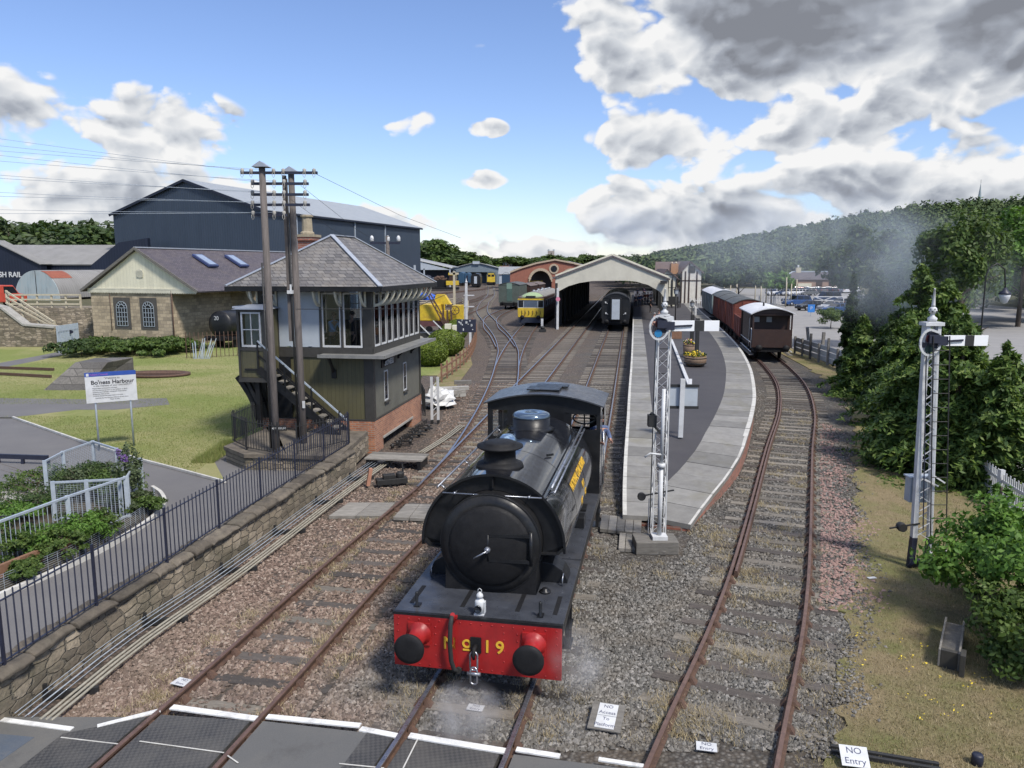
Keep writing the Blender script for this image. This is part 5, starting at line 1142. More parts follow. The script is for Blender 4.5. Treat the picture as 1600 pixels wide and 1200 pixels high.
for y in (0, .11): m = MB(); m.box(-.55, .75, y, y+.05, -.03, .05); m.build('rail', M['iron'], t, bevel=.01)
t = thing('post_stump', 'dark blue post stump at the bottom right edge of the photo', 'post', G(1526, 1198, 0)); m = MB(); m.lathe([(.07, 0), (.07, .16), (.06, .18), (.0001, .18)], n=12); m.build('stump', M['ironblue'], t)
A, B_ = YP(135.5, 632-1, 24.6), YP(215, 624, 25.35); TA_, TB_ = YP(135, 584, 24.6), YP(214, 577, 25.35)
d = Vector((B_.x-A.x, B_.y-A.y, 0)); wd = d.length; rz = math.atan2(d.y, d.x); zb, zt = (A.z+B_.z)/2, (TA_.z+TB_.z)/2
t = thing('harbour_sign', "white sign board reading Bo'ness Harbour on two grey posts", 'sign', (A.x, A.y, ZP+.04), rz); z0 = zb-ZP-.04; hh = zt-zb
for x in (wd*.17, wd*.86): b = MB(); b.tube([(x, .05, 0), (x, .05, z0+hh-.05)], .03, 8); b.build('post', M['galv'], t)
b = MB(); b.box(0, wd, -.015, .015, z0, z0+hh*.86); bd = b.build('board', M['white'], t); b = MB(); b.box(0, wd, -.016, .015, z0+hh*.861, z0+hh); b.build('header', pm('blue_header', (.03, .08, .33), None, 4, .4, bmp=0), bd)
def st_(s, size, x, z, al='CENTER', m_='inkblack', bold=0.0, sx=1.0): text_obj('lettering', s, size, M[m_], bd, facing((x, -.019, z), (1, 0, 0), (0, 0, 1)), .001, al, sx, bold)
M['inkblack'] = pm('black_lettering', (.03, .03, .035), None, 9, .6, bmp=0); M['purple'] = pm('purple_lettering', (.22, .10, .42), None, 9, .6, bmp=0)
zt_ = z0+hh
st_('"Welcome to', .085, wd*.52, zt_-.21); st_("Bo'ness Harbour", .185, wd*.53, zt_-.34, bold=.004, sx=1.0); st_('in the interests of your own SAFETY', .075, wd*.53, zt_-.45)
for i, s in enumerate(('Please keep to the paths provided', 'Do not attempt to swim in the harbour or dock', 'Unauthorised vehicles, unlicensed motorcycles,', 'Access by ships to pier', 'Children should be supervised at all times')): st_(s, .052, wd*.13, zt_-.53-i*.062, 'LEFT')
st_('Notices by the Harbour Board of this town', .055, wd*.5, zt_-.85, 'CENTER'); st_('Please be safe', .05, wd*.55, zt_-.91); st_('Falkirk Council', .085, wd*.1, zt_-.075, 'LEFT', 'purple', .003)
b = MB(); b.box(wd*.03, wd*.08, -.02, -.017, zt_-.12, zt_-.03); b.build('emblem', M['white'], bd)
bl = [G(65, 610, .4), G(126, 611, .4)]; t = thing('stone_block', 'large sloping weathered stone block on the lawn behind the harbour sign', 'stone block', (0, 0, 0))
x0, x1, y0 = bl[0].x, bl[1].x, bl[0].y; b = MB(); y1 = y0+3.2
b.add([(x0, y0, .35), (x1, y0, .35), (x1+1.0, y1, .35), (x0+.6, y1, .35), (x0+1.0, y0+1.3, 1.62), (x1+.75, y0+1.1, 1.66), (x1+1.0, y1, 1.66), (x0+1.0, y1, 1.62)], [(0, 1, 5, 4), (1, 2, 6, 5), (2, 3, 7, 6), (3, 0, 4, 7), (4, 5, 6, 7)], False); b.build('block', M['oldstone'] if 'oldstone' in M else brickm('grey_old_stone', (.15, .14, .125), (.085, .08, .075), (.07, .065, .06), .9, .35, .02, .8, .6, stain=(.06, .055, .05), warp=.1), t, bevel=.04)
t = thing('old_rails', 'short length of rusty rails ending at the sloping stone block', 'old rails', (0, 0, 0))
for (u0, v0, u1, v1) in ((-30, 573, 84, 577), (-30, 582, 80, 588)): a, c = G(u0, v0, .5), G(u1, v1, .5); b = MB(); b.bar(a, c, .09, .14); b.build('rail', M['rust'], t)
c = G(243, 586, .42); t = thing('turntable_pit', 'rusty half round iron turntable edge sunk in the lawn', 'turntable ring', (c.x, c.y, .42)); b = MB()
b.lathe([(1.9, 0), (1.9, .12), (1.6, .12), (1.5, .02), (.0001, .02)], n=32, scale=(1, .62)); b.build('ring', M['rust'], t); b = MB(); b.box(-1.8, 1.5, -.3, -.2, .06, .14); b.build('rail', M['rust'], t)
def slope_box(b, p0, p1, p2, p3, th=.12):
    n = (Vector(p1)-Vector(p0)).cross(Vector(p3)-Vector(p0)).normalized()*th; q = [Vector(p) for p in (p0, p1, p2, p3)]
    b.add([v-n for v in q]+q, [(3, 2, 1, 0), (4, 5, 6, 7), (0, 1, 5, 4), (1, 2, 6, 5), (2, 3, 7, 6), (3, 0, 4, 7)], False)
SBD = thing('stone_building', 'sandstone building with a cream boarded gable, two arched iron windows and a dark slate roof', 'building', (-28.0, 58.3, .3), -R(17))
Lb = 27
b = MB(); b.box(-4.75, 2.75, 0, .5, -.3, 4.2); b.box(-4.75, -4.3, .5, Lb, -.3, 4.2); b.box(2.3, 2.75, .5, Lb, -.3, 4.2); b.box(-4.85, 2.85, -.05, 0, -.3, .35); b.build('wall', M['sandstone'], SBD)
b = MB(); b.box(2.0, 5.1, 7.0, 7.4, -.3, 4.2); b.build('rear_wall', M['sandstone'], SBD)
ev, rg = 4.35, 7.45
b = MB(); b.prism([(-5.0, ev-.1), (5.05, ev-.1), (0, rg-.12)], -.06, .06, 'y'); g_ = b.build('gable', M['creamgable'], SBD)
b = MB(); b.lathe([(.34, -.10), (.34, -.06)], (0.1, 0, 5.55), 'y', 20)
for k in range(6): b.box(-.2, .4, -.12, -.10, 5.3+k*.09, 5.34+k*.09)
b.build('vent', M['cream'], g_)
b = MB()
for x0, x1, y in ((-4.9, 5.1, -.12),):
    n = 66
    for k in range(n): a = x0+(x1-x0)*k/n; c = x0+(x1-x0)*(k+1)/n; b.add([(a, y, ev+.02), (c, y, ev+.02), (c, y, ev-.2), ((a+c)/2, y, ev-.30), (a, y, ev-.2)], [(0, 1, 2, 3, 4)], False)
b.box(x0, x1, -.13, .05, ev-.0, ev+.1); b.build('valance', M['cream'], SBD, fix=False)
b = MB(); slope_box(b, (-5.35, -.3, ev-.08), (0, -.3, rg), (0, Lb, rg), (-5.35, Lb, ev-.08)); slope_box(b, (0, -.3, rg), (5.4, -.3, ev-.08), (5.4, Lb, ev-.08), (0, Lb, rg)); r_ = b.build('roof', M['slatefar'], SBD)
b = MB(); b.bar((0, -.3, rg+.05), (0, Lb, rg+.05), .22, .09); b.build('ridge', M['leadgrey'], r_)
b = MB()
for s in (-1, 1): b.bar((s*5.38, -.34, ev-.12), (0, -.34, rg-.03), .06, .2)
b.build('bargeboard', M['timber'], r_)
for y in (4.6, 8.6):
    b = MB(); n = Vector((rg-ev, 0, 5.4)).normalized(); a = Vector((1.0, y, rg-.55)); c = Vector((2.6, y, rg-.55-1.6*.567)); w = Vector((0, 1.15, 0)); slope_box(b, a+n*.2, c+n*.2, c+w+n*.2, a+w+n*.2, .16); sk = b.build('skylight', pm('skylight_frame', (.05, .07, .17), None, 5, .4), r_)
    b = MB(); e = Vector((.12, 0, -.068)); f = Vector((0, .15, 0)); slope_box(b, a+n*.235+e+f, c+n*.235-e+f, c+w+n*.235-e-f, a+w+n*.235+e-f, .02); b.build('pane', M['skypane'] if 'skypane' in M else pm('skylight_glass', (.30, .36, .46), None, 3, .1, bmp=0), sk)
for x in (-1.85, .62):
    f = MB(); f.box(x-.78, x+.78, -.03, .03, 1.35, 3.75); w_ = f.build('window', M['olivedark2'] if 'olivedark2' in M else pm('dark_window_surround', (.085, .08, .07), (.06, .055, .05), 4, .8), SBD)
    g = MB(); pts = [(x+.5*math.cos(PI*k/12), 2.95+.52*math.sin(PI*k/12)) for k in range(13)]; g.prism([(x-.5, 1.6), (x+.5, 1.6)]+pts[0:], -.045, -.035, 'y'); g.build('pane', M['darkglass'], w_)
    k_ = MB()
    for i in range(5): xx = x-.5+i*.25; k_.box(xx-.018, xx+.018, -.07, -.05, 1.6, 2.95)
    for i in range(5): zz = 1.6+i*.34; k_.box(x-.5, x+.5, -.071, -.051, zz-.018, zz+.018)
    for i in range(12):
        a0, a1 = PI*i/12, PI*(i+1)/12
        for rr_ in (.5, .26): k_.bar((x+rr_*math.cos(a0), -.06, 2.95+rr_*math.sin(a0)), (x+rr_*math.cos(a1), -.06, 2.95+rr_*math.sin(a1)), .035)
    for i in (2, 4, 6, 8, 10): a0 = PI*i/12; k_.bar((x+.26*math.cos(a0), -.06, 2.95+.26*math.sin(a0)), (x+.5*math.cos(a0), -.06, 2.95+.5*math.sin(a0)), .03)
    k_.build('glazing_bars', M['galv'], w_)
b = MB(); b.tube([(2.85, -.08, 4.3), (2.85, -.08, 0)], .05, 8); b.tube([(-2.9, -.06, 4.2), (-2.9, -.06, 1.2)], .025, 6); b.build('downpipe', M['rust'], SBD)
def l2w(o, p): return loc2world(o, p)
q = Vector((-21.6, 56.8, .3)); t = thing('tank_wagon', 'black tank wagon end with a white number 20 behind spear railings', 'tank wagon', q, -R(17))
b = MB(); b.lathe([(.0001, -.12), (.6, -.10), (.98, 0), (1.0, .1), (1.0, 5.5)], (0, 0, 1.85), 'y', 32); bt = b.build('tank', M['black'], t)
b = MB(); b.box(-1.05, 1.05, -.2, 5.6, .7, .9); b.box(-1.1, 1.1, -.25, -.15, .65, 1.0); b.build('underframe', M['soot'], t)
for s in (-1, 1):
    b = MB(); b.lathe([(.1, -.6), (.18, -.6), (.18, -.55), (.08, -.5), (.08, -.2)], (s*.8, 0, .85), 'y', 12); b.build('buffer', M['soot'], t)
    b = MB(); b.lathe([(.45, s*.66), (.45, s*.78)], (0, .9, .45), 'x', 20); b.build('wheel', M['soot'], t)
text_obj('lettering', '20', .42, M['white'], bt, facing((-.18, -.14, 2.3), (1, 0, 0), (0, 0, 1)), .004); text_obj('lettering', 'E', .55, M['white'], bt, facing((1.012, .7, 1.75), (0, 1, 0), (0, 0, 1)), .004)
a0, a1 = G(292, 560, .4), G(384, 556, .4)
railing('rusty spear topped railings in front of the tank wagon', [(a0.x, a0.y), (a1.x, a1.y)], .35, 1.75, .28, 2.4, 'rust', .25, br=.02)
t = thing('scrap_stack', 'pale leaning pile of old bars against the rusty railings', 'scrap pile', (a0.x+.6, a0.y-.3, .4)); rr = random.Random(4)
for i in range(12): b = MB(); b.bar((i*.09, 0, 0), (i*.12+rr.uniform(-.2, .3), .1, 1.2+rr.uniform(-.2, .2)), .04); b.build('bar', M['galv'], t)
mb = MB(); slab(mb, [(-37.5, 66), (-33.5, 66), (-34, 200), (-160, 200), (-160, 60), (-52, 60), (-44, 64)], 3.0, 3.1); structure('yard_embankment', mb, M['fargrass'])
t = thing('retaining_wall', 'dark sloping stone retaining wall below the timber handrail on the far left', 'stone wall', (0, 0, 0))
c0, c1, c2, c3 = YP(-40, 470, 58), YP(8, 482, 58), YP(42, 508, 58), YP(90, 512, 58)
b = MB(); ptz = [(c0.x, c0.z), (c1.x, c1.z), (c2.x, c2.z), (c3.x, c3.z)]
b.prism([(ptz[0][0], 0)]+ptz+[(ptz[3][0], 0)], 57.6, 58.4, 'y'); b.build('wall', M['rubble'], t)
b = MB()
for p, q in zip(ptz, ptz[1:]): b.bar((p[0], 58, p[1]+.06), (q[0], 58, q[1]+.06), .95, .14)
b.build('coping', M['concrete'], t)
t = thing('retaining_wall', 'pale rubble bank wall beside the stone building under the cream fence', 'stone wall', (0, 0, 0)); b = MB(); b.add([(-42, 62.2, 0), (-33.6, 61.5, 0), (-33.4, 62.5, 3.05), (-42.5, 63.2, 3.05), (-33.4, 66, 3.05), (-42.5, 66, 3.05)], [(0, 1, 2, 3), (3, 2, 4, 5)], False); b.build('wall', M['rubble'], t, fix=False)
t = thing('timber_fence', 'cream three rail timber fence on the high ground left of the stone building', 'fence', (0, 0, 0))
fa, fb_ = YP(14, 477, 63), YP(126, 474, 63)
for k in range(6): p = fa.lerp(fb_, k/5); b = MB(); b.box(p.x-.07, p.x+.07, 62.95, 63.07, 2.9, 4.15); b.build('post', M['creamwood'], t)
for z in (3.35, 3.72, 4.1): b = MB(); b.bar((fa.x, 62.92, z), (fb_.x, 62.92, z), .05, .12); b.build('rail', M['creamwood'], t)
t = thing('timber_handrail', 'sloping cream timber handrail running down the steps to the grey gate', 'handrail', (0, 0, 0))
for dv in (0, 9, 18): p, q = YP(9, 455+dv, 60.5), YP(84, 503+dv*.5, 59.5); b = MB(); b.bar(p, q, .09, .12); b.build('rail', M['creamwood'], t)
for k in (0, .33, .66, 1): p = YP(9, 455, 60.5).lerp(YP(84, 503, 59.5), k); b = MB(); b.box(p.x-.07, p.x+.07, p.y, p.y+.12, p.z-1.3, p.z+.08); b.build('post', M['creamwood'], t)
t = thing('metal_gate', 'grey palisade gate with a small dark sign between wall and stone building', 'gate', (0, 0, 0)); p, q = G(92, 552, .4), G(124, 545, .4)
for k in range(14): r_ = p.lerp(q, k/13); b = MB(); b.box(r_.x-.05, r_.x+.05, r_.y, r_.y+.03, .4, 2.3); b.build('pale', M['galv'], t)
b = MB(); b.bar((p.x, p.y+.05, .8), (q.x, q.y+.05, .8), .04, .06); b.bar((p.x, p.y+.05, 1.9), (q.x, q.y+.05, 1.9), .04, .06); b.build('rail', M['galv'], t); b = MB(); m_ = p.lerp(q, .6); b.lathe([(.28, -.02), (.28, .02)], (m_.x, m_.y-.05, 1.75), 'y', 14, scale=(1, .5)); b.build('sign', M['ironblue'], t)
t = thing('nissen_hut', 'half round corrugated hut with a pale blue end and one rust red roof sheet', 'hut', (-47.9, 78, 3.0), -R(14)); t.scale = (.9, 1, .92)
r0 = 3.0; arc = [(r0*math.cos(PI*k/24), .25+r0*math.sin(PI*k/24)) for k in range(25)]
b = MB(); b.prism([(-r0, 0), (r0, 0)]+arc, -.05, .05, 'y'); e_ = b.build('end_wall', pm('pale_blue_sheet', (.30, .39, .42), (.38, .41, .40), 1.2, .7, dirt=(.2, .16, .12), stretch=(2, 1, .4)), t)
b = MB(); b.box(-.03, .03, -.08, -.05, 0, 3.2); b.build('door_joint', M['iron'], e_)
def shell(name, y0, y1, mat, r1=r0, k0=0, k1=24, par=None):
    b = MB(); vs = []
    for y in (y0, y1): vs += [(r1*math.cos(PI*k/24), y, .25+r1*math.sin(PI*k/24)) for k in range(k0, k1+1)]
    n = k1-k0+1; b.add(vs, [(i, i+1, n+i+1, n+i) for i in range(n-1)], True); return b.build(name, mat, par or t, fix=False)
for i in range(4): shell('roof_sheet', i*2.4+.02, i*2.4+2.42, M['greyroofy'], r0+.02+.01*(i % 2))
shell('rusty_sheet', -.06, 2.6, pm('rust_red_sheet', (.28, .09, .05), (.20, .06, .04), 3, .75), r0+.05, 6, 10)
t = thing('low_shed', 'low dark navy shed with a long grey sheet roof and white lettering', 'shed', (0, 100, 3.0))
zr_, ze_ = YP(100, 382, 104).z-3, YP(100, 413, 98).z-3; X = lambda u, y: (u-800)/1200*y*1.0
b = MB(); slope_box(b, (X(45, 98), -2, ze_), (X(175, 98), -2, ze_), (X(205, 106), 6, zr_), (X(2, 106), 6, zr_), .15); b.build('roof', M['greyroofy'], t)
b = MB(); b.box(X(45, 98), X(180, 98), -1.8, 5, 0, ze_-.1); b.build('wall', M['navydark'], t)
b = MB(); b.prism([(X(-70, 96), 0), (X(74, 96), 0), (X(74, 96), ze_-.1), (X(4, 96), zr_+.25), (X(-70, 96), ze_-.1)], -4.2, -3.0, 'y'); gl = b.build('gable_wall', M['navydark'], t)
b = MB(); slope_box(b, (X(4, 96), -4.5, zr_+.33), (X(76, 96), -4.5, ze_+.02), (X(76, 96), -2.0, ze_+.02), (X(4, 96), -2, zr_+.33), .1); b.build('roof', M['greyroofy'], t)
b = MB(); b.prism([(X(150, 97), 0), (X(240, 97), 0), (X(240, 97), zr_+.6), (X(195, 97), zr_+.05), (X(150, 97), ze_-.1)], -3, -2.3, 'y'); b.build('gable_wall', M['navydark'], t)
text_obj('lettering', 'SCOTTISH RAIL', .9, M['white'], gl, facing((X(-9, 95.7)+1.2, -4.25, 2.35), (1, 0, 0), (0, 0, 1)), .02, 'CENTER', .9, .02)
NS = thing('large_shed', 'huge dark blue corrugated shed with a pale grey pitched roof towering behind the stone building', 'shed', (-29.8, 95, 0), -R(17.0))
Wn, Ln, En, Rn = 22.9, 46, 13.2, 17.0
b = MB(); b.prism([(-Wn, 0), (0, 0), (0, En), (-Wn/2, Rn), (-Wn, En)], 0, .3, 'y'); b.prism([(-Wn, 0), (0, 0), (0, En), (-Wn/2, Rn), (-Wn, En)], Ln-.3, Ln, 'y'); b.box(-.3, 0, .3, Ln-.3, 0, En); b.box(-Wn, -Wn+.3, .3, Ln-.3, 0, En); b.build('cladding', M['navy'], NS)
b = MB(); slope_box(b, (-Wn-.4, -.3, En-.1), (-Wn/2, -.3, Rn+.12), (-Wn/2, Ln+.3, Rn+.12), (-Wn-.4, Ln+.3, En-.1), .16); slope_box(b, (-Wn/2, -.3, Rn+.12), (.4, -.3, En-.1), (.4, Ln+.3, En-.1), (-Wn/2, Ln+.3, Rn+.12), .16); r_ = b.build('roof', corrug('pale_grey_sheet_roof', (.34, .36, .37), (.29, .31, .32), .6, .5, .15, 'y', .4), NS)
b = MB(); b.bar((.35, -.3, En-.28), (.35, Ln+.3, En-.28), .2, .22); b.bar((-Wn-.35, -.34, En-.3), (-Wn/2, -.34, Rn-.05), .08, .3); b.bar((.35, -.34, En-.3), (-Wn/2, -.34, Rn-.05), .08, .3); b.build('fascia', M['navydark'], r_)
for y in (6.5, 22, 32): b = MB(); b.box(.01, .16, y-.09, y+.09, 0, En-.3); b.build('downpipe', M['galv'], NS)
for x in (-17.5, -10.2): b = MB(); b.cbox((x, -.25, 7.6), (.6, .5, .3)); b.build('wall_lamp', M['iron'], NS)
for y in (33.6, 37.5, 43): b = MB(); b.box(.0, .04, y, y+.8, 3.2, 6.6); b.build('light_panel', M['greypanel'], NS)
t = thing('parked_van', 'small orange red van parked on the high ground at the left edge', 'van', (YP(-2, 470, 66).x, 66, 3.0), R(70))
b = MB(); b.prism([(-2, .35), (2, .35), (2.05, .95), (1.3, 1.1), (.8, 1.8), (-1.95, 1.85)], -.85, .85, 'y'); b.build('body', pm('orange_red_paint', (.5, .08, .05), None, 3, .35), t, bevel=.08)
for x in (-1.3, 1.3):
    for s in (-1, 1): b = MB(); b.lathe([(.33, s*.7), (.33, s*.88)], (x, 0, .33), 'y', 16); b.build('wheel', M['rubber'], t)
for s in (-1, 1): b = MB(); b.prism([(1.15, 1.12), (.78, 1.68), (-.1, 1.7), (-.1, 1.12)], s*.852, s*.86, 'y'); b.build('side_window', M['darkglass'], t)
M['mesh'] = None
def meshpanels(label, pxs, z0, h, kind='mesh', sp=2, rakez=0.0, thick=.035):
    t = thing('galvanised_fence', label, 'fence', (0, 0, 0)); pts = [Vector((G(u, v, z0).x, G(u, v, z0).y, z0)) for u, v in pxs]
    for a, c in zip(pts, pts[1:]):
        L_ = (c-a).length; m = MB(); d = (c-a)/L_; mid = MB()
        for e, w in ((h, .06 if kind == 'bars' else .045), (.12, .045)): m.bar(a+Vector((0, 0, e)), c+Vector((0, 0, e)), w, .045)
        if kind == 'bars':
            for k in range(1, int(L_/.115)): p = a+d*k*.115; m.tube([p+Vector((0, 0, .12)), p+Vector((0, 0, h))], .008, 5, cap=False)
        else:
            for k in range(1, int(L_/.075)): p = a+d*k*.075; mid.bar(p+Vector((0, 0, .12)), p+Vector((0, 0, h)), .004)
            for k in range(1, int(h/.045)): mid.bar(a+Vector((0, 0, .05+k*.045)), c+Vector((0, 0, .05+k*.045)), .004)
        m.build('frame', M['galv'], t, fix=False)
        if mid.v: mid.build('wire_mesh', M['galv'], t, fix=False)
    for p in pts:
        m = MB(); m.cbox((p.x, p.y, z0+h/2), (.09, .06, h+.06), .4); m.build('post', M['galv'], t)
    return t
meshpanels('pale galvanised railing with a thick handrail beside the planted bed', [(-60, 925), (112, 849), (201, 813)], .38, 1.06, 'bars')
meshpanels('short galvanised mesh panels turning the right hand corner of the bed', [(203, 812), (214, 790), (224, 778)], .38, 1.05)
meshpanels('low galvanised mesh panel standing inside the planted bed', [(88, 818), (140, 815), (192, 812)], .38, 1.0)
meshpanels('far galvanised mesh panels enclosing the planted bed towards the lawn', [(76, 790), (104, 772), (150, 752), (187, 766), (214, 785)], .38, 1.15)
kb = spline([tuple(G(u, v, ZP+.05)[:2]) for u, v in ((-60, 955), (0, 931), (130, 873), (200, 835), (240, 808), (257, 788), (252, 772), (238, 762))], .12)
m = MB(); sweep(m, [Vector((p.x, p.y, 0)) for p in kb], [(-.05, ZP), (.05, ZP), (.045, ZP+.11), (-.045, ZP+.11)]); structure('path_kerb', m, M['kerb'])
t = thing('mesh_retainer', 'low wire mesh and timber edging holding the planted bed behind the kerb', 'edging', (0, 0, 0)); m = MB(); off = offs([Vector((p.x, p.y, 0)) for p in kb[:-10]], -.22); prev = None
for k, p in enumerate(off):
    if k % 2 == 0: m.tube([(p.x, p.y, ZP), (p.x, p.y, ZP+.34)], .005, 4, cap=False)
    if prev is not None:
        for e in range(8): m.bar((prev.x, prev.y, ZP+.03+e*.044), (p.x, p.y, ZP+.03+e*.044), .005)
    prev = p
m.build('wire_mesh', M['galv'], t, fix=False)
m = MB(); a, c = off[0], off[int(len(off)*.42)]; nn_ = Vector((-(c-a).y, (c-a).x, 0)).normalized()*.25
m.bar(a+nn_+Vector((0, 0, ZP+.28)), c+nn_+Vector((0, 0, ZP+.28)), .08, .25); m.build('timber_edge', M['brownwood'], t)
for k in (0, .5, 1): p = a.lerp(c, k)+nn_*.7; m = MB(); m.box(p.x-.05, p.x+.05, p.y-.05, p.y+.05, ZP, ZP+.42); m.build('post', M['brownwood'], t)
soil = [tuple(p[:2]) for p in off]+[tuple(G(214, 786, .5)[:2]), tuple(G(187, 768, .5)[:2]), tuple(G(150, 754, .5)[:2]), tuple(G(104, 774, .5)[:2]), tuple(G(60, 800, .5)[:2]), tuple(G(-60, 830, .5)[:2])]
m = MB(); slab(m, soil, ZP+.10, .1); structure('planting_bed_soil', m, pm('dark_soil', (.07, .055, .035), (.04, .035, .022), 9, .95, bmp=.8, bscale=25))
t = thing('concrete_slab', 'pale concrete slab lying left of the planted bed', 'concrete slab', G(8, 808, ZP), R(-8)); m = MB(); m.box(-1.5, .55, 0, 1.4, 0, .38); m.build('slab', M['concrete'], t, bevel=.03)
t = thing('low_rail', 'dark blue low rail at the left edge of the path area', 'rail', (0, 0, 0)); p, q = G(-40, 722, ZP), G(76, 726, ZP); m = MB(); m.bar(p+Vector((0, 0, .22)), q+Vector((0, 0, .22)), .08, .14); m.build('rail', M['ironblue'], t)
for k in (0, .33, .66, 1): r_ = p.lerp(q, k); m = MB(); m.box(r_.x-.04, r_.x+.04, r_.y-.04, r_.y+.04, ZP, ZP+.2); m.build('post', M['ironblue'], t)
# ================================================================ PLATFORM, STATION, ROLLING STOCK
def zpt(u, v, z): p = G(u, v, z); return Vector((p.x, p.y, z))
LE = [zpt(*a) for a in ((973, 808, .2), (973, 765, .42), (975, 715, .66), (979, 660, .9), (982, 610, .9), (986, 560, .9), (988, 520, .9), (989, 495, .9))]
d_ = (LE[-1]-LE[-3]); d_.z = 0; d_.normalize()
LE = [p for p in LE]
RE = [zpt(*a) for a in ((1079, 820, .2), (1106, 778, .42), (1140, 733, .66), (1164, 690, .9), (1178, 645, .9), (1181, 610, .9), (1172, 570, .9), (1152, 538, .9), (1126, 512, .9), (1100, 490, .9), (1078, 470, .9))]
def arcl(pts, n):
    S = [0]
    for a, c in zip(pts, pts[1:]): S.append(S[-1]+(c-a).length)
    o = []
    for k in range(n):
        s = S[-1]*k/(n-1); i = max(j for j in range(len(S)) if S[j] <= s+1e-9); i = min(i, len(pts)-2); o.append(pts[i].lerp(pts[i+1], (s-S[i])/(S[i+1]-S[i])))
    return o
LEs, REs = spline(LE, .9), spline(RE, 1.1)
def snap(S):
    return [Vector((p.x, p.y, max(.2, min(.9, p.z)))) for p in S]
LEs, REs = snap(LEs), snap(REs)
PF = thing('platform', 'curved tarmac station platform with grey coping slabs and a red brick outer face', 'platform', (0, 0, 0))
LI, RI = offs(LEs, .95), offs(REs, -1.35)
for i in range(len(LI)): LI[i].z = LEs[i].z
for i in range(len(RI)): RI[i].z = REs[i].z
ti_ = None
def xat(S, y, zidx=False):
    ys_ = [p.y for p in S]; return float(np.interp(y, ys_, [p.x for p in S])), float(np.interp(y, ys_, [p.z for p in S]))
b = MB(); rows = []
y = min(LE[0].y, RE[0].y)+.05; yend = min(LEs[-1].y, REs[-1].y)
while y < yend: rows.append(y); y += .8
rows.append(yend); vs = []
for y in rows:
    xl, zl = xat(LI, y); xr, zr = xat(RI, y); z = max(.2, min(.9, .2+(y-rows[0])*.7/7.2))
    if xr < xl+.02: m_ = (xl+xr)/2; xl = m_-.01; xr = m_+.01
    vs += [(xl-.05, y, z-.012), (xr+.05, y, z-.012)]
b.add(vs, [(2*i, 2*i+1, 2*i+3, 2*i+2) for i in range(len(rows)-1)], False); b.build('tarmac', M['platasphalt'], PF, fix=False)
M['slabm'] = pm('worn_coping_slab', (.215, .21, .195), (.155, .15, .14), 3, .85, bmp=.3, dirt=(.15, .14, .10), damt=.75, dscale=.9, ov=(.78, 1.25))
rr = random.Random(5)
def rz_(y): return max(.2, min(.9, .2+(y-rows[0])*.7/7.2))
def slabs(E, I, name, wmat, flip):
    for i in range(len(E)-1):
        if E[i+1].y > yend+40: break
        e0, e1, i0, i1 = E[i], E[i+1], I[i], I[i+1]; m = MB(); g = .012; j = rr.uniform(-.006, .006)
        q = [e0.lerp(e1, g), e0.lerp(e1, 1-g), i0.lerp(i1, 1-g), i0.lerp(i1, g)]; z = [rz_(p.y)+j for p in q]
        mid = [q[0].lerp(q[3], .11), q[1].lerp(q[2], .11)]; m.mi = 0
        vv = [(q[0].x, q[0].y, z[0]-.12), (q[1].x, q[1].y, z[1]-.12), (q[2].x, q[2].y, z[2]-.12), (q[3].x, q[3].y, z[3]-.12), (q[0].x, q[0].y, z[0]), (q[1].x, q[1].y, z[1]), (q[2].x, q[2].y, z[2]), (q[3].x, q[3].y, z[3])]
        m.add(vv, [(0, 1, 2, 3), (4, 5, 6, 7), (0, 1, 5, 4), (1, 2, 6, 5), (2, 3, 7, 6), (3, 0, 4, 7)], False)
        m.mi = 1; m.add([(q[0].x, q[0].y, z[0]+.003), (q[1].x, q[1].y, z[1]+.003), (mid[1].x, mid[1].y, z[1]+.003), (mid[0].x, mid[0].y, z[0]+.003)], [(0, 1, 2, 3)], False)
        m.build('coping_slab', [M['slabm'], M['kerb']], PF, bevel=0)
slabs(LEs, LI, 'l', None, 0); slabs(REs, RI, 'r', None, 1)
b = MB(); 
for E, sg in ((LEs, 1), (REs, -1)):
    vs = []
    for p, q in zip(E, offs(E, .06*sg)): vs += [(q.x, q.y, -.05), (q.x, q.y, rz_(q.y)-.11)]
    b.add(vs, [(2*i, 2*i+1, 2*i+3, 2*i+2) for i in range(len(E)-1)], False)
p, q = LEs[0], REs[0]; b.add([(p.x, p.y+.05, -.05), (q.x, q.y+.05, -.05), (q.x, q.y+.05, .1), (p.x, p.y+.05, .1)], [(0, 1, 2, 3)], False)
b.build('brick_face', M['brickred'], PF, fix=False)
b = MB()
xl, _ = xat(LEs, yend-.1); far = [LEs[-1]+d_*k for k in (0, 20, 60, 90)]
slab(b, [(LEs[-1].x, LEs[-1].y-.3)]+[(p.x, p.y) for p in far[1:]]+[(far[-1].x+16, far[-1].y+4), (31, 130), (REs[-1].x, REs[-1].y), (REs[-1].x-.2, LEs[-1].y-.3)], .893, .8); b.build('tarmac', M['platasphalt'], PF)
t = thing('handrail', 'low white handrail running along the middle of the platform', 'handrail', (0, 0, 0)); a, c = zpt(1049, 532, .9), zpt(1084, 622, .9)
b = MB(); b.bar(a+Vector((0, 0, .06)), c+Vector((0, 0, .06)), .16, .10); b.build('rail', M['white'], t); a, c = zpt(1079, 596, .9), zpt(1078, 617, .9); b = MB(); b.bar(a+Vector((0, 0, .07)), c+Vector((0, 0, .07)), .14, .12); b.build('end_rail', M['white'], t)
pz = zpt(1063, 683, .88); t = thing('platform_sign', 'back of a white slatted platform sign on a tall white post', 'sign', pz, -R(4)); hz = YP(1068, 592, pz.y).z-pz.z
b = MB(); b.bar((0, 0, 0), (.02, .0, hz), .15, .12); b.build('post', M['white'], t); b = MB(); b.box(-.42, .52, .07, .11, hz-.92, hz-.22); pn = b.build('panel', M['greypanel'], t)
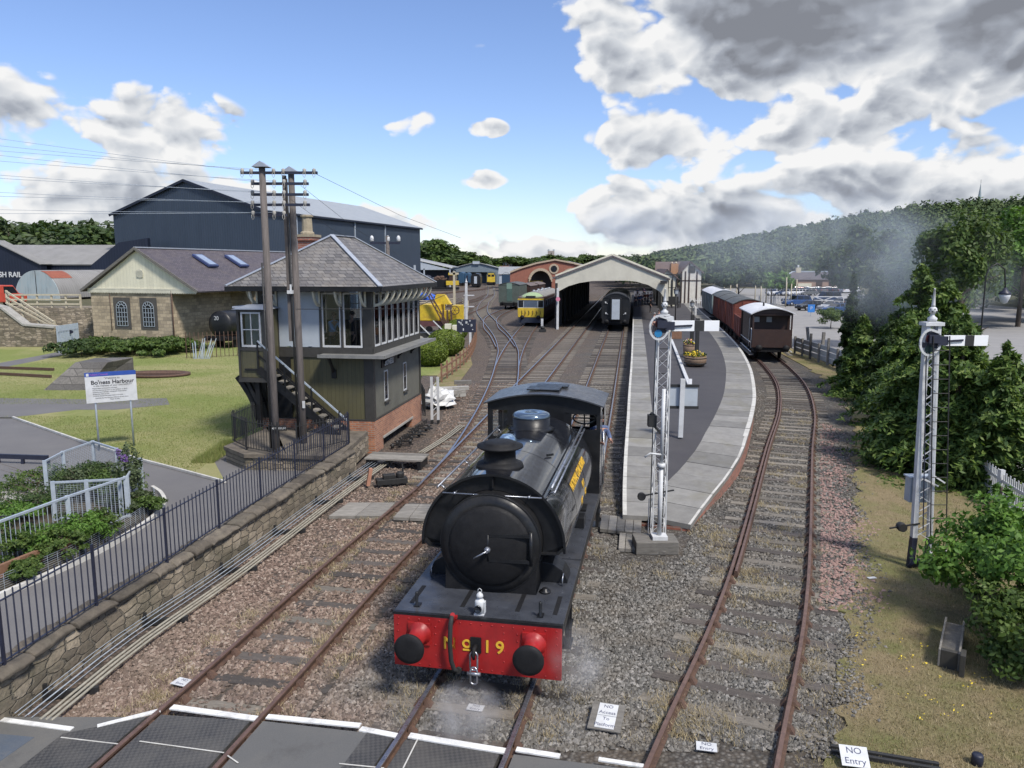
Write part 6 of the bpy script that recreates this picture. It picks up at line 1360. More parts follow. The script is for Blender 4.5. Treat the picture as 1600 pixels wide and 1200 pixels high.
for z in (hz-.24, hz-.95): b = MB(); b.box(-.46, .56, .04, .12, z-.04, z+.05); b.build('batten', M['iron'], pn)
def barrel(label, u, v, r, h, fl, box=False):
    t = thing('flower_tub', label, 'flower tub', zpt(u, v, .895), 0, 'flower tubs on the platform')
    if box: b = MB(); b.box(-.45, .45, -.25, .25, 0, .55); b.build('box', M['brownwood'], t, bevel=.01)
    else:
        b = MB(); b.lathe([(r*.82, .06), (r*.98, h*.5), (r, h), (r*.88, h), (r*.85, h*.85), (.0001, h*.85)], n=20); tb = b.build('tub', pm('tub_timber', (.22, .15, .10), (.14, .095, .065), 9, .8, bmp=.3), t)
        for z in (.16, h-.1): b = MB(); b.lathe([(r*.97, z), (r*1.01, z), (r*1.02, z+.05), (r*.98, z+.05)], n=20); b.build('hoop', M['iron'], tb)
    fl_ = MB(); rr = random.Random(int(u))
    mats = [M['leaf_dark'], M['flower_yellow'], M['flower_white'], M['flower_pink']]
    for k in range(260):
        a = rr.random()*2*PI; q = math.sqrt(rr.random())*(r if not box else .42); z = h+rr.uniform(0, .38)*(1-q/r*.5) if not box else .55+rr.uniform(0, .25); x, y = q*math.cos(a), q*math.sin(a)*(1 if not box else .5)
        fl_.mi = 0 if rr.random() < .55 else rr.choice(fl); s = rr.uniform(.03, .06); n = Vector((rr.uniform(-1, 1), rr.uniform(-1, 1), rr.uniform(.2, 1))).normalized(); u_ = n.orthogonal().normalized()*s; w_ = n.cross(u_)
        c = Vector((x, y, z)); fl_.add([c-u_, c-w_, c+u_, c+w_], [(0, 1, 2, 3)], False)
    fl_.build('flowers', mats, t, fix=False); return t
M['leaf_dark'] = leafm('tub_leaves', (.05, .10, .02), (.03, .06, .012)); M['flower_yellow'] = pm('yellow_petals', (.75, .55, .03), None, 9, .7, bmp=0); M['flower_white'] = pm('white_petals', (.7, .68, .66), None, 9, .7, bmp=0); M['flower_pink'] = pm('pink_petals', (.62, .22, .32), None, 9, .7, bmp=0)
barrel('half barrel tub full of yellow flowers at the foot of the dark lamp post', 1086, 572, .62, .55, [1, 1]); barrel('darker tall tub with pink and white flowers behind the yellow flower tub', 1077, 558, .40, .8, [2, 3, 1]); barrel('brown wooden planter box with white flowers near the signal arm', 1055, 529, .45, .5, [2, 2], True)
barrel('small planter tub beside the station building door', 1112, 484, .4, .5, [3, 2])
def tallpost(label, u, v, h, w=.16, name='post'):
    t = thing('lamp_post', label, 'post', zpt(u, v, .895)); b = MB(); b.box(-w/2, w/2, -w/2, w/2, 0, h); b.build('post', M['iron'], t, bevel=.01); return t
for i, (lb, u, v) in enumerate((('dark square post rising from the yellow flower tub behind the signal arm', 1088, 566), ('dark square post just left of the post in the yellow flower tub', 1080, 556))): tallpost(lb, u, v, 2.55, .2)
SH = thing('station_shed', 'cream gabled overall roof of the station spanning the black coach and platform', 'station roof', (0, 0, 0), 0)
ysh = 79.0
def S_(u, v, dy=0): p = YP(u, v, ysh+dy); return (p.x, p.z)
gab = [S_(868, 432), S_(957, 399), S_(1043, 434), S_(1044, 462)]
inner = [S_(1041, 470), S_(1030, 455), S_(1012, 445), S_(994, 440), S_(980, 438.5), S_(945, 438.5), S_(925, 439), S_(905, 442), S_(888, 447), S_(873, 455), S_(869, 462)]
b = MB(); b.prism([S_(867, 462)]+gab[:3]+[S_(1044, 470)]+inner, ysh-.12, ysh+.12, 'y'); gb = b.build('gable', pm('cream_gable_paint', (.52, .50, .42), (.45, .43, .36), 1.2, .6, dirt=(.3, .29, .26), damt=.5, dscale=.25), SH)
b = MB()
for p, q in ((gab[0], gab[1]), (gab[1], gab[2])): b.bar((p[0], ysh-.2, p[1]), (q[0], ysh-.2, q[1]), .12, .35)
b.build('bargeboard', M['cream'], gb)
hd = math.atan2(d_.x, d_.y); dv = Vector((math.sin(hd), math.cos(hd), 0)); Ls = 62
b = MB(); P_ = lambda s, k: Vector((s[0], ysh, s[1]))+dv*k
e0 = (gab[0][0]-.3, gab[0][1]-.1); e2 = (gab[2][0]+.3, gab[2][1]-.1)
slope_box(b, P_(e0, -.3), P_(gab[1], -.3), P_(gab[1], Ls), P_(e0, Ls), .15); slope_box(b, P_(gab[1], -.3), P_(e2, -.3), P_(e2, Ls), P_(gab[1], Ls), .15); b.build('roof', M['slatefar'], SH, fix=False)
a = Vector((gab[0][0]+.1, ysh, 0))
for k in range(0, 60, 5): b = MB(); p = a+dv*k; b.bar(p, p+Vector((0, 0, 4.7)), .25); b.build('column', M['iron'], SH)
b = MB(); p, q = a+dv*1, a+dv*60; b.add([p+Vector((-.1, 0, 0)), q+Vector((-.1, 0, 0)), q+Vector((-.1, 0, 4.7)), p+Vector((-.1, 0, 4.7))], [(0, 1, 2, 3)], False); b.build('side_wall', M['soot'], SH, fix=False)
a = Vector((gab[2][0]-.1, ysh, 0)); 
for k in range(0, 60, 8): b = MB(); p = a+dv*k; b.bar(p+Vector((0, 0, .9)), p+Vector((0, 0, 5)), .22); b.build('column', M['iron'], SH)
b = MB(); p = S_(871, 500); b.box(p[0]-.12, p[0]+.12, ysh-.3, ysh-.1, 0, 4.2); b.build('downpipe', M['white'], SH)
for (u, v) in ((1037, 441),): p = YP(u, v, ysh-.5); b = MB(); b.cbox((p.x, p.y, p.z), (.6, .5, .3)); b.build('loudspeaker', M['iron'], SH)
def wheelset(T_, ys_, r=.46, w=.75):
    for y in ys_:
        b = MB(); b.tube([(-w, y, r+.16), (w, y, r+.16)], .06, 8)
        for s in (-1, 1): b.lathe([(r, s*(w-.06)), (r, s*(w+.07)), (r*.85, s*(w+.08))], (0, y, r+.16), 'x', 20)
        b.build('wheelset', M['soot'], T_, fix=False)
def buffers(T_, y=-.0, x=.86, z=1.05, m='soot'):
    for s in (-1, 1): b = MB(); b.lathe([(.12, y), (.10, y-.4), (.22, y-.42), (.22, y-.47), (.0001, y-.48)], (s*x, 0, z), 'y', 16); b.build('buffer', M[m], T_)
def carbody(prof, L_, mat, T_, name='body', y0=0.0):
    full = prof+[(-x, z) for x, z in prof[::-1]]; b = MB(); b.prism(full, y0, y0+L_, 'y'); return b.build(name, mat, T_, bevel=.03)
def roofarc(w, z0, rise, L_, mat, T_, y0=-.08, th=.06, name='roof'):
    b = MB(); n = 16; vs = []
    for y in (y0, y0+L_):
        for o_ in (0, -th): vs += [(-w+2*w*i/n, y, z0+rise*(1-((-w+2*w*i/n)/w)**2)+o_) for i in range(n+1)]
    k = n+1; b.add(vs, [(i, i+1, 2*k+i+1, 2*k+i) for i in range(n)]+[(k+i, 3*k+i, 3*k+i+1, k+i+1) for i in range(n)], True); b.add(vs, [(i, k+i, k+i+1, i+1) for i in range(n)]+[(2*k+i, 2*k+i+1, 3*k+i+1, 3*k+i) for i in range(n)]+[(0, 2*k, 3*k, k), (n, k+n, 3*k+n, 2*k+n)], False)
    return b.build(name, mat, T_, fix=False)
def endfill(w, z0, rise, mat, T_, y, th=.05):
    b = MB(); b.prism([(-w, z0-.02)]+[(-w+2*w*i/12, z0+rise*(1-((-w+2*w*i/12)/w)**2)-.07) for i in range(13)]+[(w, z0-.02)], y, y+th, 'y'); return b.build('end_arch', mat, T_)
def oncurve(pts, y): S = spline(pts, .5); x = float(np.interp(y, [p.y for p in S], [p.x for p in S])); x2 = float(np.interp(y+4, [p.y for p in S], [p.x for p in S])); return Vector((x, y, 0)), -math.atan2(x2-x, 4)
def onpath(pts, y, Lv):
    S = spline(pts, .5); ys_ = [p.y for p in S]; X_ = [p.x for p in S]; x0 = float(np.interp(y, ys_, X_)); yy = y
    for _ in range(8): x1 = float(np.interp(yy, ys_, X_)); yy = y+math.sqrt(max(.01, Lv*Lv-(x1-x0)**2))
    return Vector((x0, y, 0)), -math.atan2(x1-x0, yy-y), yy
p, rz, _ = onpath(TC, 75.5, 19); CO = thing('railway_coach', 'black ended passenger coach with a pale gangway door standing in the station', 'coach', p, rz)
carbody([(1.30, 1.1), (1.40, 1.5), (1.40, 2.6), (1.33, 3.15), (1.15, 3.5)], 19.0, M['black'], CO)
roofarc(1.30, 3.3, .52, 19.1, M['platetop'], CO); endfill(1.25, 3.35, .45, M['black'], CO, -.02)
b = MB(); b.box(-.55, .55, -.32, 0, 1.15, 3.35); g = b.build('gangway', M['black'], CO, bevel=.06); b = MB(); b.box(-.38, .38, -.35, -.32, 1.25, 3.2); b.build('gangway_door', M['greypanel'], g, bevel=.05)
for x, z in ((-.95, 1.85), (.95, 1.85), (-1.0, 2.9)): b = MB(); b.cbox((x, -.06, z), (.12, .1, .16)); b.bar((x, -.06, z), (x-.2*math.copysign(1, x), -.06, z-.12), .04); b.build('lamp_bracket', M['white'], CO)
b = MB(); b.box(-1.2, 1.2, .1, 18.9, .7, 1.1); b.box(-1.3, 1.3, -.05, .1, .85, 1.2); b.build('underframe', M['soot'], CO); wheelset(CO, (1.8, 4.4, 14, 16.6)); buffers(CO)
for i in range(9):
    for s in (-1, 1): b = MB(); b.box(s*1.4, s*1.41, 1.2+i*1.95, 2.5+i*1.95, 2.1, 2.9); b.build('window', M['darkglass'], CO)
p, rz, _ = onpath(TE, 82.0, 19); p = Vector((2.0, 82, 0)); rz = -R(8.5)
DM = thing('diesel_railcar', 'green roofed diesel railcar with a bright yellow front panel and wide cab windows', 'railcar', p, rz)
carbody([(1.30, 1.0), (1.38, 1.5), (1.40, 2.5), (1.36, 3.2)], 19, pm('maroon_grey_side', (.13, .075, .07), (.10, .06, .06), 3, .5), DM)
b = MB(); b.prism([(-1.36, 1.02), (1.36, 1.02), (1.40, 1.5), (1.40, 2.02), (-1.40, 2.02), (-1.40, 1.5)], -.12, -.001, 'y'); f = b.build('yellow_panel', M['yellowpaint'], DM, bevel=.03)
for x in (-.95, -.6, -.2, .2, .6, 1.0): b = MB(); b.tube([(x, -.16, 1.75), (x+.06, -.2, 1.45), (x-.08, -.16, 1.2)], .03, 6); b.build('pipe', M['rust'], f)
b = MB(); b.box(-1.38, 1.38, -.08, -.001, 2.021, 2.85); b.build('front_frame', M['greypanel'], DM)
for x0, x1 in ((-1.32, -.80), (-.72, .72), (.80, 1.32)): b = MB(); b.box(x0, x1, -.10, -.081, 2.1, 2.78); b.build('cab_window', M['darkglass'] if abs(x0) > .75 else M['bluepane'] if 'bluepane' in M else pm('grey_blue_glass', (.10, .13, .18), None, 3, .08, bmp=0), DM)
b = MB(); b.prism([(-1.40, 2.851), (1.40, 2.851), (1.38, 3.0), (-1.38, 3.0)], -.14, .0, 'y'); b.build('yellow_band', M['yellowpaint'], DM)
b = MB(); n = 12; vs = []
for y, s in ((-.10, .0), (.9, .40), (1.6, .5)): vs += [(-1.38+2.76*i/n, y, 3.0+(s+.14)*(1-(abs(-1+2*i/n))**2.4)) for i in range(n+1)]
k = n+1; b.add(vs, [(j*k+i, j*k+i+1, (j+1)*k+i+1, (j+1)*k+i) for j in range(2) for i in range(n)], True); b.build('cab_dome', pm('pale_green_roof', (.30, .40, .22), (.24, .33, .18), 4, .6), DM, fix=False)
b = MB(); b.box(-.5, .5, -.15, .1, 3.04, 3.3); b.build('route_box', M['iron'], DM)
roofarc(1.38, 3.15, .5, 17.6, M['greyroofy'], DM, 1.5)
b = MB()
for i in range(7): b.lathe([(.16, 3.6), (.14, 3.75), (.0001, 3.77)], (-.3 if i % 2 else .3, 3+i*2.2, 0), 'z', 10)
b.build('roof_vent', M['greypanel'], DM)
for i in range(8):
    for s in (-1, 1): b = MB(); b.box(s*1.40, s*1.415, 1.6+i*2.1, 2.9+i*2.1, 2.05, 2.85); b.build('window', M['greypanel'], DM); b = MB(); b.box(s*1.416, s*1.42, 1.7+i*2.1, 2.8+i*2.1, 2.13, 2.77); b.build('pane', M['darkglass'], DM)
b = MB(); b.box(-1.25, 1.25, 0, 18.8, .5, 1.0); b.prism([(-1.2, .45), (1.2, .45), (1.35, 1.0), (-1.35, 1.0)], -.1, .2, 'y'); b.build('underframe', pm('blue_black_underframe', (.02, .028, .05), None, 4, .6), DM); wheelset(DM, (2, 4.4, 14, 16.6)); buffers(DM, -.05)
def van(label, y, Lv, bm, rm, name='covered_wagon', cat='goods wagon', z1=3.3, slats=True, h_=.42, w=1.25, vents=False, grp=None):
    p, rz, yy = onpath(TD, y, Lv); t = thing(name, label, cat, p, rz, grp); b = MB(); b.box(-w, w, .2, Lv-.2, 1.15, z1); bd = b.build('body', M[bm], t)
    roofarc(w+.08, z1-.02, h_, Lv-.3, M[rm], t, .12); endfill(w, z1, h_, M[bm], t, .2); 
    if slats:
        s_ = MB()
        for k in range(12): s_.box(-w+.08, w-.08, .165, .2, 1.3+k*.165, 1.42+k*.165)
        s_.build('end_planks', M[bm], bd)
        for x in (-.45, .45): s_ = MB(); s_.box(x-.05, x+.05, .12, .165, 1.15, z1+.2); s_.build('end_post', M[bm], bd)
    for s in (-1, 1):
        for k in range(5):
            yy_ = .3+k*(Lv-.7)/4; s_ = MB(); s_.box(s*w, s*(w+.05), yy_, yy_+.1, 1.15, z1); s_.build('side_rib', M[bm], bd)
        s_ = MB(); s_.bar((s*(w+.04), .4, 1.2), (s*(w+.04), Lv/2-.8, z1-.1), .05, .07); s_.build('diagonal_brace', M[bm], bd)
    b = MB(); b.box(-1.15, 1.15, .2, Lv-.2, .9, 1.14); b.build('underframe', M['soot'], t); wheelset(t, (1.4, Lv-1.4)); buffers(t, .2); return t, yy
M['wagonred'] = boards('wagon_red_oxide', (.25, .072, .045), (.18, .05, .035), .16, .7, 1, (.08, .04, .035)); M['wagonroof'] = pm('dark_wagon_roof', (.085, .09, .09), (.06, .065, .065), 2, .7, dirt=(.15, .15, .14))
M['whiteroof'] = pm('white_roof', (.66, .67, .69), (.56, .57, .59), 2, .55, dirt=(.3, .29, .28), damt=.5); M['brownpaint'] = pm('dark_brown_paint', (.048, .026, .02), (.036, .02, .016), 3, .45, dirt=(.03, .022, .02))
M['greencoach'] = pm('pale_grey_green_coach', (.26, .31, .31), (.20, .25, .25), 2, .5, dirt=(.12, .14, .14))
Lk = 7.4; p, rz, yb = onpath(TD, 50.8, Lk)
BV = thing('brake_van', 'dark brown brake van with a white curved roof at the end of the goods train', 'brake van', p, rz)
b = MB(); b.box(-1.27, 1.27, .1, .17, 1.05, 2.25); b.box(-1.27, -1.2, .1, 1.4, 1.05, 1.9) if 0 else None; b.box(-1.27, 1.27, .17, .2, 1.05, 1.2); ev_ = b.build('end_panel', M['brownpaint'], BV)
b = MB()
for x in (-1.27, -.02, 1.17): b.box(x, x+.10, .1, .19, 2.251, 3.32) if abs(x) > .5 else None
b.box(-1.17, 1.17, .12, .18, 3.18, 3.32); b.build('end_frame', M['brownpaint'], BV)
b = MB(); b.box(-1.22, 1.22, 1.45, 1.52, 1.05, 3.35); vb = b.build('veranda_back', M['brownpaint'], BV)
for x in (-.85, -.05): b = MB(); b.box(x-.17, x+.17, 1.43, 1.449, 2.65, 3.0); b.build('window', M['greypanel'], vb)
b = MB()
for s in (-1, 1): b.box(s*1.22, s*1.27, 1.53, Lk-1.4, 1.05, 3.3)
b.build('cabin_side', M['brownpaint'], BV); b = MB(); b.box(-1.2, 1.2, .2, Lk-.2, .95, 1.05); b.box(-1.1, 1.1, .2, Lk-.2, .75, .95); b.build('underframe', M['soot'], BV)
b = MB(); b.box(-1.27, 1.27, Lk-.2, Lk-.12, 1.05, 3.3); b.build('end_panel', M['brownpaint'], BV)
for s in (-1, 1):
    b = MB(); b.box(s*1.24, s*1.27, .2, 1.45, 3.2, 3.32); b.bar((s*1.25, 1.3, 1.1), (s*1.25, 1.3, 3.2), .08); b.build('veranda_post', M['brownpaint'], BV)
    b = MB(); b.tube([(s*1.31, .25, 1.0), (s*1.31, .25, 2.2), (s*1.31, .5, 2.3)], .03, 6); b.tube([(s*1.31, 1.5, 1.0), (s*1.31, 1.5, 2.9), (s*1.28, 1.3, 2.95)], .03, 6); b.tube([(s*1.32, .3, 1.35), (s*1.32, Lk-1, 1.35)], .025, 6); b.tube([(s*1.32, .3, .75), (s*1.32, Lk-1, .75)], .04, 6); b.build('handrail', M['white'], BV)
    b = MB(); b.box(s*1.1, s*1.4, .3, Lk-.4, .5, .54); b.build('footboard', M['timber'], BV)
roofarc(1.42, 3.3, .40, Lk+.3, M['whiteroof'], BV, -.1, .07); endfill(1.25, 3.33, .36, M['brownpaint'], BV, .12); b = MB(); b.tube([(-.3, 2.6, 3.6), (-.3, 2.6, 3.95)], .06, 8); b.build('stove_pipe', M['iron'], BV); wheelset(BV, (1.7, Lk-1.7)); buffers(BV, .1)
p, rz, yo = onpath(TD, yb+.5, 5.6); t = thing('open_wagon', 'low sided red open wagon coupled between the brake van and the red vans', 'open wagon', p, rz); b = MB()
for s in (-1, 1): b.box(s*1.18, s*1.25, .2, 5.4, 1.1, 2.5)
b.box(-1.18, 1.18, .2, .27, 1.1, 2.5); b.box(-1.18, 1.18, 5.33, 5.4, 1.1, 2.5); b.box(-1.18, 1.18, .27, 5.33, 1.0, 1.1); ow = b.build('body', M['wagonred'], t)
for k in range(4): 
    for s in (-1, 1): b = MB(); b.box(s*1.25, s*1.30, .3+k*1.6, .42+k*1.6, 1.0, 2.52); b.build('side_rib', M['wagonred'], ow)
b = MB(); b.box(-1.1, 1.1, .2, 5.4, .8, .99); b.build('underframe', M['soot'], t); wheelset(t, (1.3, 4.3)); buffers(t, .2)
_, y1_ = van('nearest of the red covered vans, its planked end showing above the open wagon', yo+.4, 6.6, 'wagonred', 'wagonroof', grp='red covered vans')
_, y2_ = van('middle one of the red covered vans on the right hand line', y1_+.4, 6.6, 'wagonred', 'wagonroof', grp='red covered vans')
_, y3_ = van('farthest red covered van, next to the pale grey coach', y2_+.4, 6.6, 'wagonred', 'wagonroof', grp='red covered vans')
t, y4_ = van('pale grey parcels coach with a white roof at the far end of the goods train', y3_+.5, 16, 'greencoach', 'whiteroof', 'railway_coach', 'coach', 3.35, False, .5, 1.35)
for k in range(6):
    for s in (-1, 1): b = MB(); b.box(s*1.36, s*1.38, 1.0+k*2.5, 1.9+k*2.5, 1.3, 3.1); b.build('door', pm('grey_green_door', (.17, .21, .22), None, 3, .5) if k+s == -1 else bpy.data.materials['grey_green_door'], t)
b = MB(); 
for k in range(10): b.cbox((0, 1.5+k*1.5, 3.92), (.25, .7, .12))
b.build('roof_vent', M['wagonroof'], t)
# ================================================================ YARD BEYOND THE SIGNAL BOX
def W2(u, v, Y): p = YP(u, v, Y); return p
def gx(u, v): p = G(u, v, 0); return p
def shed(label, u0, u1, uap, vap, veave, Y, mat, rmat, L_=30, rz=0, z0=0.0, wing=None):
    a, c, ap = YP(u0, veave, Y), YP(u1, veave, Y), YP(uap, vap, Y); t = thing('engine_shed', label, 'shed', (0, Y, 0))
    return t, a, c, ap
t, a, c, ap = shed('blue grey gabled locomotive shed at the far end of the yard', 704, 783, 744, 410, 420, 285, 0, 0)
b = MB(); b.prism([(a.x, 0), (a.x+2, 0), (a.x+2, a.z-.6), (a.x, a.z)], 0, .4, 'y'); b.prism([(a.x, a.z), (a.x+2.4, a.z-1.2), (c.x-4, a.z-1.2), (c.x, c.z), (ap.x, ap.z)], 0, .4, 'y'); b.prism([(c.x-4, 0), (c.x, 0), (c.x, c.z), (c.x-4, c.z-1.2)], .01, .39, 'y'); b.build('gable', pm('blue_grey_cladding', (.16, .20, .23), (.13, .165, .19), 2, .6), t)
b = MB(); slope_box(b, (a.x-.5, -.5, a.z+.1), (ap.x, -.5, ap.z+.2), (ap.x, 30, ap.z+.2), (a.x-.5, 30, a.z+.1), .2); slope_box(b, (ap.x, -.5, ap.z+.2), (c.x+.5, -.5, c.z+.1), (c.x+.5, 30, c.z+.1), (ap.x, 30, ap.z+.2), .2); b.build('roof', M['greyroof'], t)
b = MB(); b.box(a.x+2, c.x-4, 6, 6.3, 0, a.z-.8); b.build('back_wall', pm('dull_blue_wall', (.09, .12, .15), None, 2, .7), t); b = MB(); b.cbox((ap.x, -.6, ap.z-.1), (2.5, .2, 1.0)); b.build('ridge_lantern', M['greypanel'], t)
b = MB(); q = YP(783, 425, 285); b.box(q.x-.5, q.x+3, 0, 8, 0, 6.5); b.build('side_wall', M['brickred'], t)
a, c, e = YP(640, 402, 240), YP(707, 417, 240), YP(707, 421, 240); t = thing('open_shed', 'grey roofed open sided shed with a white roof edge right of the big navy shed', 'shed', (0, 240, 0))
b = MB(); slope_box(b, (a.x, 0, a.z), (c.x, 0, c.z), (c.x, 28, c.z), (a.x, 28, a.z), .3); b.build('roof', M['greyroof'], t); b = MB(); b.bar((a.x, -.1, a.z-.2), (c.x, -.1, c.z-.2), .3, .5); b.build('fascia', M['white'], t)
b = MB(); b.prism([(a.x, c.z-.9), (c.x-.6, c.z-.9), (a.x, a.z-.5)], 0, .3, 'y'); b.build('gable', M['greypanel'], t); b = MB(); b.box(a.x, c.x-.5, 9, 9.4, 0, c.z-1); b.build('back_wall', M['navydark'], t)
for x in (c.x-1, c.x-9): b = MB(); b.box(x, x+.4, 0, .4, 0, c.z-.5); b.build('post', M['greypanel'], t)
Yb = 150.0; BS = thing('brick_shed', 'red brick shed with a wide pale edged arch and a round window below the gable', 'brick shed', (0, Yb, 0)); P2 = lambda u, v: (YP(u, v, Yb).x, YP(u, v, Yb).z)
cx, r_ = P2(844.5, 440)[0], P2(862, 440)[0]-P2(844.5, 440)[0]; zc = P2(844, 440)[1]; top_ = P2(844, 421)[1]; ry = top_-zc
arcp = [(cx+r_*math.cos(PI*k/16), zc+ry*math.sin(PI*k/16)) for k in range(17)]
cx2 = P2(893, 440)[0]; arc2 = [(cx2+r_*math.cos(PI*k/16), zc+ry*math.sin(PI*k/16)) for k in range(17)]
oute = [P2(797, 426), P2(815, 419), P2(838, 412), P2(867, 406.5), P2(896, 412), P2(920, 419)]
b = MB(); b.prism([(oute[0][0], 0), (cx-r_, 0), (cx-r_, zc)]+arcp[::-1][1:]+[(cx+r_, 0), (cx2-r_, 0), (cx2-r_, zc)]+arc2[::-1][1:]+[(cx2+r_, 0), (oute[-1][0], 0)]+oute[::-1], 0, .6, 'y'); w_ = b.build('wall', M['brickfar'] if 'brickfar' in M else pm('far_red_brick', (.30, .12, .08), (.23, .09, .06), 2, .85, dirt=(.2, .1, .08)), BS)
b = MB()
for A_, Cx in ((arcp, cx), (arc2, cx2)):
    for p, q in zip(A_, A_[1:]): b.bar((p[0], -.08, p[1]), (q[0], -.08, q[1]), .25, .5)
for p, q in zip(oute, oute[1:]): b.bar((p[0], -.1, p[1]+.1), (q[0], -.1, q[1]+.1), .4, .3)
rw = P2(865.5, 420); b.lathe([(.95, -.12), (.95, -.02)], (rw[0], 0, rw[1]), 'y', 20); b.build('stone_trim', M['sand2'] if 'sand2' in M else pm('pale_stone_trim', (.45, .36, .26), None, 3, .8), w_, fix=False)
b = MB(); b.lathe([(.62, -.16), (.62, -.12)], (rw[0], 0, rw[1]), 'y', 20); b.build('round_window', M['darkglass'], w_)
b = MB(); slope_box(b, (oute[1][0], .6, oute[1][1]), (oute[3][0], .6, oute[3][1]), (oute[3][0]+5, 30, oute[3][1]), (oute[1][0]+5, 30, oute[1][1]), .2); slope_box(b, (oute[3][0], .6, oute[3][1]), (oute[5][0], .6, oute[5][1]), (oute[5][0]+5, 30, oute[5][1]), (oute[3][0]+5, 30, oute[3][1]), .2); b.build('roof', M['greyroof'], BS)
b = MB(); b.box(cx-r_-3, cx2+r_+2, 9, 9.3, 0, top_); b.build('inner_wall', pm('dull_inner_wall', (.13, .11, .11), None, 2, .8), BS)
p = P2(826, 447); q = P2(849, 439); b = MB(); b.box(p[0], q[0], 3, 4, 0, q[1]-.8); b.build('stored_engine', M['ironblue'], BS); b = MB(); b.box(p[0], q[0], 2.6, 3, q[1]-1.4, q[1]); b.build('yellow_front', M['yellowpaint'], BS)
p = YP(784, 426, 200); q = YP(797, 450, 200); t = thing('railway_van', 'dark blue van end standing left of the brick shed', 'van', (0, 200, 0)); b = MB(); b.box(p.x, q.x, 0, 8, .8, p.z-.5); b.build('body', pm('dark_blue_paint', (.02, .05, .09), None, 3, .5), t); roofarc(abs(q.x-p.x)/2, p.z-.5, .5, 8, M['wagonroof'], t).location.x = (p.x+q.x)/2
p = YP(780, 417, 230); t = thing('low_building', 'low pale roofed building between the far shed and the brick shed', 'building', (p.x, 230, 0)); b = MB(); b.box(0, 9, 0, 10, 0, 4.2); b.build('wall', M['greypanel'], t); b = MB(); slope_box(b, (-.3, -.3, 4.1), (9.3, -.3, 4.1), (9.3, 10, 6.3), (-.3, 10, 6.3), .2); b.build('roof', M['greyroof'], t)
def loco_end(label, u0, u1, v0, v1, Y, bodym, facem, name, cat, L_=14, win=True, door=None):
    a, c = YP(u0, v0, Y), YP(u1, v1, Y); w = (c.x-a.x)/2; t = thing(name, label, cat, (a.x+w, Y, 0)); h = a.z
    b = MB(); b.prism([(-w, .9), (w, .9), (w, h*.72), (w*.8, h*.93), (0, h), (-w*.8, h*.93), (-w, h*.72)], 0, L_, 'y'); b.build('body', M[bodym], t, bevel=.05)
    if facem: b = MB(); b.prism([(-w*.85, 1.1), (w*.85, 1.1), (w*.85, h*.66), (w*.6, h*.86), (-w*.6, h*.86), (-w*.85, h*.66)], -.1, 0, 'y'); f = b.build('front_panel', M[facem], t)
    if win:
        for s in (-1, 1): b = MB(); b.box(s*.1*w, s*.7*w, -.14, -.1, h*.62, h*.78); b.build('cab_window', M['darkglass'], f)
    if door: b = MB(); b.box(-w*.3, w*.3, -.12, 0, 1.2, h*.78); b.build('gangway_door', M[door], t)
    b = MB(); b.box(-w*.85, w*.85, -.05, L_, .3, .9); b.build('underframe', M['soot'], t); buffers(t, -.05, w*.65, 1.0); wheelset(t, (2, 4.5, L_-4.5, L_-2)); return t
M['bluepaint'] = pm('loco_blue_paint', (.03, .08, .15), (.02, .06, .11), 2, .5); M['greenpaint'] = pm('grey_green_van_paint', (.085, .105, .09), (.06, .078, .066), 2, .7, dirt=(.05, .05, .045))
loco_end('yellow fronted diesel locomotive at the mouth of the far shed', 760, 774.5, 424, 445, 262, 'greenpaint', 'yellowpaint', 'diesel_locomotive', 'locomotive')
loco_end('dark coach end with a pale door left of the yellow fronted locomotive', 735.5, 750.5, 427, 447, 235, 'black', None, 'railway_coach', 'coach', 14, False, 'greypanel')
loco_end('blue coach end in the far shed left of the dark coach', 716, 725, 425, 441, 255, 'bluepaint', None, 'railway_coach', 'coach', 14, False, None)
loco_end('second blue coach end just left of the dark coach', 726, 734, 426, 442, 258, 'bluepaint', None, 'railway_coach', 'coach', 14, False, 'ironblue')
t = thing('covered_van', 'grey green covered van standing behind the yellow railcar', 'goods wagon', (-.45, 114, 0), -R(9)); b = MB(); b.box(-1.55, 1.55, 0, 8, 1.1, 3.7); bd = b.build('body', M['greenpaint'], t); roofarc(1.6, 3.7, .35, 8.2, M['wagonroof'], t); endfill(1.5, 3.7, .35, M['greenpaint'], t, -.02)
b = MB(); b.box(-.35, .45, -.05, 0, 3.1, 3.95); b.build('pale_panel', pm('pale_green_panel', (.20, .30, .24), None, 3, .6), bd); b = MB(); b.box(-.3, .5, -.04, 0, 1.3, 3.1); b.build('end_door', pm('green_door', (.07, .12, .10), None, 3, .6), bd)
b = MB(); b.box(-1.4, 1.4, 0, 8, .6, 1.1); b.build('underframe', M['soot'], t); wheelset(t, (1.5, 6.5)); buffers(t)
for i, (y, lb) in enumerate(((124, 'brown roofed van behind the grey green van'), (133, 'farther brown roofed van behind the grey green van'))):
    t = thing('covered_van', lb, 'goods wagon', (1.6+i*1.7, y, 0), -R(11)); b = MB(); b.box(-1.3, 1.3, 0, 7.5, 1.1, 3.3); b.build('body', M['brownpaint'], t); roofarc(1.4, 3.3, .4, 7.7, M['brownroof'] if 'brownroof' in M else pm('brown_grey_roof', (.14, .11, .10), None, 2, .7), t); wheelset(t, (1.5, 6))
rr = random.Random(9); t = thing('engineering_train', 'dark loaded wagons and a yellow track machine left of the far sheds', 'works train', (0, 205, 0))
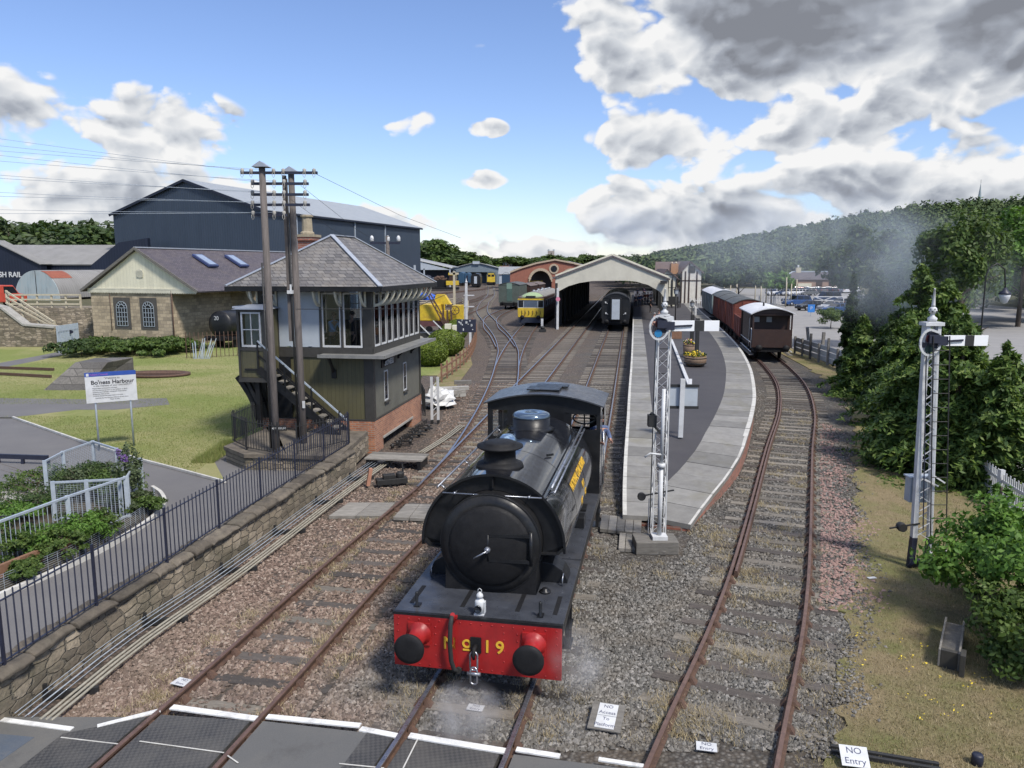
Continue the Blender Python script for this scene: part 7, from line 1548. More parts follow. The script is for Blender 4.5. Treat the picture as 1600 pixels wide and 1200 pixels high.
for i, (u0, u1, m_, z) in enumerate(((655, 678, 'brownpaint', 3.0), (679, 699, 'black', 2.8))):
    a, c = YP(u0, 440, 205), YP(u1, 440, 205); b = MB(); b.box(a.x, c.x-.3, 0, 3, .9, z); b.build('wagon', M[m_], t)
    b = MB()
    for k in range(16): x = a.x+(c.x-a.x)*rr.random(); b.sphere((x, 1.5, z+rr.uniform(0, .7)), .5, 8, 5)
    b.build('load', M['rust'] if i else M['ironblue'], t)
a, c = YP(697, 441, 203), YP(716, 441, 203); b = MB(); b.box(a.x, c.x, -2, 1, 1.5, 2.6); b.build('machine_body', M['yellowpaint'], t); b = MB(); b.box(a.x+.8, c.x-.8, -1.5, 1, 2.6, 4.1); b.build('machine_cab', M['maroon'] if 'maroon' in M else M['brownpaint'], t); b = MB(); b.box(a.x+.6, c.x-.6, -1.7, 1.2, 4.1, 4.7); b.build('machine_roof', M['yellowpaint'], t); b = MB(); b.box(a.x-14, c.x, -2, 2, .3, .9); b.build('bogies', M['soot'], t)
CR = thing('rail_crane', 'yellow rail crane with a rusty lattice jib and spoked wheel beside the clipped bushes', 'crane', (-6.75, 75, 0), -R(10)); CR.scale = (.8, .8, .74)
b = MB(); b.box(-2.6, -.2, -1.0, 2, 1.6, 3.7); b.box(-.2, 1.2, -.6, 1.6, 1.6, 2.9); b.build('body', M['yellowpaint'], CR, bevel=.04); b = MB(); b.prism([(-1.2, 3.7), (1.0, 3.7), (.2, 5.0), (-.8, 5.0)], 0, .8, 'y'); b.box(1.3, 2.3, -.5, 1.5, 1.6, 3.6); b.build('machinery', M['yellowpaint'], CR)
jt, jb = Vector((-2.4, -1.6, 7.3)), Vector((.9, -1.6, 1.0))
b = MB()
for o_ in (-.16, .16): b.bar(jt+Vector((o_, 0, 0)), jb+Vector((o_*1.6, 0, 0)), .13)
for k in range(9): p, q = jt.lerp(jb, k/9), jt.lerp(jb, (k+1)/9); s = 1 if k % 2 else -1; b.bar(p+Vector((.16*s, 0, 0)), q-Vector((.2*s, 0, 0)), .08)
b.build('jib', M['rust'], CR, fix=False)
b = MB()
for k in range(20): a0, a1 = 2*PI*k/20, 2*PI*(k+1)/20; b.bar((1.75+.55*math.cos(a0), -1.0, 3.0+.55*math.sin(a0)), (1.75+.55*math.cos(a1), -1.0, 3.0+.55*math.sin(a1)), .09)
for k in range(6): a0 = PI*k/3; b.bar((1.75, -1, 3.0), (1.75+.5*math.cos(a0), -1, 3.0+.5*math.sin(a0)), .05)
b.build('spoked_wheel', M['rust'], CR)
b = MB()
for x in (.3, .8, 1.3): b.box(x, x+.18, -1.3, -1.1, .9, 3.0)
b.build('posts', M['rust'], CR, fix=False); b = MB(); b.box(-3.4, 1.6, -1.2, 1.5, .9, 1.55); b.build('wagon_frame', pm('maroon_frame', (.12, .05, .05), None, 3, .7), CR)
for x in (-2.6, -1.4, .2, 1.2): b = MB(); b.lathe([(.42, -1.25), (.42, -1.1)], (x, 0, .5), 'y', 18); b.build('wheel', M['soot'], CR)
def lump(label, loc, s, mat, name, cat, n=14, sd=1, group=None):
    b = MB(); rr = random.Random(sd); b.sphere((0, 0, 0), 1, n, n//2+2); b.v = [(x*s[0]*(1+rr.uniform(-.25, .25)), y*s[1]*(1+rr.uniform(-.25, .25)), max(-.2, z*s[2]*(1+rr.uniform(-.3, .3)))+s[2]*.3) for x, y, z in b.v]; b.sm = [False]*len(b.sm)
    o = b.build(name, mat); o.location = loc; return tag(o, label, cat, group)
M['bluetarp'] = pm('blue_tarpaulin', (.03, .12, .50), (.02, .08, .38), 3, .4); M['whitetarp'] = pm('white_tarpaulin', (.62, .62, .60), (.45, .45, .44), 4, .5, bmp=.6, bscale=8)
lump('bright blue tarpaulin bundle beyond the signal box window corner', (-9.3, 82, 2.9), (1.2, .6, .5), M['bluetarp'], 'tarpaulin', 'tarpaulin', sd=2)
lump('crumpled white tarpaulin heap beside the signal box end wall', (-3.35, 34.6, .2), (.75, .8, .55), M['whitetarp'], 'tarpaulin', 'tarpaulin', 16, 4)
t = thing('track_trolley', 'small wheeled machine with white bars behind the clipped hedges', 'machine', (-5.9, 62, 0)); b = MB(); b.box(-1.8, .6, -.5, .8, .7, 1.1); b.build('chassis', M['iron'], t)
for x in (-1.5, -.6, .3): b = MB(); b.lathe([(.38, -.6), (.38, -.45), (.12, -.62)], (x, 0, .5), 'y', 16); b.build('wheel', M['concrete'], t)
for x in (-1.8, -.4): b = MB(); b.bar((x, -.6, 2.1), (x+1.5, -.6, .6), .08); b.build('bar', M['white'], t)
b = MB(); b.box(.5, 1.0, -.4, .3, .6, 1.8); b.box(1.1, 1.5, -.4, .3, .6, 1.7); b.build('cabinet', M['cream'], t)
def postrail(label, pts, h, rails, mat, sp=1.8, name='timber_fence', pw=.1, ph=.05, z0=.0, group=None, top=.12, cat='fence'):
    t = thing(name, label, cat, (0, 0, 0), 0, group); S = spline(pts, sp)
    for p in S: b = MB(); b.box(p.x-pw/2, p.x+pw/2, p.y-pw/2, p.y+pw/2, z0, z0+h+top); b.build('post', M[mat], t)
    for r_ in rails:
        b = MB()
        for p, q in zip(S, S[1:]): b.bar((p.x, p.y-.06, z0+r_), (q.x, q.y-.06, z0+r_), ph, .11)
        b.build('rail', M[mat], t, fix=False)
    return t
postrail('brown post and rail fence curving round the garden lawn behind the signal box', [tuple(G(u, v, 0)[:2]) for u, v in ((690, 598), (712, 582), (733, 562), (742, 542), (744, 524), (738, 512))], .95, (.35, .8), 'brownwood', 1.5)
postrail('cream rail fence curving along the bank beyond the yellow crane', [(-20, 118), (-13, 122), (-8.8, 128), (-6.8, 118), (-6.2, 108)], 1.2, (.4, .75, 1.1), 'creamwood', 2.5)
t = thing('signal_post', 'tall thin white signal post standing left of the running lines', 'signal post', (W2(729, 500, 88).x, 88, 0)); zt0 = YP(727, 434, 88).z
b = MB(); b.box(-.14, .14, -.1, .1, 0, zt0-.6); b.bar((-.3, 0, 0), (-.12, 0, zt0*.75), .08); b.lathe([(.12, zt0-.6), (.16, zt0-.45), (.05, zt0-.3), (.0001, zt0)], n=10); b.build('post', M['white'], t)
for z in (zt0*.35, zt0*.6): b = MB(); b.box(-.3, .9, -.12, -.06, z, z+.12); b.build('bracket', M['white'], t)
zt0 = YP(710, 424, 120).z; t = thing('lamp_post', 'cream lamp post with a crossbar beyond the yellow crane', 'post', (W2(710, 470, 120).x, 120, 0)); b = MB(); b.box(-.18, .18, -.1, .1, 0, zt0); b.box(-.7, .7, -.1, .1, zt0-.5, zt0-.2); b.build('post', M['creamwood'], t)
zt0 = 6.4; t = thing('notice_board', 'dark speckled notice board on two posts at the end of the garden fence', 'sign', (W2(729, 540, 60).x, 60, 0)); b = MB(); b.box(-.75, .75, -.05, .05, 1.3, 2.3); b.build('board', M['ironblue'], t); rr = random.Random(3); b = MB()
for k in range(14): x, z = rr.uniform(-.65, .6), rr.uniform(1.4, 2.2); b.box(x, x+.08, -.06, -.051, z, z+rr.uniform(.05, .2))
b.build('lettering', M['white'], t, fix=False)
for x, m_ in ((-.45, 'timber'), (.3, 'white')): b = MB(); b.box(x-.09, x+.09, -.05, .05, 0, 1.29); b.build('post', M[m_], t)
t = thing('marker_post', 'pair of white slotted posts standing at the far corner of the signal box', 'post', (-3.15, 30.9, 0), -R(6))
for x in (-.13, .13):
    b = MB(); b.box(x-.05, x+.05, -.03, .03, .18, 1.95); b.build('post', M['white'], t); b = MB(); b.box(x-.055, x+.055, -.035, .035, 0, .18); b.build('foot', M['iron'], t)
b = MB()
for k in range(6): b.bar((-.1, 0, .3+k*.25), (.1, 0, .5+k*.25), .03)
b.build('bracing', M['white'], t)
rr = random.Random(12); t = thing('concrete_pile', 'pile of weathered concrete sleepers and troughs beside the white tarpaulin', 'concrete pile', (-3.0, 36.8, 0), R(8))
for k in range(13): b = MB(); b.cbox((rr.uniform(-.6, .7), rr.uniform(-1, 1.6), .12+.2*(k//4)), (rr.uniform(.6, 1.3), .28, .18), rr.uniform(-.4, .6)); b.build('concrete_block', M['concrete'] if k % 3 else M['timber'], t, bevel=.01)
railing('short black railings with grey flowers at the back corner of the signal box', [(-3.75, 32.6), (-4.7, 37.5)], 0, 1.15, .14, 1.3, 'iron')
t = thing('buffer_post', 'white post with a grey hand lever beside the station shed column', 'post', (G(847, 513, 0).x, G(847, 513, 0).y, 0)); b = MB(); b.box(-.12, .12, -.08, .08, 0, 1.0); b.build('post', M['white'], t)
t = thing('ground_signal', 'low dark ground signal box between the sidings', 'ground signal', (G(825, 517, 0).x+1.4, G(850, 519, 0).y, 0)); b = MB(); b.box(-.35, .35, -.2, .2, 0, .3); b.lathe([(.2, .3), (.2, .55), (.1, .6)], n=10); b.build('casing', M['iron'], t)
q = YP(871, 462, 76); b = MB(); b.lathe([(.22, -.05), (.22, .05)], (0, 0, 0), 'y', 12); o = b.build('hanging_basket', M['flower_pink']); o.location = (q.x+.2, 78.4, 3.1); tag(o, 'pink flower basket hanging on the left column of the station shed', 'flower basket')
q = YP(861, 404, 520); t = thing('church_tower', 'pale square stone tower with corner battlements on the skyline', 'tower', (q.x, 520, 0)); zt0 = YP(861, 392, 520).z; b = MB(); b.box(-2.1, 2.1, -2, 2, 0, zt0); b.build('tower', M['farstone'] if 'farstone' in M else pm('pale_far_stone', (.34, .30, .27), None, 3, .9), t)
for x in (-1.7, 1.7): b = MB(); b.box(x-.5, x+.5, -2, 2, zt0, zt0+1); b.build('battlement', M['greypanel'], t)
b = MB(); b.box(-.3, .3, -2.05, -2, zt0-3, zt0-1.2); b.build('window', M['darkglass'], t)
def house(label, u0, u1, ve, vr, Y, wm_, rm_, L_=10):
    a, c = YP(u0, ve, Y), YP(u1, ve, Y); z = a.z; zr = YP(u0, vr, Y).z; t = thing('distant_building', label, 'building', (a.x, Y, 0)); w = c.x-a.x; b = MB(); b.box(0, w, 0, L_, -2, z); b.build('wall', M[wm_], t); b = MB(); slope_box(b, (-.3, -.3, z), (w+.3, -.3, z), (w+.3, L_/2, zr), (-.3, L_/2, zr), .2); slope_box(b, (-.3, L_/2, zr), (w+.3, L_/2, zr), (w+.3, L_, z), (-.3, L_, z), .2); b.build('roof', M[rm_], t)
    for k in range(3): b = MB(); x = w*(k+.5)/3; b.box(x-.5, x+.5, -.04, -.0, z-2.2, z-1); b.build('window', M['darkglass'], t)
    return t
house('white walled distant building among the trees right of the far shed', 786, 800, 409, 404, 380, 'greypanel', 'greyroof'); house('long dark roofed distant building right of the church tower', 872, 905, 407, 402, 420, 'pale_b' if 'pale_b' in M else 'greypanel', 'slatefar')
q = YP(735, 408, 330); t = thing('radio_mast', 'thin dark mast on the skyline above the far shed', 'mast', (q.x, 330, 0)); b = MB(); b.tube([(0, 0, 0), (0, 0, YP(735, 393, 330).z)], .22, 6); b.build('mast', M['iron'], t)
# ================================================================ SIGNALS
M['armwhite'] = pm('enamel_white', (.82, .83, .84), (.76, .77, .78), 3, .4, bmp=0)
def ball_finial(t, x, y, z, s=1.0, h=.5):
    b = MB(); b.cbox((x, y, z+.05*s), (.30*s, .26*s, .05*s)); b.lathe([(.10*s, z+.08*s), (.12*s, z+.16*s), (.05*s, z+.22*s), (.05*s, z+.26*s)], (x, y, 0), 'z', 12)
    b.lathe([(.03*s, z+.26*s), (.085*s, z+.30*s), (.105*s, z+.36*s), (.085*s, z+.42*s), (.03*s, z+.46*s)], (x, y, 0), 'z', 14); b.lathe([(.05*s, z+.46*s), (.045*s, z+.50*s), (.02*s, z+.50*s+h*.9), (.03*s, z+.5*s+h*.92), (.0001, z+.5*s+h)], (x, y, 0), 'z', 10)
    f = b.build('finial', M['white'], t); d = MB()
    for k in range(6): a = 2*PI*k/6; d.sphere((x+.098*s*math.cos(a), y+.098*s*math.sin(a), z+.33*s), .022*s, 6, 4); d.sphere((x+.095*s*math.cos(a+.5), y+.095*s*math.sin(a+.5), z+.395*s), .018*s, 6, 4)
    d.build('finial_openings', M['iron'], f, fix=False)
def lattice(t, w, d, z0, z1, px=0.0, py=0.0, step=.30, wt=None, m='white', leg=.05):
    b = MB(); wt = wt or w
    def cn(z): k = (z-z0)/(z1-z0); ww = w+(wt-w)*k; return [(px-ww/2, py-d/2), (px+ww/2, py-d/2), (px+ww/2, py+d/2), (px-ww/2, py+d/2)]
    c0, c1 = cn(z0), cn(z1)
    for a, c in zip(c0, c1): b.bar((*a, z0), (*c, z1), leg)
    b.build('lattice_leg', M[m], t, fix=False); b = MB(); z = z0; s = 0
    while z < z1-.05:
        zn = min(z+step, z1); a, c = cn(z), cn(zn)
        for i in range(4):
            j = (i+1) % 4; p, q = (a[i], c[j]) if s % 2 else (a[j], c[i]); b.bar((*p, z), (*q, zn), .016, .006)
        z = zn; s += 1
    b.build('lattice_bracing', M[m], t, fix=False)
def sigarm(t, x, y, z, L_, h, blue=False):
    arm = thing_part('signal_arm', t); b = MB(); b.box(x+.02, x+L_, y-.012, y+.0, z-h/2, z+h/2); a = b.build('signal_arm', M['armwhite'], t, bevel=.003)
    b = MB(); b.box(x+L_*.49, x+L_*.69, y-.016, y-.0121, z-h/2, z+h/2); b.build('black_band', M['iron'], a)
    b = MB(); b.bar((x-.12, y-.04, z-.02), (x+L_*.44, y-.03, z+.01), .02, .04); b.box(x-.12, x+.08, y-.06, y-.02, z-.09, z+.09); b.build('arm_casting', M['ironblue'], a)
    b = MB(); pts = []
    for k in range(25):
        q = PI*.5+PI*k/24; pts.append((x-.18+.30*math.cos(q)*1.0, z-.02+.30*math.sin(q)))
    pts = [(x-.08, z+.16)]+[(x-.26+.20*math.cos(q), z-.04+.26*math.sin(q)) for q in [PI*.5+PI*1.25*k/16 for k in range(17)]]+[(x-.06, z-.12)]
    for p, q in zip(pts, pts[1:]+pts[:1]): b.bar((p[0], y-.02, p[1]), (q[0], y-.02, q[1]), .03, .045)
    sp = b.build('spectacle', M['white'], a, fix=False)
    for dz, m_ in ((.06, 'lensred'), (-.15, 'lensgreen')): b = MB(); b.lathe([(.085, y-.02), (.085, y-.01)], (x-.27, 0, z+dz-.02), 'y', 16); b.build('lens', M[m_] if not (blue and dz < 0) else M['lensblue'], sp)
    b = MB(); b.box(x-.30, x-.08, y+.02, y+.2, z-.16, z+.16); b.box(x-.27, x-.11, y+.04, y+.18, z+.16, z+.21); b.box(x-.30, x-.08, y-.07, y+.01, z-.05, z+.12); b.build('lamp_case', M['ironblue'], a)
def thing_part(n, t): return None
M['lensred'] = pm('dark_red_lens', (.05, .01, .015), None, 3, .15, bmp=0); M['lensgreen'] = pm('dark_green_lens', (.01, .025, .03), None, 3, .15, bmp=0); M['lensblue'] = pm('bright_blue_lens', (.03, .20, .42), None, 3, .15, bmp=0)
def ladder(t, x0, x1, y0, z0, z1, y1=None, n=None, mat='iron', wz=0.0, lean=0.0):
    b = MB(); n = n or int((z1-z0)/.3)
    for x in (x0, x1): b.tube([(x, y0, z0), (x+lean, y1 or y0, z1)], .012, 6)
    for k in range(1, n+1): z = z0+(z1-z0)*k/(n+1); s = (z-z0)/(z1-z0); y = y0+((y1 or y0)-y0)*s; b.tube([(x0+lean*s, y, z), (x1+lean*s, y, z)], .009, 5)
    b.build('ladder', M[mat], t, fix=False)
pS = G(1031, 846, .15); t = thing('semaphore_signal', 'middle white lattice semaphore signal with its arm over the platform and a blue lens', 'signal', (pS.x, pS.y+.25, 0)); Ys = pS.y+.25
zA = YP(1080, 508, Ys).z; xs0 = YP(1045, 508, Ys).x-pS.x; xs1 = YP(1120, 508, Ys).x-pS.x; zT = YP(1038, 492, Ys).z; 
lattice(t, .30, .22, .1, zT-.15, 0.0, 0, .25, .27, leg=.028); b = MB(); b.box(-.18, .18, -.15, .15, zT-.15, zT-.03); b.box(-.1, .1, -.16, -.15, zT-.13, zT-.05); b.build('cap', M['white'], t); ball_finial(t, 0, 0, zT-.04, .72, .27)
sigarm(t, xs0, -.20, zA, xs1-xs0, .235, True); ladder(t, -.14, .16, .3, .3, zT-.5, .22); ladder(t, -.17, .19, .32, .1, 1.0, mat='white')
zp = YP(1033, 607, Ys-.35).z; b = MB(); b.lathe([(.13, .30), (.13, .36)], (-.06, -.45, 0), 'z', 4); b.tube([(-.06, -.45, .3), (-.06, -.45, 2.0)], .052, 12); b.tube([(-.06, -.45, 2.0), (-.05, -.45, zp)], .042, 12); b.lathe([(.085, 1.95), (.095, 2.0), (.085, 2.05)], (-.06, -.45, 0), 'z', 12); b.cbox((-.06, -.45, .34), (.34, .3, .08)); b.build('round_post', M['white'], t)
b = MB(); b.tube([(-.06, -.47, 2.25), (-.32, -.47, 2.28), (-.44, -.47, 2.19)], .022, 8); b.build('bracket_arm', M['white'], t)
b = MB(); z5 = YP(1018, 655, Ys).z; b.box(-.34, -.16, -.3, -.1, z5-.12, z5+.14); b.lathe([(.07, z5+.14), (.03, z5+.2)], (-.25, -.2, 0), 'z', 8); b.bar((-.2, -.2, z5-.12), (.02, -.2, z5-.35), .05); b.build('lamp_case', M['iron'], t)
b = MB(); b.bar((-.45, -.1, 1.18), (.35, .05, 1.28), .03); b.lathe([(.09, -.14), (.10, -.1), (.09, -.04)], (-.42, 0, 1.17), 'y', 10); b.build('balance_weight', M['iron'], t)
b = MB(); b.box(-.62, .34, -.72, -.10, .0, .30); b.build('base', M['timber'], t, bevel=.02)
pR = G(1436, 888, .0); t = thing('semaphore_signal', 'right hand white lattice semaphore signal with a long ladder in front of the tall conifers', 'signal', (pR.x, pR.y, 0)); Yr = pR.y
zA = YP(1500, 531, Yr).z; xs0 = YP(1466, 531, Yr).x-pR.x; xs1 = YP(1536, 531, Yr).x-pR.x; zT = YP(1456, 507, Yr).z; cxr = (YP(1456, 507, Yr).x-pR.x)
b = MB(); b.bar((-.17, 0, .62), (cxr-.10, 0, zT), .10, .12); b.bar((.17, 0, .62), (cxr+.10, 0, zT), .09, .10); b.build('main_leg', M['white'], t, fix=False)
b = MB(); z = .65; s = 0
while z < zT-.1:
    k, k2 = (z-.62)/(zT-.62), (z+.2-.62)/(zT-.62); xl, xr = -.17+(cxr-.1+.17)*k, .17+(cxr+.1-.17)*k; xl2, xr2 = -.17+(cxr-.1+.17)*k2, .17+(cxr+.1-.17)*k2
    b.bar((xl, -.05, z) if s else (xr, -.05, z), (xr2, -.05, z+.2) if s else (xl2, -.05, z+.2), .025, .01); b.bar((xl, .06, z) if not s else (xr, .06, z), (xr2, .06, z+.2) if not s else (xl2, .06, z+.2), .025, .01); z += .2; s = 1-s
b.build('lattice_bracing', M['white'], t, fix=False)
b = MB(); b.bar((-.20, 0, 0), (-.17, 0, .70), .11, .13); b.bar((.16, 0, 0), (.17, 0, .70), .10, .12); b.bar((-.2, .02, .12), (.16, .02, .12), .14, .12); b.tube([(-.25, -.05, .05), (-.1, -.1, .22), (.1, -.05, .15)], .05, 6); b.build('iron_foot', M['ironblue'], t)
b = MB(); b.box(cxr-.19, cxr+.19, -.14, .14, zT-.02, zT+.05); b.box(cxr-.15, cxr-.08, -.1, .1, zT-.3, zT); b.box(cxr+.08, cxr+.15, -.1, .1, zT-.3, zT); b.build('cap', M['white'], t); ball_finial(t, cxr, 0, zT-.0, .8, .34)
sigarm(t, xs0, -.16, zA, xs1-xs0, .215)
ladder(t, .04, .37, -.28, .62, zA+.1, -.24, 14, 'iron', lean=cxr-.12); b = MB(); b.tube([(.04, -.3, .0), (.04, -.28, .64)], .02, 6); b.tube([(.37, -.3, .20), (.37, -.28, .64)], .018, 6)
for z in (.02, .22, .46): b.tube([(.04, -.3, z), (.37, -.3, z)], .014, 5)
b.build('white_ladder_end', M['white'], t, fix=False)
b = MB(); b.box(-.26, .20, .12, .36, 1.42, 1.95); b.box(-.3, .24, .10, .38, 1.95, 1.99); b.build('equipment_box', M['galv'], t, bevel=.01); b = MB(); b.bar((-.1, -.1, 2.0), (.2, -.1, 1.85), .03); b.bar((.2, .1, 2.02), (.45, .1, 1.86), .03); b.build('stay', M['white'], t)
b = MB(); b.bar((-.75, -.1, .93), (-.1, -.06, 1.02), .03); b.lathe([(.09, -.18), (.10, -.1), (.09, -.02)], (-.5, 0, .96), 'y', 12); b.build('balance_weight', M['iron'], t)
b = MB(); b.bar((cxr-.14, -.12, zA-.1), (-.05, -.12, .9), .018); b.build('pull_rod', M['ironblue'], t)
# ================================================================ STATION BUILDING, PEOPLE, CAR PARK
t = thing('station_building', 'white station building with a brown tiled roof and framed gables behind the platform', 'building', (0, 116, 0)); Q = lambda u, v, Y=116: (YP(u, v, Y).x, YP(u, v, Y).z)
g0, ga, g1 = Q(1064, 424), Q(1078, 408.5), Q(1096, 423); b = MB(); b.prism([(g0[0], .5), (g1[0], .5), g1, ga, g0], 0, .3, 'y'); b.box(Q(1030, 430)[0], g0[0], 3, 3.3, .5, g0[1]); b.build('wall', M['cream2'] if 'cream2' in M else pm('cream_white_render', (.60, .58, .52), (.5, .48, .43), 2, .7), t)
rb = M['brownroof'] if 'brownroof' in M else pm('brown_tiles', (.12, .085, .075), (.09, .065, .06), 2, .8)
b = MB(); slope_box(b, (Q(1028, 430)[0], 2.6, g0[1]-.2), (g0[0]+1, 2.6, g0[1]-.2), (ga[0], 6, ga[1]), (Q(1036, 408)[0], 6, ga[1]), .2); slope_box(b, (g0[0]-.4, -.3, g0[1]-.3), (ga[0], -.3, ga[1]+.1), (ga[0], 8, ga[1]+.1), (g0[0]-.4, 8, g0[1]-.3), .15); slope_box(b, (ga[0], -.3, ga[1]+.1), (g1[0]+.4, -.3, g1[1]-.3), (g1[0]+.4, 8, g1[1]-.3), (ga[0], 8, ga[1]+.1), .15); b.build('roof', rb, t, fix=False)
b = MB()
for u in (1065, 1071, 1077, 1089): p = Q(u, 430); b.box(p[0]-.1, p[0]+.1, -.06, 0, .5, g0[1] if u != 1077 else ga[1]-.3)
b.box(g0[0], g1[0], -.06, -.001, 4.2, 4.35); b.build('dark_framing', M['brownpaint'], t, fix=False)
b = MB(); p = Q(1081, 421); b.box(p[0]-.5, p[0]+.5, -.08, -.03, p[1]-.5, p[1]+.5); b.build('window', M['darkglass'], t)
b = MB(); p = Q(1056, 430); b.box(p[0]-.55, p[0]+.55, 1, 2.2, 3, Q(1056, 412)[1]); ch = b.build('chimney', pm('tan_brick', (.38, .20, .10), None, 3, .8), t)
for x in (-.3, .3): b = MB(); b.lathe([(.16, Q(1056, 412)[1]), (.13, Q(1056, 409)[1])], (p[0]+x, 1.6, 0), 'z', 8); b.build('chimney_pot', M['tan'] if 'tan' in M else M['creamwood'], ch)
pg0, pga, pg1 = Q(1031, 434, 108), Q(1042, 422, 108), Q(1058, 434, 108); b = MB(); b.prism([(pg0[0], .5), (pg1[0], .5), pg1, pga, pg0], -8, -7.8, 'y'); pr = b.build('porch_gable', M['cream'], t); b = MB(); slope_box(b, (pg0[0]-.3, -8.3, pg0[1]-.2), (pga[0], -8.3, pga[1]+.15), (pga[0], -1, pga[1]+.15), (pg0[0]-.3, -1, pg0[1]-.2), .12); slope_box(b, (pga[0], -8.3, pga[1]+.15), (pg1[0]+.3, -8.3, pg1[1]-.2), (pg1[0]+.3, -1, pg1[1]-.2), (pga[0], -1, pga[1]+.15), .12); b.build('porch_roof', rb, pr, fix=False)
b = MB(); 
for u in (1044, 1050, 1057): p = Q(u, 440, 108); b.box(p[0]-.09, p[0]+.09, -8.1, -8.02, .9, 4.6)
b.build('porch_framing', M['iron'], pr, fix=False)
t = thing('platform_shelter', 'dark framed glazed shelter beside the white station building', 'shelter', (YP(1050, 470, 104).x, 104, .9)); b = MB()
for x in (-1.1, 0, 1.1): b.box(x-.06, x+.06, -.06, .06, 0, 4.4)
b.box(-1.1, 1.1, -.06, .06, 4.3, 4.45); b.box(-1.1, 1.1, -.05, .05, 2.6, 2.7); b.build('frame', M['iron'], t, fix=False)
for i, (u, v, rz, tp, lg, lb) in enumerate(((993, 478, 20, (.02, .02, .03), (.02, .02, .03), 'person in dark clothes nearest the coach on the crowded platform'), (999, 477, -30, (.06, .10, .25), (.05, .06, .1), 'person in a blue top on the crowded platform'), (1003, 476, 10, (.03, .03, .05), (.03, .03, .03), 'person in dark clothes beside the blue topped person'), (1008, 474, 160, (.45, .10, .05), (.03, .03, .05), 'person in an orange red top on the crowded platform'), (1012, 473, 40, (.10, .03, .04), (.02, .02, .03), 'person in a maroon top right of the orange red top'), (1017, 473, -20, (.35, .35, .36), (.08, .08, .1), 'person in a pale top under the station roof edge'),
        (1022, 520, 30, (.04, .05, .09), (.03, .03, .04), 'person in dark blue standing left of the middle signal'), (1029, 514, -50, (.20, .17, .15), (.04, .04, .05), 'person in a brown top just behind the middle signal'), (1016, 487, 90, (.02, .02, .025), (.05, .05, .06), 'person in black at the foot of a station roof column'), (996, 463, 0, (.12, .14, .2), (.02, .02, .03), 'person in grey blue at the back of the platform crowd'), (1006, 462, 200, (.05, .03, .10), (.02, .02, .03), 'person in purple at the back of the platform crowd'))):
    person(lb, zpt(u, v+2, .895), R(rz), tp, lg, 'stand', 'hair' if i % 3 else 'greyhair', 'people on the platform')
def lampstd(label, u, v, h, loc=None):
    t = thing('platform_lamp', label, 'lamp', zpt(u, v, .895)); b = MB(); b.tube([(0, 0, 0), (0, 0, h)], .06, 8); b.build('post', M['iron'], t); b = MB(); b.lathe([(.10, h), (.2, h+.1), (.26, h+.5), (.05, h+.52)], n=6, smooth=False); b.build('lantern', M['greypanel'], t); b = MB(); b.lathe([(.32, h+.5), (.12, h+.68), (.05, h+.8)], n=6, smooth=False); b.build('lamp_roof', M['iron'], t)
lampstd('dark platform lamp with a lantern between station building and signal arm', 1055, 500, 2.6); lampstd('lantern on a short post beside the pale coach', 1081, 492, .9)
t = thing('white_bollard', 'short white post on the platform near the pale coach', 'post', zpt(1080, 491, .895)); b = MB(); b.box(-.12, .12, -.12, .12, 0, .9); b.build('post', M['white'], t); t.location.y -= 2
t = thing('platform_bench', 'dark seat and board at the far platform edge', 'bench', zpt(1049, 481, .895)); b = MB(); b.box(-1, 1, -.2, .3, .4, .48); b.build('seat', M['iron'], t); b = MB(); b.box(-1, 1, .3, .38, .45, 1.5); b.build('backrest', M['iron'], t)
for s in (-1, 1): b = MB(); b.box(s*.9-.05, s*.9+.05, -.15, .3, 0, .4); b.build('leg', M['iron'], t)
def picket(label, pts, h=1.1, sp=.16, mat='white', z0=0.0, w=.09, name='picket_fence'):
    t = thing(name, label, 'fence', (0, 0, 0)); S = spline(pts, 2.4)
    for p, q in zip(S, S[1:]):
        L_ = (q-p).length; n = max(2, int(L_/sp)); b = MB()
        for k in range(n): r_ = p.lerp(q, (k+.5)/n); d = (q-p).normalized(); b.bar(r_+Vector((0, 0, z0+.08)), r_+Vector((0, 0, z0+h+(.06 if k % 2 else 0))), w, .02, d.cross(Vector((0, 0, 1))))
        b.bar(p+Vector((0, .03, z0+.3)), q+Vector((0, .03, z0+.3)), .03, .08); b.bar(p+Vector((0, .03, z0+h*.8)), q+Vector((0, .03, z0+h*.8)), .03, .08); b.build('picket_panel', M[mat], t, fix=False)
    for p in S: b = MB(); b.box(p.x-.06, p.x+.06, p.y+.02, p.y+.14, z0, z0+h+.1); b.build('post', M[mat], t)
picket('white picket fence beside the white station building', [(24, 104), (27.5, 106), (29.5, 110)], 1.5, .3, z0=.6); picket('white picket fence along the far car park entrance', [(41, 128), (47.5, 127)], 1.5, .35); picket('white picket fence right of the white field gate', [(57, 126), (62, 126)], 1.5, .35)
t = thing('field_gate', 'white crossed timber gate at the far car park entrance', 'gate', (49.5, 126.5, 0))
for z in (.3, .8, 1.4): b = MB(); b.box(0, 6.5, 0, .06, z, z+.14); b.build('bar', M['white'], t)
for a0, a1 in (((0, .3), (3.2, 1.5)), ((3.2, .3), (0, 1.5)), ((3.3, .3), (6.5, 1.5)), ((6.5, .3), (3.3, 1.5))): b = MB(); b.bar((a0[0], -.03, a0[1]), (a1[0], -.03, a1[1]), .04, .12); b.build('brace', M['white'], t)
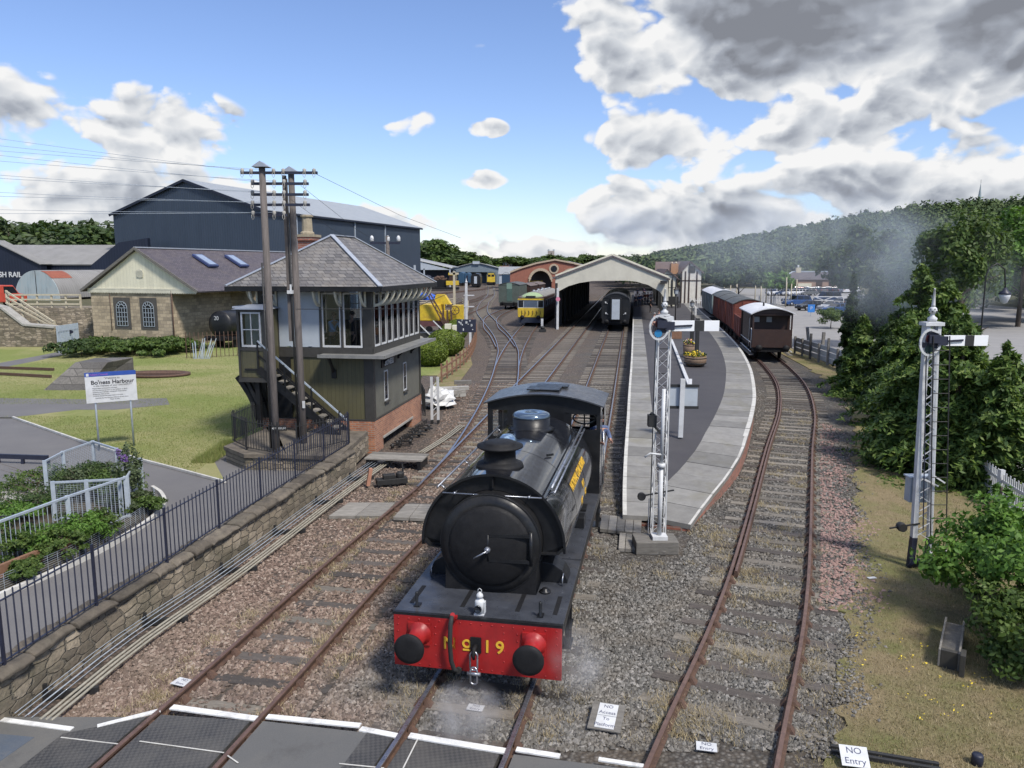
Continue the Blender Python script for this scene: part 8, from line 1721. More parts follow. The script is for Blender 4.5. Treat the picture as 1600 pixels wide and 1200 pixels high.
for i in range(12): t = thing('flag_pole', 'thin white pole behind the pale coach, %s from the left' % ORD[i], 'pole', (33.5+i*1.15+(i % 3)*.3, 122+(i % 4)*1.7, 0), 0, 'thin white poles behind the pale coach'); b = MB(); b.tube([(0, 0, 0), (0, 0, 3.6+(i*7 % 5)*.35)], .09, 5); b.build('pole', M['creamwood'], t)
t = thing('plank_fence', 'weathered pale plank fence with dark posts beside the brake van and car park', 'fence', (0, 0, 0)); F0, F1 = Vector((21.0, 56.5, 0)), Vector((20.2, 42.6, 0))
for k in range(3): b = MB(); b.bar(F0+Vector((0, 0, .35+k*.36)), F1+Vector((0, 0, .35+k*.36)), .05, .30); b.build('plank', M['greypanel'], t)
for k in range(9): p = F0.lerp(F1, k/8); b = MB(); b.box(p.x-.16, p.x-.04, p.y-.07, p.y+.07, 0, 1.3+(.5 if k in (2, 4) else 0)); b.build('post', M['timber'], t)
for i, (u, v) in enumerate(((1256, 535), (1277, 545))): p = G(u, v, 0); t = thing('fence_post', ['leaning dark wooden post behind the plank fence', 'upright dark wooden post behind the plank fence'][i], 'post', (p.x+.4, p.y, 0)); t.rotation_euler.y = R(-8 if i == 0 else 2); b = MB(); b.box(-.1, .1, -.1, .1, 0, 1.3); b.build('post', M['timber'], t)
p = G(1568, 620, 0); t = thing('fence_post', 'short dark post on the pavement right of the conifers', 'post', (17.0, 27.0, 0)); b = MB(); b.box(-.09, .09, -.09, .09, 0, 1.1); b.build('post', M['timber'], t)
picket('white picket fence at the right edge behind the big conifer', [(12.6, 17.4), (12.9, 19.2), (13.6, 22)], .95, .11, z0=0, w=.05)
Yc = 217.0; t = thing('stone_cottage', 'long low pink stone building with a hipped slate roof beyond the parked cars', 'building', (0, Yc, 0)); K = lambda u, v: (YP(u, v, Yc).x, YP(u, v, Yc).z); x0, x1 = K(1220, 440)[0], K(1349, 440)[0]; ze, zr = K(1220, 437)[1], K(1260, 425)[1]
b = MB(); b.box(x0, x1, 0, 9, 0, ze); b.build('wall', pm('pink_stone_wall', (.33, .22, .17), (.26, .17, .13), 3, .85), t); b = MB(); b.add([(x0-.4, -.4, ze), (x1+.4, -.4, ze), (x1+.4, 9.4, ze), (x0-.4, 9.4, ze), (K(1248, 425)[0], 4.5, zr), (K(1322, 425)[0], 4.5, zr)], [(0, 1, 5, 4), (1, 2, 5), (2, 3, 4, 5), (3, 0, 4)], False); b.build('roof', M['slatefar'], t)
b = MB(); b.bar((K(1248, 425)[0], 4.5, zr+.1), (K(1322, 425)[0], 4.5, zr+.1), .5, .3); b.bar((x0-.3, -.4, ze+.1), (K(1248, 425)[0], 4.5, zr+.1), .4, .2); b.bar((x1+.3, -.4, ze+.1), (K(1322, 425)[0], 4.5, zr+.1), .4, .2); b.build('ridge', M['galv'], t)
for u in (1256, 1313): b = MB(); p = K(u, 425); b.box(p[0]-.7, p[0]+.7, 4, 5, zr-.5, zr+1.2); c_ = b.build('chimney', M['tanb'] if 'tanb' in M else M['creamwood'], t); b = MB(); b.lathe([(.3, zr+1.2), (.25, zr+1.9)], (p[0], 4.5, 0), 'z', 8); b.build('chimney_pot', M['white'], c_)
for u in (1240, 1280, 1300, 1338): b = MB(); p = K(u, 440); b.box(p[0]-.9, p[0]+.9, -.06, 0, .8, ze-.5); b.build('window', M['brownpaint'], t)
b = MB(); b.box(K(1247, 440)[0], K(1268, 440)[0], -.2, 0, 0, ze-1); b.build('cream_door', M['cream'], t)
def car(label, x, y, rz, col, kind='hatch', name='parked_car'):
    k_ = 'car_'+col; c = {'darkblue': (.02, .045, .11), 'blue': (.03, .08, .22), 'black': (.015, .017, .02), 'silver': (.42, .43, .45), 'white': (.70, .71, .73), 'red': (.36, .03, .03), 'grey': (.12, .13, .14)}[col]
    if k_ not in M: M[k_] = pm(col+'_car_paint', c, tuple(v*.9 for v in c), 3, .25, .1, bmp=0, coat=.6)
    t = thing(name, label, 'car', (x, y, 0), rz, 'cars in the car park'); s = 1.0; hh, top = {'hatch': (1.46, [(-1.75, .98), (-1.35, 1.42), (.25, 1.46), (1.05, .98)]), 'van': (1.9, [(-2.2, 1.05), (-2.1, 1.88), (.9, 1.9), (1.5, 1.1)]), 'suv': (1.7, [(-2.05, 1.02), (-1.8, 1.66), (.5, 1.7), (1.2, 1.05)])}[kind]
    Lx = 2.15 if kind == 'hatch' else 2.4
    low = [(-Lx, .32), (Lx, .30), (Lx+.02, .62), (Lx-.15, .78), (top[3][0], top[3][1]), (top[0][0], top[0][1]), (-Lx, .92)]
    b = MB(); b.prism(low, -.86, .86, 'y'); bd = b.build('body', M[k_], t, bevel=.07)
    b = MB(); vs = []
    for yy in (-1, 1): vs += [(top[0][0], yy*.80, top[0][1]-.02), (top[1][0], yy*.64, top[1][1]-.03), (top[2][0], yy*.64, top[2][1]-.03), (top[3][0], yy*.80, top[3][1]-.02)]
    b.add(vs, [(0, 1, 2, 3), (4, 7, 6, 5), (0, 4, 5, 1), (2, 6, 7, 3), (1, 5, 6, 2)], False); b.build('windows', M['darkglass'], t)
    b = MB(); b.prism([(top[1][0]-.03, top[1][1]-.05), (top[2][0]+.03, top[2][1]-.05), (top[2][0], top[2][1]), (top[1][0], top[1][1])], -.67, .67, 'y'); b.build('roof', M[k_], t, bevel=.02)
    for xx in (top[1][0]+.05, (top[1][0]+top[2][0])/2, top[2][0]-.02): b = MB(); b.bar((xx, -.65, top[1][1]-.04), (xx+.05, -.81, top[0][1]), .06); b.bar((xx, .65, top[1][1]-.04), (xx+.05, .81, top[0][1]), .06); b.build('window_pillars', M[k_], t, fix=False)
    for xx in (-Lx*.62, Lx*.62):
        for yy in (-1, 1): b = MB(); b.lathe([(.32, yy*.70), (.33, yy*.72), (.33, yy*.87), (.28, yy*.875)], (xx, 0, .33), 'y', 18); w_ = b.build('wheel', M['rubber'], t); b = MB(); b.lathe([(.20, yy*.87), (.19, yy*.885), (.0001, yy*.88)], (xx, 0, .33), 'y', 12); b.build('rim', M['steel'], w_)
    for yy in (-.62, .62): b = MB(); b.cbox((Lx-.02, yy, .68), (.1, .3, .13)); b.build('headlight', M['greypanel'], t); b = MB(); b.cbox((-Lx, yy*1.1, .85), (.06, .18, .2)); b.build('tail_light', M['red'], t)
    return t
near = [('dark blue estate car first in the near row of the car park', 1246, 478, 190, 'blue', 'suv'), ('blue car partly hidden behind the first car of the near row', 1240, 473, 195, 'darkblue', 'hatch'), ('dark hatchback with a silver wheel beside the blue sign', 1266, 485, 200, 'black', 'hatch'), ('large dark blue people carrier rising above the near row', 1293, 472, 190, 'darkblue', 'van'), ('silver car right of the dark hatchback', 1300, 486, 200, 'silver', 'hatch'), ('white car behind the silver car', 1314, 480, 200, 'white', 'hatch'), ('blue car under the thin dark conifer', 1308, 490, 200, 'blue', 'hatch'), ('red car right of the thin dark conifer', 1346, 484, 15, 'red', 'hatch'), ('white car above the red car', 1352, 474, 20, 'white', 'hatch'), ('silver car beside the white car above the red car', 1368, 472, 20, 'silver', 'hatch'), ('black car in the gap left of the red car', 1330, 480, 20, 'black', 'hatch')]
first = {}
def putcar(lb, u, v, rz, col, kind):
    p = G(u, v, 0); k = (col, kind)
    if k not in first: first[k] = car(lb, p.x, p.y, R(rz), col, kind)
    else: dup(first[k], (p.x, p.y, 0), R(rz), lb)
for a in near: putcar(*a)
names = ['white', 'silver', 'grey', 'white', 'silver', 'red', 'darkblue', 'white', 'silver', 'grey', 'white', 'black', 'silver', 'white', 'grey', 'silver', 'white', 'darkblue', 'silver', 'white', 'white', 'grey']
pos = [(1205+i*8.6, 457+(i % 2)*1.0) for i in range(16)]+[(1212+i*10, 462) for i in range(6)]
rowtx = ['from the left end of the far row of the car park', 'from the left end of the second row of the car park']; cnt = {}
ordn = ['first', 'second', 'third', 'fourth', 'fifth', 'sixth', 'seventh']
for (u, v), c in zip(pos, names):
    row = 0 if v < 461 else 1; cnt[(row, c)] = cnt.get((row, c), 0)+1; putcar('%s %s car %s' % (ordn[cnt[(row, c)]-1], c.replace('dark', 'dark '), rowtx[row]), u, v, 90 if row == 0 else 195, c, 'hatch')
t = thing('parking_sign', 'small bright blue sign on a post beside the dark hatchback', 'sign', G(1267, 494, 0)); b = MB(); b.box(-.45, .45, -.03, .03, .5, 1.5); sg = b.build('panel', pm('bright_blue_sign', (.03, .20, .60), None, 3, .5, bmp=0), t); b = MB(); b.box(-.04, .04, .03, .08, 0, 1.4); b.build('post', M['galv'], t)
text_obj('lettering', 'P', .6, M['white'], sg, facing((0, -.035, 1.02), (1, 0, 0), (0, 0, 1)), .002)
Yl = 34.0; q = YP(1570, 460, Yl); t = thing('street_lamp', 'swan neck street lamp with a white globe and blue cap among the right hand trees', 'street lamp', (q.x-.9, Yl, 0)); b = MB(); h = q.z+1.0; b.tube([(0, 0, 0), (0, 0, h-.2), (.1, 0, h+.15), (.45, 0, h+.35), (.8, 0, h+.1), (.9, 0, q.z+.2)], .032, 8); b.build('post', M['iron'], t)
b = MB(); b.lathe([(.0001, q.z-.42), (.12, q.z-.36), (.22, q.z-.12), (.235, q.z+.02)], (.9, 0, 0), 'z', 18); b.build('globe', M['white'], t); b = MB(); b.lathe([(.25, q.z+.0), (.25, q.z+.06), (.12, q.z+.16), (.06, q.z+.3)], (.9, 0, 0), 'z', 18); b.build('lamp_cap', M['ironblue'], t)
p = G(1492, 1030, .0); t = thing('sleeper_box', 'open timber box of old sleepers half hidden by the right hand bush', 'timber box', (p.x-.02, p.y+.1, 0), -R(33)); t.scale = (.55, 1.25, .8)
for a in ((-.28, -.22, -.45, .65), (.22, .28, -.45, .65)): b = MB(); b.box(*a, 0, .42); b.build('side', M['timber'], t, bevel=.01)
b = MB(); b.box(-.22, .22, -.45, -.38, 0, .42); b.build('end', M['olivedark'], t, bevel=.01); b = MB(); b.box(-.22, .22, -.38, .62, .28, .32); b.build('lid', M['timber'], t); b = MB(); b.box(.28, .42, -.6, -.4, 0, .5); b.build('corner_post', M['olivedark'], t, bevel=.01)
Yk = 560; q = YP(1530, 315, Yk); t = thing('church_spire', 'slender pale church spire rising above the wooded hill', 'spire', (q.x, Yk, 0)); zt1 = YP(1530, 285, Yk).z; zb1 = YP(1530, 322, Yk).z; b = MB(); b.lathe([(3.2, zb1-14), (3.0, zb1), (1.7, zb1+.6), (.0001, zt1)], n=8, smooth=False); b.build('spire', pm('far_slate_spire', (.28, .34, .36), None, 2, .8), t); b = MB(); b.tube([(0, 0, zt1-.5), (0, 0, zt1+2)], .12, 4); b.build('finial', M['iron'], t)
# ================================================================ VEGETATION
def leafmesh(name, P, N, size, asp=1.0, droop=0.0, rng=None):
    rng = rng or RNG; n = len(P); size = np.broadcast_to(np.asarray(size, float), (n,))[:, None]
    d = N+rng.normal(0, .55, (n, 3)); d /= np.linalg.norm(d, axis=1)[:, None]
    a = rng.normal(0, 1, (n, 3)); a[:, 2] -= droop; a -= d*(a*d).sum(1)[:, None]; a /= np.linalg.norm(a, axis=1)[:, None]; c = np.cross(d, a)
    s = size*rng.uniform(.7, 1.3, (n, 1)); V = np.stack([P-a*s*asp, P-c*s*.55, P+a*s*asp, P+c*s*.55], 1).reshape(-1, 3)
    return V, np.arange(4*n).reshape(-1, 4)
def crownpts(n, K, rad, c=(0, 0, 0), rng=None, spread=.28, shell=.75, low=-.55):
    rng = rng or RNG; d = rng.normal(0, 1, (K, 3)); d /= np.linalg.norm(d, axis=1)[:, None]; d[:, 2] = np.where(d[:, 2] < low, -d[:, 2]*.5, d[:, 2])
    rr = rng.uniform(shell*.6, 1.0, (K, 1)); cc = d*rr; k = rng.integers(0, K, n); off = rng.normal(0, 1, (n, 3)); off /= np.linalg.norm(off, axis=1)[:, None]; off *= rng.random((n, 1))**.4*spread
    p = cc[k]+off*rng.uniform(.6, 1.3, (K, 1))[k]; nn = off+d[k]*.5*spread; nn[:, 2] += .15; nn /= np.linalg.norm(nn, axis=1)[:, None]
    return p*np.array(rad)+np.array(c), nn
LV = {'mid': leafm('green_leaves', (.075, .125, .028), (.035, .065, .014), (.13, .18, .045)), 'dark': leafm('dark_green_leaves', (.055, .092, .028), (.026, .048, .016), (.095, .135, .04)),
      'con': leafm('conifer_fronds', (.095, .16, .032), (.036, .072, .018), (.19, .25, .06)), 'bright': leafm('fresh_green_leaves', (.10, .20, .03), (.05, .11, .018), (.17, .28, .06)), 'hedge': leafm('clipped_hedge_leaves', (.13, .18, .025), (.06, .09, .015), (.20, .25, .04)), 'grey': leafm('grey_green_leaves', (.085, .115, .055), (.045, .065, .03), (.13, .16, .08))}
BARK = pm('tree_bark', (.11, .085, .06), (.06, .045, .035), 4, .9, bmp=.6, bscale=20)
def trunk(t, h, r, br=5, rad=1.5, seed=1, z0=0):
    b = MB(); rr = random.Random(seed); b.tube([(0, 0, z0-.2), (rr.uniform(-.1, .1), rr.uniform(-.1, .1), h*.5), (0, 0, h)], [r, r*.7, r*.25], 8)
    for k in range(br): a = rr.random()*2*PI; z = h*rr.uniform(.35, .85); l = rad*rr.uniform(.5, .9); b.tube([(0, 0, z), (l*.5*math.cos(a), l*.5*math.sin(a), z+l*.35), (l*math.cos(a), l*math.sin(a), z+l*.6)], [r*.4, r*.22, r*.08], 5)
    b.build('trunk', BARK, t, fix=False)
def broad(label, loc, h, rad, kind='mid', n=9000, K=60, leaf=.09, cat='tree', name='tree', seed=1, group=None, lowc=.35):
    t = thing(name, label, cat, loc, 0, group); rng = np.random.default_rng(seed); trunk(t, h*.8, max(.03, h*.022), 6, rad*.8, seed)
    P, N = crownpts(n, K, (rad, rad, h*(1-lowc)/2), (0, 0, h*(1+lowc)/2), rng); V, F = leafmesh('l', P, N, leaf, 1.1, .2, rng); V[:, 2] = np.maximum(V[:, 2], .02); numpy_mesh('crown', V, F, LV[kind], t); return t
def conifer(label, loc, h, rad, n=14000, kind='con', leaf=.085, seed=1, fr=150, power=.8, name='conifer', group=None):
    t = thing(name, label, 'conifer', loc, 0, group); rng = np.random.default_rng(seed); trunk(t, h*.97, .11, 0, 1, seed)
    K = fr; big = rng.random(K) < .16; zk = rng.random(K)**1.15; az = rng.random(K)*2*PI; rk = rad*(1-zk)**power*np.where(big, rng.uniform(1.15, 1.5, K), rng.uniform(.6, 1.05, K))+.05; m = rng.integers(0, K, n); s = rng.random(n)**.55
    dx, dy = np.cos(az), np.sin(az); wob = rng.normal(0, .13, n)*(rk[m]*.8+.2); tip = s*rk[m]
    x = dx[m]*tip-dy[m]*wob; y = dy[m]*tip+dx[m]*wob; z = zk[m]*h*.95+.1+s*.28*rk[m]*.6-(s**2)*.42*rk[m]+rng.normal(0, .05, n)-np.abs(wob)*.35
    P = np.stack([x, y, np.clip(z, .03, h)], 1); N = np.stack([dx[m]*.5, dy[m]*.5, np.full(n, .9)], 1); V, F = leafmesh('l', P, N, leaf, 1.5, .9, rng); numpy_mesh('crown', V, F, LV[kind], t); return t
cons = [(12.9, 24.3, 4.2, 1.7, 'leftmost front conifer of the big dark mass behind the right hand signal'), (13.5, 22.8, 4.8, 1.85, 'big conifer directly behind the right hand signal'), (13.9, 21.4, 4.3, 1.5, 'rightmost front conifer with drooping branches beside the white picket fence'), (14.4, 26.4, 5.0, 1.9, 'second row conifer behind the gap left of the right hand signal'), (15.0, 25.4, 4.9, 1.8, 'second row conifer on the right by the pavement'),
        (15.6, 30.2, 4.3, 1.8, 'dark conifer at the left end of the mass near the grass bank'), (17.2, 30.5, 6.0, 2.1, 'tall conifer rising behind the lamp of the right hand signal'), (17.4, 34.8, 4.0, 1.6, 'low spreading conifer beside the plank fence'), (19.3, 36.5, 6.6, 2.0, 'tall loose conifer in the third row of the right hand trees'), (18.3, 41.5, 6.1, .75, 'thin dark conifer standing in front of the parked cars')]
cons += [(17.4, 38, 4.0, 1.5, 'lowest conifer at the left end of the mass by the plank fence'), (22.0, 43, 4.6, 1.6, 'dark conifer right of the thin conifer near the parked cars'), (25.2, 44.5, 6.6, 2.0, 'taller conifer behind the dark one right of the thin conifer'), (19.6, 39, 4.2, 1.7, 'low dark conifer filling the gap below the thin conifer')]
for i, (x, y, h, r_, lb) in enumerate(cons): conifer(lb, (x, y, 0), h, r_, 17000 if i < 5 else 11000, 'dark' if i in (7, 9) else 'con', .075 if i < 5 else .095, 20+i, 190 if i < 5 else 130, .62 if i != 9 else .9)
broad('tall feathery tree with a bare pale trunk above the conifers', (21.8, 37.5, 0), 9.4, 2.3, 'mid', 11000, 46, .11, seed=5, lowc=.45); broad('loose grey green tree left of the feathery tree', (25.5, 50, 0), 8.6, 2.9, 'grey', 11000, 44, .12, seed=6, lowc=.12)
broad('bright green leafy tree at the right edge beyond the pavement', (54, 82, 0), 12, 5.5, 'bright', 9000, 40, .26, seed=7, lowc=.1); broad('dark leafy tree right of the street lamp', (46, 80, 0), 10, 5, 'mid', 8000, 36, .24, seed=8, lowc=.1); broad('wide dark green tree behind the street lamp', (28, 60, 0), 9.5, 4.6, 'dark', 9000, 40, .2, seed=9)
broad('low grey green shrub between the car park and the thin conifer', (33.2, 80, 0), 2.4, 1.9, 'mid', 4000, 24, .09, 'shrub', 'shrub', 10, lowc=.1); broad('small clipped round bush on the pavement at the right edge', (26.5, 40.5, 0), 1.2, .9, 'hedge', 2500, 20, .06, 'shrub', 'shrub', 11, lowc=.05)
broad('dark tree behind the pale coach beside the station building', (34, 116, 0), 7.6, 4.2, 'dark', 6000, 34, .3, seed=12); broad('low light green tree behind the thin white poles', (43, 128, 0), 5.6, 3.2, 'bright', 4000, 26, .3, seed=13)
for i, (x, y, h, r_, lb) in enumerate(((25.4, 47.5, 7.8, 2.7, 'loose mid green tree between the car park and the tall conifers'), (24.6, 52.5, 4.6, 1.8, 'lower mid green tree beside the parked cars'))): broad(lb, (x, y, 0), h, r_, 'mid', 11000, 48, .11, seed=60+i, lowc=.1)
t = broad('tall leafy bush at the right edge with a fresh upright shoot', (9.2, 13.1, 0), 2.2, 1.5, 'bright', 14000, 60, .055, 'bush', 'bush', 14, lowc=.05); broad('darker leafy bush in the bottom right corner beside the timber box', (8.55, 11.4, 0), 1.45, 1.2, 'mid', 12000, 60, .05, 'bush', 'bush', 15, lowc=.0)
conifer('slender ash sapling shoot rising from the right hand bush', (9.35, 14.2, 0), 2.3, .55, 1800, 'bright', .05, 31, 26, .5, 'sapling')
for i, (u, v, s, h, lb) in enumerate(((697, 556, 1.35, 1.9, 'largest clipped golden hedge ball on the garden lawn'), (672, 572, 1.2, 1.7, 'clipped hedge ball partly hidden by the signal box corner'), (709, 532, 1.2, 1.5, 'clipped golden hedge behind the largest ball'), (716, 522, 1.0, 1.4, 'farthest clipped golden hedge by the notice board'))):
    p = G(u, v, 0); t = thing('clipped_hedge', lb, 'hedge', (p.x, p.y, 0)); rng = np.random.default_rng(40+i); n = 7000; d = rng.normal(0, 1, (n, 3)); d /= np.linalg.norm(d, axis=1)[:, None]; e = np.abs(d)**2.2; k_ = (e.sum(1))**(-1/2.6); P = d*k_[:, None]*np.array([s, s, h/2])*rng.uniform(.9, 1.0, (n, 1))+np.array([0, 0, h/2+.02]); V, F = leafmesh('l', P, d, .075, 1, 0, rng); numpy_mesh('foliage', V, F, LV['hedge'], t)
rr = random.Random(6)
for i in range(9):
    u = 128+i*20; p = G(u, 556-(i % 3)*4, .4); broad(['bramble clump by the grey gate', 'second bramble clump from the gate', 'bramble clump under the left arched window', 'bramble clump between the arched windows', 'bramble clump under the right arched window', 'tall bramble clump right of the arched windows', 'bramble clump below the rusty downpipe', 'bramble clump by the dark recess', 'bramble clump beside the spear railings'][i], (p.x, p.y, .35), rr.uniform(.9, 1.5), rr.uniform(1.3, 1.9), 'mid' if i % 4 else 'dark', 2600, 26, .11, 'bramble', 'bramble_bush', 50+i, 'bramble bushes in front of the stone building', 0)
bed = [(20, 878, .55, 'mid', .7), (60, 866, .6, 'bright', .7), (100, 868, .55, 'mid', .6), (135, 850, .6, 'bright', .75), (40, 900, .35, 'mid', .4), (150, 838, .5, 'mid', .6), (108, 842, .5, 'grey', .6), (150, 775, .95, 'dark', 1.0), (125, 782, .8, 'grey', .9), (178, 780, .8, 'mid', .9), (228, 800, .5, 'mid', .5), (60, 775, 1.2, 'mid', .8), (30, 812, .8, 'bright', .5), (60, 790, 1.3, 'dark', .6), (200, 800, .6, 'grey', .6)]
pl_ = ['at the lower left corner of the bed', 'behind the thick handrail at far left', 'spilling over the kerb below the handrail', 'with light leaves left of the handrail end post', 'in the lowest corner against the timber edge', 'against the handrail end post', 'behind the handrail middle post', 'in the middle of the mesh enclosure', 'left of centre inside the mesh enclosure', 'with small blossoms inside the mesh enclosure', 'outside the mesh corner by the kerb bend', 'tall and dark at the left mesh post', 'bright and low beside the concrete slab', 'behind the concrete slab', 'below the purple flowers']
for i, (u, v, r_, kd, h) in enumerate(bed): p = G(u, v, .45); broad('garden shrub '+pl_[i], (p.x, p.y, .42), h, r_, kd, 3600, 34, .032, 'shrub', 'garden_shrub', 70+i, 'shrubs of the planted bed', 0)
p = G(203, 795, .45); t = broad('purple flowered buddleia rising at the mesh corner of the bed', (p.x, p.y, .42), 1.75, .42, 'grey', 1500, 22, .04, 'shrub', 'buddleia', 90, lowc=.1); P, N = crownpts(700, 5, (.38, .38, .5), (0, 0, 1.25), np.random.default_rng(2), .2); V, F = leafmesh('l', P, N, .022); numpy_mesh('blossoms', V, F, pm('purple_petals', (.22, .12, .36), (.14, .07, .22), 9, .7, bmp=0), t)
protos = {}
def far(label, x, y, h, r_, kind, grp, sd, sc_=None):
    k = (kind, sd % 3)
    if k not in protos: protos[k] = broad(label, (x, y, 0), 12, 4.6, kind, 3000, 34, .42, seed=100+sd, group=grp); protos[k].scale = (r_/4.6, r_/4.6, h/12)
    else: dup(protos[k], (x, y, 0), rr.random()*6, label, grp, (r_/4.6, r_/4.6, h/12))
for i in range(17):
    u = -40+i*15; Y = 150+(i*37 % 30); h = YP(u, 338+(i*7 % 5)*5+(6 if i > 8 else 0), Y).z; far('dark skyline tree behind the low navy shed, %s from the left' % ORD[i], (u-800)/1200*Y*1.01, Y, h, 8.2, 'dark' if i % 3 else 'grey', 'trees behind the low navy shed', i)
for i, (u, v, r_) in enumerate(((664, 373, 6), (683, 372, 6.5), (692, 382, 5), (705, 391, 6), (718, 390, 7), (730, 396, 6))): far(['tall tree just right of the big navy shed', 'tallest round tree right of the big navy shed', 'tree on the slope of the tallest round tree', 'fourth tree right of the big navy shed', 'fifth tree right of the big navy shed', 'tree left of the radio mast'][i], (u-800)/1200*300, 300, YP(u, v, 300).z, r_*1.5, 'mid' if i % 2 else 'dark', 'trees right of the big navy shed', i)
for i in range(22):
    u = 738+i*15; far('distant skyline tree beyond the engine sheds, %s from the left' % ORD[i], (u-800)/1200*380, 372+(i*13 % 40), YP(u, 399+(i*5 % 4)*2-(3 if 880 < u < 960 else 0), 380).z, 8.5+(i % 3)*1.5, 'dark' if i % 2 else 'mid', 'distant trees beyond the engine sheds', i)
def woods(name, XY, hr, rr_, nleaf, mat, ls, seed, zf=hill):
    rng = np.random.default_rng(seed); Vs, Fs, o = [], [], 0
    for (x, y) in XY:
        D = math.hypot(x, y); n = int(nleaf*min(1.0, 230/D)+40); h = rng.uniform(*hr); r_ = rng.uniform(*rr_); z = float(zf(np.array(x), np.array(y)))
        P, N = crownpts(n, 12, (r_, r_, h*.42), (x, y, z+h*.58), rng, .42); V, F = leafmesh('l', P, N, max(ls, D/1200*2.3*(1 if D < 600 else 1.3)), 1.0, .1, rng); Vs.append(V); Fs.append(F+o); o += len(V)
    return numpy_mesh(name, np.concatenate(Vs), np.concatenate(Fs), mat, kind='stuff')
def woodmat(name, c1, c2, c3):
    m, nt, bs = newmat(name); g = nt.nodes.new('ShaderNodeNewGeometry'); v = coord(nt)
    col = ramp(nt, noise(nt, v, .11, 3, .6), [(.32, c2), (.5, c1), (.68, c3)]); col = mix(nt, mth(nt, 'MULTIPLY', g.outputs['Random Per Island'], .6), col, c2)
    L(nt, col, bs.inputs['Base Color']); bs.inputs['Roughness'].default_value = .7; bs.inputs['Specular IOR Level'].default_value = .15; return m
WM = woodmat('wooded_hill_leaves', (.085, .12, .045), (.040, .065, .027), (.14, .175, .065)); rng = np.random.default_rng(77); XY = []
for _ in range(5200):
    y = 150*(1600/150)**rng.random(); x = rng.uniform(72, 330+.12*y)
    if (60 < x < 112 and y < 236) or (x/y < .50 and y < 240): continue
    if x/y > .80 or x/y < .18: continue
    if rng.random() < (.9 if y < 500 else .7): XY.append((x, y))
XY = XY[:3300]; woods('hill_woodland', XY, (8, 13), (4.2, 6.8), 420, WM, .5, 5)
XY = [(rng.uniform(52, 118), rng.uniform(232, 262)) for _ in range(60)]+[(rng.uniform(46, 78), rng.uniform(150, 215)) for _ in range(0)]+[(rng.uniform(66, 125), rng.uniform(106, 132)) for _ in range(60)]+[(rng.uniform(48, 74), rng.uniform(84, 98)) for _ in range(16)]
woods('roadside_woodland', XY, (7, 11), (3.2, 5.2), 900, WM, .32, 6)
XY = [(rng.uniform(-100, 260), rng.uniform(430, 900)) for _ in range(420)]+[(rng.uniform(34, 50), rng.uniform(170, 330)) for _ in range(60)]
woods('distant_woodland', XY, (7, 11), (5, 8), 500, WM, .7, 7, lambda x, y: np.array(0.0))
def blades(name, P, h0, h1, w, mat, z0, rng, lean=.5, tufts=0.0):
    n = len(P); a = rng.random(n)*2*PI; h = rng.uniform(h0, h1, n); l = rng.uniform(0, lean, n)*h; b_ = rng.random(n)*2*PI
    A = np.stack([P[:, 0]-np.cos(a)*w, P[:, 1]-np.sin(a)*w, np.full(n, z0)], 1); B = np.stack([P[:, 0]+np.cos(a)*w, P[:, 1]+np.sin(a)*w, np.full(n, z0)], 1); T_ = np.stack([P[:, 0]+np.cos(b_)*l, P[:, 1]+np.sin(b_)*l, z0+h], 1)
    return numpy_mesh(name, np.stack([A, B, T_], 1).reshape(-1, 3), np.arange(3*n).reshape(-1, 3), mat, kind='stuff')
ST = leafm('dry_straw', (.44, .37, .23), (.28, .22, .13), (.55, .47, .31), .15); GB = leafm('grass_blades', (.20, .235, .07), (.13, .165, .045), (.32, .29, .13), .15); DB = leafm('dry_bank_blades', (.32, .26, .155), (.21, .175, .09), (.42, .35, .22), .15)
rng = np.random.default_rng(9); P = scatter(330000, 3.5, 24, 8.8, 52, 2.0); lat, al, k = polydist(P[:, :], spline(TD, 1.0)); P = P[(lat > np.interp(P[:, 1], [9, 11, 13.5, 15], [.9, 1.1, 1.45, 1.65])+rng.random(len(P))**2*1.5) & (P[:, 0] < np.interp(P[:, 1], [8, 14, 19, 22, 30, 52], [11, 12.5, 13.4, 17, 20, 21]))]
blades('dry_grass_blades', P, .015, .06, .006, DB, .03, rng, .9)
cs = []; S = [(TA, 1000), (TC, 380), (TD, 800), (TB, 120)]; Q = []
for pts, n in S:
    q = scatter(n*6, -8, 14, 9.6, 34, 2.0); lat, al, k = polydist(q, spline(pts, .7)); w = np.abs(np.abs(lat)-.95) < .45 if pts is not TD else np.abs(lat) < 1.1; Q.append(q[w][:n])
q = scatter(260, .9, 4.2, 9.6, 22, 1.6); Q.append(q[(np.sin(q[:, 0]*2.1+q[:, 1])+np.sin(q[:, 1]*1.3)) > .1]); q = np.stack([rng.normal(5.2, .35, 130), rng.normal(16.6, .9, 130)], 1); Q.append(q)
Q = np.concatenate(Q); clump = np.sin(Q[:, 0]*3.1)+np.sin(Q[:, 1]*1.9+Q[:, 0])+rng.normal(0, .6, len(Q)); Q = Q[(clump > .1) & (Q[:, 0] > np.interp(Q[:, 1], [9, 13, 18, 23, 24.5], [-6.4, -6, -5.4, -4.6, -4.4]))]
P = np.repeat(Q, 46, 0)+rng.normal(0, .085, (len(Q)*46, 2)); blades('straw_tufts', P, .03, .13, .0055, ST, .0, rng, 1.3)
P = scatter(200000, -30, -8.6, 20.5, 60, 2.2); ln = [(p.x, p.y) for p in lawn_edge][::-1]; le = np.interp(P[:, 0], [p[0] for p in ln], [p[1] for p in ln]); P = P[(P[:, 1] > le+.06) & (P[:, 0] < -9.35)]
for a in (G(180, 640, lz), G(60, 632, lz)): pass
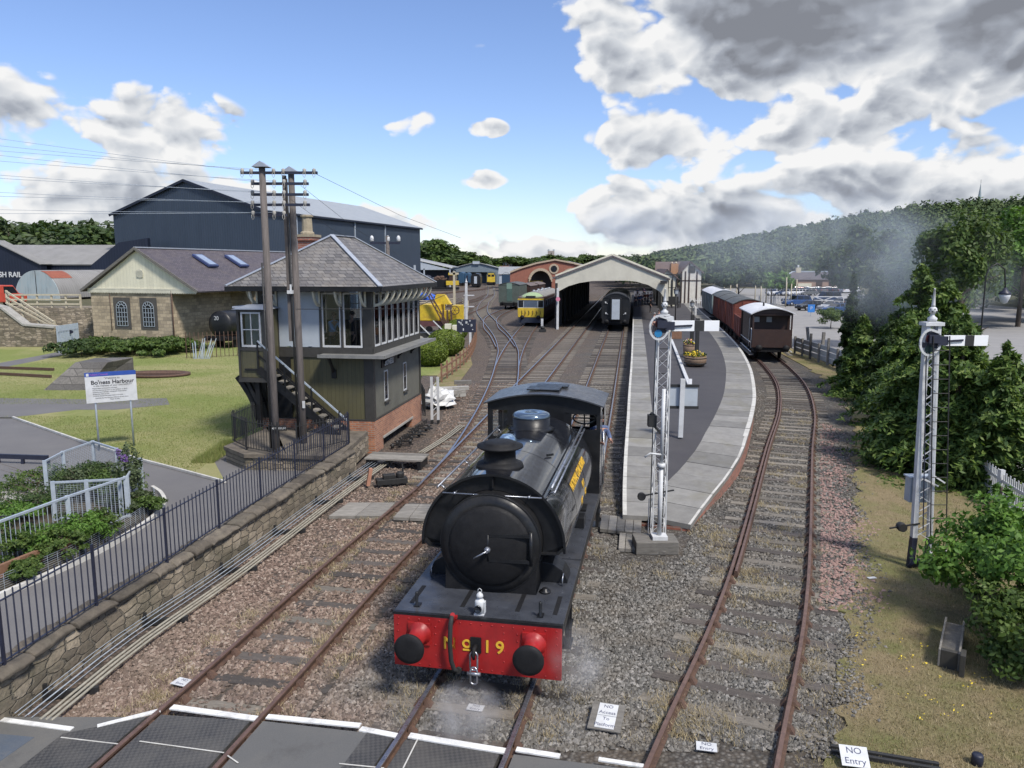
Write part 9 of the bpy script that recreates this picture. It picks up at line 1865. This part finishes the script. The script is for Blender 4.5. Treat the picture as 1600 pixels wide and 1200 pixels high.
pj = (P[:, 1] > 30.5) & (P[:, 1] < 33.2) & (P[:, 0] < -16.2); P = P[~pj]; blades('lawn_grass_blades', P, .02, .055, .008, GB, lz, rng, .9)
P = np.stack([rng.uniform(-9.9, -8.4, 9000), rng.uniform(23.0, 25.8, 9000)], 1); P = P[P[:, 0] < -9.2]; blades('plinth_grass', P, .05, .22, .008, GB, lz, rng, .6)
Q = np.stack([rng.uniform(5.5, 8.6, 26), rng.uniform(9.4, 12.6, 26)], 1); P = np.repeat(Q, 5, 0)+rng.normal(0, .05, (130, 2)); P3 = np.stack([P[:, 0], P[:, 1], np.full(130, .08)], 1); V, F = leafmesh('l', P3, np.tile([0, 0, 1.0], (130, 1)), .018); numpy_mesh('yellow_wildflowers', V, F, M['flower_yellow'], kind='stuff')
# ================================================================ SMOKE AND STEAM
def smoke(name, c, s, dens_, nscale, col=(.62, .72, .85), thr=.5, rot=0.0, seed=0.0, fall=1.0):
    b = MB(); b.sphere((0, 0, 0), 1, 24, 14); m = bpy.data.materials.new(name); m.use_nodes = True; nt = m.node_tree; nt.nodes.clear()
    o_ = nt.nodes.new('ShaderNodeOutputMaterial'); pv = nt.nodes.new('ShaderNodeVolumePrincipled'); pv.inputs['Color'].default_value = (*col, 1); pv.inputs['Anisotropy'].default_value = .2
    v = coord(nt); vm = nt.nodes.new('ShaderNodeVectorMath'); vm.operation = 'LENGTH'; L(nt, v, vm.inputs[0]); edge = mrange(nt, vm.outputs['Value'], .25, .98, 1.0, 0.0)
    w = mapping(nt, v, s, loc=(seed, seed*2, 0)); nz = noise(nt, w, nscale, 3, .55, .4); d = mth(nt, 'MULTIPLY', mrange(nt, nz, thr-.06, thr+.22, 0, 1.0), mth(nt, 'POWER', edge, fall)); L(nt, mth(nt, 'MULTIPLY', d, dens_), pv.inputs['Density']); L(nt, pv.outputs[0], o_.inputs['Volume'])
    ob = b.build(name, m, kind='stuff'); ob.location = c; ob.scale = s; ob.rotation_euler.z = rot; return ob
smoke('smoke', (20.5, 60, 8.4), (14, 10, 4.6), .085, .2, (.78, .86, .95), thr=.45)
smoke('smoke', (20.5, 40, 6.0), (6, 6, 3.6), .16, .35, (.78, .86, .95), thr=.46, seed=4)
smoke('smoke', (11.5, 82, 10.5), (6, 7, 2.8), .13, .25, (.78, .86, .95), thr=.44, seed=9)
smoke('steam', (-.62, 9.6, .42), (.6, .5, .5), 3.6, 2.4, (.86, .86, .86), .42, seed=2, fall=1.3); smoke('steam', (.95, 10.25, .85), (.5, .45, .6), 2.2, 2.4, (.86, .86, .86), .42, seed=7, fall=1.2)
